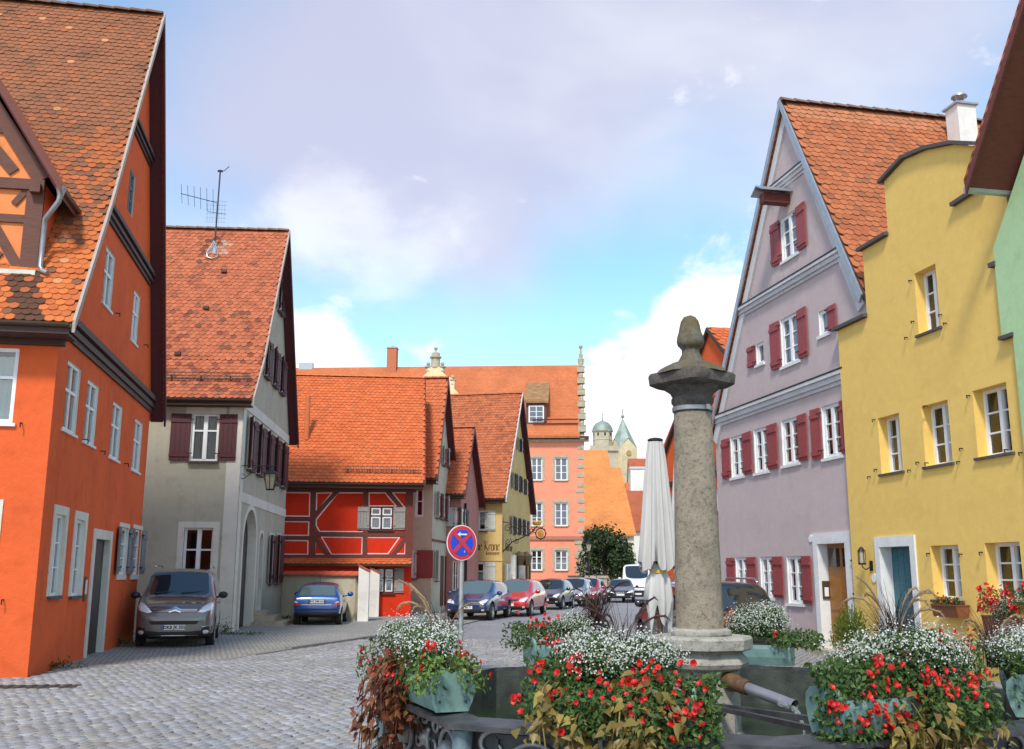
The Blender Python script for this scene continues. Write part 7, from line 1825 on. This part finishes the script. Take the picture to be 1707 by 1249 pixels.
def planter(k, f0, f1, label, inset=.0, lift=.0):
    """sheet-metal trough on the rim along edge k, between fractions f0..f1; local x along the rim, -y outwards"""
    a, b_ = ov(k, .975-inset), ov(k+1, .975-inset); p0 = Oc+a+(b_-a)*f0; p1 = Oc+a+(b_-a)*f1; d = p1-p0; L = d.length
    # k runs anticlockwise, so outwards is to the right of the travel direction
    t = thing('flower_planter', (p0+p1)/2+Vector((0, 0, RZ+.012+lift)), math.atan2(d.y, d.x), label, 'planter', 'verdigris planters on the fountain rim'); h = L/2
    mb = MB(); S_ = [(-.09, 0.0), (.09, 0.0), (.118, .07), (.13, .13), (.125, .17)]; 
    n = 5; S2 = [(-.09, 0), (.09, 0), (.118, .07), (.13, .14), (.126, .175), (-.126, .175), (-.13, .14), (-.118, .07)]
    mb.slab([(-h+.02, y, z) for y, z in S2], (L-.04, 0, 0)); mb.build('trough', 'verdigris', t)
    for s_ in (-1, 1):
        mb = MB(); x = s_*h; mb.slab([(x, y, z) for y, z in PLN], (-s_*.022, 0, 0)); e = mb.build('end_plate', 'verdigris', t)
        mb = MB()
        for y, z in ((-.08, .06), (.08, .06), (-.09, .17), (.09, .17)): mb.ball((x+s_*.004, y, z), .009, 6)
        mb.build('rivets', 'cast_iron', e)
    mb = MB(); mb.box(-h+.03, h-.03, -.115, .115, .176, .19); mb.build('soil', plain('soil', (.03, .02, .014), .95), t)
    return (p0+p1)/2, math.atan2(d.y, d.x), L
GR = dict(e='white euphorbia mounds on the fountain', p='red petunias on the fountain', g='purple fountain grasses')
up_ = Vector((0, 0, RZ+.19))
# left planter (edge A-B = 7)
c, rz, L = planter(7, .16, .86, 'verdigris planter on the left rim with bronze vine hanging from it')
c1 = c+up_
cloud_plant(c1+Vector((.04, 0, .08)), rz, .58, .25, .24, 3300, 'white euphorbia mound in the leftmost planter', GR['e'], 1, lobes=7)
petunia(c1, rz, (.62, .25), 75, 'red petunias along the leftmost planter', GR['p'], 2, dirs=((0, -1, .3), (0, 1, .3)), drop=.06, rise=.13)
petunia(c1+Vector((-.30, .42, .06)), rz, (.12, .2), 22, 'cluster of dark red petunias at the far end of the leftmost planter', GR['p'], 3, dirs=((0, -1, .3), (0, 1, .3)), foliage=120, mt='petal_darkred')
petunia(Oc+ov(8, .95)+Vector((-.18, .18, RZ+.2)), rz, (.16, .22), 22, 'red petunias at the near end of the leftmost planter', GR['p'], 4, dirs=((0, -1, .3), (0, 1, .3)), foliage=220, leaf='leaf_fresh', drop=.05)
vine(c+Vector((math.cos(rz)*-.26, math.sin(rz)*-.26, RZ+.15)), rz, .30, 300, .78, 'leaf_bronze', 'bronze sweet-potato vine trailing from the leftmost planter', 5, out=.24, L=(.06, .085))
grass(c1+Vector((.10, .12, .05)), 120, .55, .36, 'purple fountain grass in the leftmost planter', GR['g'], 6, plumes=7)
# front planter (edge B-D = 8 -> 0)
c, rz, L = planter(0, .26, .78, 'verdigris planter at the front centre with olive vine hanging from it')
c2 = c+up_
cloud_plant(c2+Vector((-.10, .04, .10)), rz, .28, .22, .20, 2600, 'white euphorbia mound left in the front centre planter', GR['e'], 11)
cloud_plant(c2+Vector((.14, .12, .10)), rz, .28, .22, .19, 2300, 'white euphorbia mound right in the front centre planter, beside the column', GR['e'], 12)
petunia(c2+Vector((-.30, .13, .0)), rz, (.16, .22), 62, 'red petunias at the left end of the front centre planter', GR['p'], 13, dirs=((0, -1, .3), (0, 1, .3)), drop=.10, rise=.18, foliage=520)
petunia(c2+Vector((.28, -.12, -.02)), rz, (.24, .20), 70, 'red petunias at the right end of the front centre planter', GR['p'], 14, drop=.16, rise=.14, foliage=800)
vine(c+Vector((-.03, -.02, RZ+.06)), rz, .32, 230, .42, 'leaf_olive', 'olive yellow sweet-potato vine trailing from the front centre planter', 15, out=.27)
grass(c2+Vector((.04, .18, .05)), 90, .52, .30, 'purple fountain grass in the front centre planter', GR['g'], 16, plumes=6, pmt='grass_purple')
petunia(c2+Vector((-.02, -.10, -.03)), rz, (.24, .20), 20, 'scattered red petunias low in the middle of the front centre planter', GR['p'], 17, drop=.12, rise=.08, foliage=420)
# right planter (edge D-E = 1)
c, rz, L = planter(1, .16, .72, 'verdigris planter on the right rim beside the water spout, olive vine over it')
c3 = c+up_
cloud_plant(c3+Vector((.18, .18, .09)), rz, .38, .28, .23, 3600, 'white euphorbia mound in the planter right of the spout', GR['e'], 21, lobes=7)
cloud_plant(c3+Vector((-.06, .34, .06)), rz, .30, .24, .17, 1800, 'low white euphorbia mound behind the planter right of the spout', GR['e'], 22)
petunia(c3+Vector((-.24, -.03, .04)), rz, (.30, .22), 80, 'red petunias at the left end of the planter right of the spout', GR['p'], 23, drop=.18, rise=.15, foliage=1000)
petunia(c3+Vector((.24, .10, .14)), rz, (.26, .2), 30, 'small red petunia group on the mound right of the spout', GR['p'], 24, drop=.1, rise=.16, foliage=60)
vine(c+Vector((.14, .05, RZ+.06)), rz, .34, 240, .40, 'leaf_olive', 'olive and bronze sweet-potato vine trailing right of the spout', 25, out=.26)
grass(c3+Vector((.10, .26, .12)), 240, .52, .36, 'large dark purple fountain grass right of the spout', GR['g'], 26, plumes=8)
petunia(c3+Vector((.22, -.06, -.03)), rz, (.22, .21), 24, 'scattered red petunias low at the right end of the planter right of the spout', GR['p'], 27, drop=.10, rise=.10, foliage=420)
# far right planter (edge E-F = 2)
c, rz, L = planter(2, .06, .62, 'verdigris planter at the right edge of the picture')
c4 = c+up_
cloud_plant(c4+Vector((-.02, .0, .09)), rz, .46, .28, .23, 3000, 'white euphorbia mound at the right edge of the picture', GR['e'], 31, lobes=7)
petunia(c4+Vector((-.2, .0, .04)), rz, (.5, .26), 95, 'red petunias at the right edge of the picture', GR['p'], 32, dirs=((0, -1, .3), (0, 1, .3), (0, -1, .6)), drop=.1, rise=.16, foliage=600)
grass(c4+Vector((-.15, .1, .05)), 110, .46, .30, 'purple fountain grass at the right edge of the picture', GR['g'], 33, plumes=3)
# back left planter (edge 5)
c, rz, L = planter(5, .22, .78, 'verdigris planter on the far left rim with red petunias')
c5 = c+up_
petunia(c5+Vector((-.22, 0, .02)), rz, (.42, .24), 100, 'red petunias in the far left planter', GR['p'], 42, dirs=((0, 1, .3), (0, 1, .5), (0, -1, .3)), drop=.05, rise=.18, foliage=600)
cloud_plant(c5+Vector((.10, 0, .08)), rz, .36, .22, .19, 1800, 'white euphorbia mound in the far left planter', GR['e'], 41)
grass(c5+Vector((.16, -.1, .06)), 240, .62, .36, 'dense dark purple fountain grass in the far left planter', GR['g'], 43, plumes=5, pmt='grass_purple')
# back right planter (edge 4)
c, rz, L = planter(4, .30, .70, 'verdigris planter with scalloped ends on the far right rim')
c6 = c+up_
cloud_plant(c6+Vector((.08, -.02, .10)), rz, .28, .22, .24, 2400, 'white euphorbia mound in the far right planter behind the column', GR['e'], 51)
petunia(c6+Vector((.34, -.2, .03)), rz, (.2, .18), 12, 'few pinkish red petunias in the far right planter', GR['p'], 52, dirs=((0, 1, .4), (0, -1, .4)), drop=.04, rise=.10, foliage=260)
# terracotta pot of coleus behind the column
plain('terracotta', (.36, .13, .055), .8, bmp=.2)
q = ground(1222, 1103, RZ)+Vector((0, 0, .006)); t = thing('coleus_pot', q, 0, 'terracotta bowl of orange-brown coleus behind the stone column', 'plant')
mb = MB(); mb.lathe([(.10, 0), (.14, .12), (.17, .20), (.18, .22), (.15, .215)], (0, 0, 0), 18); mb.build('bowl', 'terracotta', t, smooth=40)
for i in range(110):
    d = rnd_dir(RV); d.z = abs(d.z); p = Vector((d.x*.20, d.y*.20, .22+d.z*.24)); link('leaf', vine_leaf(.075, i % 3, 'leaf_coleus'), t, None, Matrix.Translation(p) @ rot_to(d+rnd_dir(RV)*.5, RV.uniform(0, 6.28)).to_4x4())
# ================================================================== street furniture and planting by the houses
# potted shrub in front of the mauve door
q = ground(1424, 1118); t = thing('potted_shrub', q, 0, 'green narrow-leaved shrub in a pot before the mauve house door', 'shrub')
mb = MB(); mb.lathe([(.20, 0), (.27, .40), (.29, .42), (.29, .46), (.25, .45)], (0, 0, 0), 20); mb.build('pot', 'terracotta', t, smooth=40)
G_ = []; rS = random.Random(4)
for i in range(1900):
    d = rnd_dir(rS); d.z = abs(d.z)*.9; k = rS.uniform(.3, 1.0); p = Vector((d.x*.40*k, d.y*.40*k, .42+d.z*.78*k)); G_.append((p, d.cross(rnd_dir(rS)), rS.gauss(math.pi, .7), rS.uniform(.06, .11)))
joined_leaves('foliage', t, G_, 'leaf_shrub', w=.11)
mb = MB()
for i in range(26): d = rnd_dir(rS); d.z = abs(d.z)+.3; mb.tube([(0, 0, .4), (d.x*.15, d.y*.15, .4+d.z*.35), (d.x*.34, d.y*.34, .4+d.z*.62)], .006, 5)
mb.build('stems', 'leaf_shrub', t)
# window boxes on the yellow house
for (u0, u1, vt, vb), lb, seed, n, big in (((1566, 1608, 1010, 1029), 'brown window box with small red flowers under the left yellow-house window', 61, 16, False), ((1652, 1722, 1030, 1062), 'brown window box overflowing with red geraniums and white flowers', 62, 60, True)):
    a0, a1, z0, z1 = FY.rect(u0, u1, vt, vb, .14); c = HY.M @ FY.L((a0+a1)/2, .16, z0); t = thing('window_box', c, HY.rot, lb, 'window box', 'window boxes on the yellow house'); h = (a1-a0)/2
    mb = MB(); mb.slab([(-h, -.10, 0), (-h, .10, 0), (-h, .12, z1-z0), (-h, -.14, z1-z0)], (2*h, 0, 0)); mb.build('box', plain('box_brown', (.20, .065, .025), .7), t)
    mb = MB(); mb.box(-h-.01, h+.01, -.15, .13, z1-z0, z1-z0+.02); mb.build('box_rim', 'box_brown', t)
    if big:
        cloud_plant(c+Vector((-.10, -.05, .30)), HY.rot, .30, .22, .34, 900, 'white flowers hanging in the right window box', 'window box flowers', 64)
        petunia(c+Vector((0, 0, .52)), HY.rot, (h*1.05, .2), 95, 'red geraniums in the right window box', 'window box flowers', 63, sz=.035, mt='petal_red', drop=.12, rise=.26, foliage=420)
    else:
        petunia(c+Vector((0, 0, z1-z0+.03)), HY.rot, (h*.9, .12), 22, 'small red flowers in the left window box', 'window box flowers', 65, sz=.03, mt='leaf_coleus', drop=.02, rise=.12, foliage=300)
# closed parasols
m, nt, b = new_mat('parasol_cloth'); v = coords(nt, scale=(1, 1, .25)); nt.links.new(cramp(nt, noise(nt, v, 5, 5), [(.3, (.42, .40, .37)), (.7, (.54, .52, .49))]), b.inputs['Base Color']); b.inputs['Roughness'].default_value = .9
bump(nt, b, noise(nt, v, 30, 4), .15, .01)
plain('strap_yellow', (.62, .38, .09), .7); plain('parasol_pole', (.09, .04, .025), .5)
for u, D, vt, lb, tw_ in ((1098, 11.6, 731, 'closed beige parasol left of the stone column', .3), (1148, 12.6, 700, 'closed beige parasol mostly hidden behind the stone column', 1.1)):
    q = at_depth(u, 957, D); t = thing('parasol', (q.x, q.y, 0), tw_, lb, 'parasol', 'closed parasols behind the fountain'); k = D/FPX*1.01
    def Z(v): return at_depth(u, v + (vt-731), D).z
    rr = random.Random(int(u)); ph_ = [rr.uniform(0, 6.28) for _ in range(4)]
    def cloth(rows, name, jag=0.0, npl=11):
        mb = MB(); n = npl*8; vs = []
        for i, (r, z, dp) in enumerate(rows):
            for j in range(n):
                a = 2*math.pi*j/n; fold = math.sin(npl*a+ph_[0]+.6*math.sin(3*a+ph_[1])+i*.06); rad = r*(1+dp*fold+.05*math.sin(2*a+ph_[2]))
                zz = z + (jag*(math.sin(5*a+ph_[3])+.5*math.sin(npl*a)) if i == len(rows)-1 else 0); vs.append((rad*math.cos(a), rad*math.sin(a), zz))
        mb.add(vs, [(i*n+j, i*n+(j+1) % n, (i+1)*n+(j+1) % n, (i+1)*n+j) for i in range(len(rows)-1) for j in range(n)]); return mb.build(name, 'parasol_cloth', t, smooth=True)
    cloth([(12*k, Z(737), .05), (14.5*k, Z(760), .10), (17.5*k, Z(800), .14), (21*k, Z(850), .16), (24.5*k, Z(900), .18), (27.5*k, Z(936), .2), (27*k, Z(946), .2)], 'canopy', .05)
    cloth([(17*k, Z(940), .1), (13*k, Z(954), .06), (17*k, Z(966), .18), (20*k, Z(1000), .25), (16*k, Z(1032), .3)], 'canopy_skirt', .16, 7)
    mb = MB(); mb.lathe([(13.8*k, Z(956)), (14.6*k, Z(955)), (14.6*k, Z(951)), (13.8*k, Z(950))], (0, 0, 0), 20, caps=False); mb.build('strap', 'strap_yellow', t)
    mb = MB(); mb.lathe([(9*k, Z(738)), (13*k, Z(735)), (13*k, Z(733)), (9*k, Z(731)), (3*k, Z(730))], (0, 0, 0), 16); mb.build('crown_cap', 'black_iron', t)
    mb = MB(); mb.tube([(0, 0, 0), (0, 0, Z(740))], 4.2*k, 10); mb.build('pole', 'parasol_pole', t, smooth=40)
    mb = MB(); mb.box(-.4, .4, -.4, .4, .03, .12); mb.lathe([(.10, .12), (.06, .35)], (0, 0, 0), 12); mb.build('foot', 'cast_iron', t)
# no-stopping sign
q = at_depth(769, 957, 17.4); D = 17.4; t = thing('no_stopping_sign', (q.x, q.y, 0), 0, 'round blue no-stopping sign with red cross and white arrow on grey pole', 'sign')
zc_ = at_depth(770, 905, D).z; rS_ = .305
mb = MB(); mb.tube([(0, .06, 0), (0, .06, zc_+.25)], .045, 12); mb.build('pole', 'zinc', t, smooth=40)
plain('sign_blue', (.015, .07, .62), .35, var=.02); plain('sign_red', (.62, .035, .05), .35, var=.02); plain('sign_white', (.80, .78, .76), .35, var=.02)
M_ = Matrix.Translation((0, 0, zc_)) @ Matrix.Rotation(R_(34), 4, 'Z')
def disc(r0, r1, y, mt, nm, h=.003):
    mb = MB(); n = 48; vs = []
    for yy in (y, y+h):
        for r in ((r0, r1) if r0 else (r1,)):
            for k in range(n): a = 2*math.pi*k/n; vs.append(M_ @ Vector((r*math.cos(a), yy, r*math.sin(a))))
    if r0: mb.add(vs, [(k, (k+1) % n, n+(k+1) % n, n+k) for k in range(n)] + [(n+k, n+(k+1) % n, 3*n+(k+1) % n, 3*n+k) for k in range(n)])
    else: mb.add(vs, [tuple(range(n))[::-1], tuple(range(n, 2*n))] + [(k, (k+1) % n, n+(k+1) % n, n+k) for k in range(n)])
    return mb.build(nm, mt, t)
disc(0, rS_, .0, 'gutter_metal', 'sign_back', .012); disc(0, rS_*.99, -.006, 'sign_white', 'sign_border'); disc(0, rS_*.94, -.011, 'sign_red', 'sign_ring'); disc(0, rS_*.74, -.016, 'sign_blue', 'sign_field')
def flat(pts, y, mt, nm): mb = MB(); mb.slab([M_ @ Vector((x, y, z)) for x, z in pts], M_.to_3x3() @ Vector((0, .003, 0))); mb.build(nm, mt, t)
for s_ in (1, -1):
    w = .034; a = rS_*.76*.707; o = w*.707; flat([(-s_*a-s_*o, -a+o), (-s_*a+s_*o, -a-o), (s_*a+s_*o, a-o), (s_*a-s_*o, a+o)], -.021-.004*(s_ < 0), 'sign_red', 'cross_bar')
flat([(-.105, .142), (-.04, .185), (-.05, .155), (.085, .155), (.085, .129), (-.05, .129), (-.04, .10)], -.031, 'sign_white', 'arrow')
mb = MB(); mb.box(-.06, .06, .01, .11, zc_-.17, zc_-.13); mb.box(-.06, .06, .01, .11, zc_+.12, zc_+.16); mb.build('clamp', 'zinc', t)
# trees and gate at the far end
def tree(loc, h, r, n, label, seed, trunk=.25, lf=.35, mt='tree_leaf', lobes=9, cat='tree', name='street_tree'):
    r_ = random.Random(seed); t = thing(name, loc, 0, label, cat, 'trees at the far end of the street'); mb = MB(); zt = h*.45
    mb.tube([(0, 0, 0), (.1, 0, zt*.5), (0, .1, zt), (.1, 0, h*.8)], [trunk, trunk*.8, trunk*.6, trunk*.2], 8)
    cs = []
    for i in range(lobes):
        d = rnd_dir(r_); c = Vector((d.x*r*.55, d.y*r*.55, h*.56+d.z*h*.26)); cs.append((c, r*r_.uniform(.38, .62))); mb.tube([(0, 0, zt*.7), (c.x*.5, c.y*.5, (zt+c.z)/2), c], [trunk*.4, trunk*.25, trunk*.08], 6)
    mb.build('trunk', 'timber_dark', t); P = []
    for i in range(n):
        c, s_ = r_.choice(cs); d = rnd_dir(r_); p = c+d*s_*r_.uniform(.55, 1.05); P.append((p, d+rnd_dir(r_)*.8, r_.uniform(0, 6.28), lf*r_.uniform(.6, 1.2)))
    joined_leaves('crown', t, P, mt, None, w=.32); return t
q = at_depth(1008, 957, 84); tree((q.x, q.y, 0), 5.9, 2.5, 4200, 'dark round-crowned tree beside the pink building', 5, lf=.34)
q = at_depth(1038, 957, 88); tree((q.x, q.y, 0), 4.4, 1.3, 1500, 'smaller yellow-green tree behind the dark tree', 6, lf=.3, mt='leaf_shrub', lobes=6)
for i, (u, lb) in enumerate(((984, 'left sandstone gate pillar by the pink building'), (1004, 'right sandstone gate pillar under the dark tree'))):
    q = at_depth(u, 957, 74); t = thing('gate_pillar', (q.x, q.y, 0), 0, lb, 'pillar', 'sandstone gate pillars'); mb = MB(); mb.box(-.32, .32, -.32, .32, 0, 1.45); mb.build('pillar', 'sandstone', t); mb = MB(); mb.box(-.4, .4, -.4, .4, 1.45, 1.62); mb.build('pillar_cap', 'sandstone', t)
q = at_depth(1045, 957, 90); t = thing('garden_wall', (q.x, q.y, 0), 0, 'low grey garden wall under the dark tree', 'wall'); mb = MB(); mb.box(-5.2, 1.5, -.2, .2, 0, 1.5); mb.build('wall', 'sandstone', t); mb = MB(); mb.box(-5.25, 1.55, -.26, .26, 1.5, 1.6); mb.build('coping', 'stone_sill', t)
q = at_depth(982, 957, 70); t = thing('street_lamp', (q.x, q.y, 0), 0, 'old-fashioned glass street lamp at the pink building corner', 'street lamp'); mb = MB(); mb.tube([(0, 0, 0), (0, 0, 3.3)], .05, 8); mb.build('post', 'black_iron', t); mb = MB(); mb.lathe([(.1, 3.3), (.2, 3.75), (.21, 3.77)], (0, 0, 0), 6, caps=False); mb.build('lamp_glass', 'lamp_glass', t); mb = MB(); mb.lathe([(.24, 3.76), (.1, 3.95), (.03, 4.05)], (0, 0, 0), 6); mb.build('lamp_roof', 'black_iron', t)
# railing before the pink building
q = at_depth(884, 957, 78); t = thing('iron_railing', (q.x, q.y, 0), R_(-3), 'dark red iron railing before the pink building', 'railing'); n = 26
for i in range(n): mb = MB(); mb.tube([(i*.13, 0, 0), (i*.13, 0, 1.35)], .02, 5); mb.build('bar', 'timber_redbrown', t)
for z in (.25, 1.2): mb = MB(); mb.bar((-.05, 0, z), (n*.13, 0, z), .04, .04); mb.build('rail', 'timber_redbrown', t)
# weeds at the foot of the walls
def weed(u, v, w, h, n, label, seed):
    q = ground(u, v, .03); r_ = random.Random(seed); t = thing('weed_clump', q, 0, label, 'weeds', 'weeds along the house walls'); P = []
    for i in range(n): d = rnd_dir(r_); P.append((Vector((r_.gauss(0, w*.4), r_.gauss(0, .07), abs(r_.gauss(0, h*.35)))), d, math.pi+r_.gauss(0, .8), r_.uniform(.04, .1)))
    joined_leaves('foliage', t, P, 'leaf_green', w=.2)
for i, (u, v, w, h, lb) in enumerate(((375, 1058, .3, .45, 'weeds at the olive grey house corner'), (410, 1059, .9, .12, 'low weeds before the arched doorway'), (90, 1115, .7, .18, 'weeds along the foot of the orange side wall'), (200, 1078, .5, .3, 'weeds beside the taupe van by the orange wall'), (476, 1033, .5, .2, 'weeds at the foot of the beige courtyard wall'))): weed(u, v, w, h, 170, lb, 80+i)
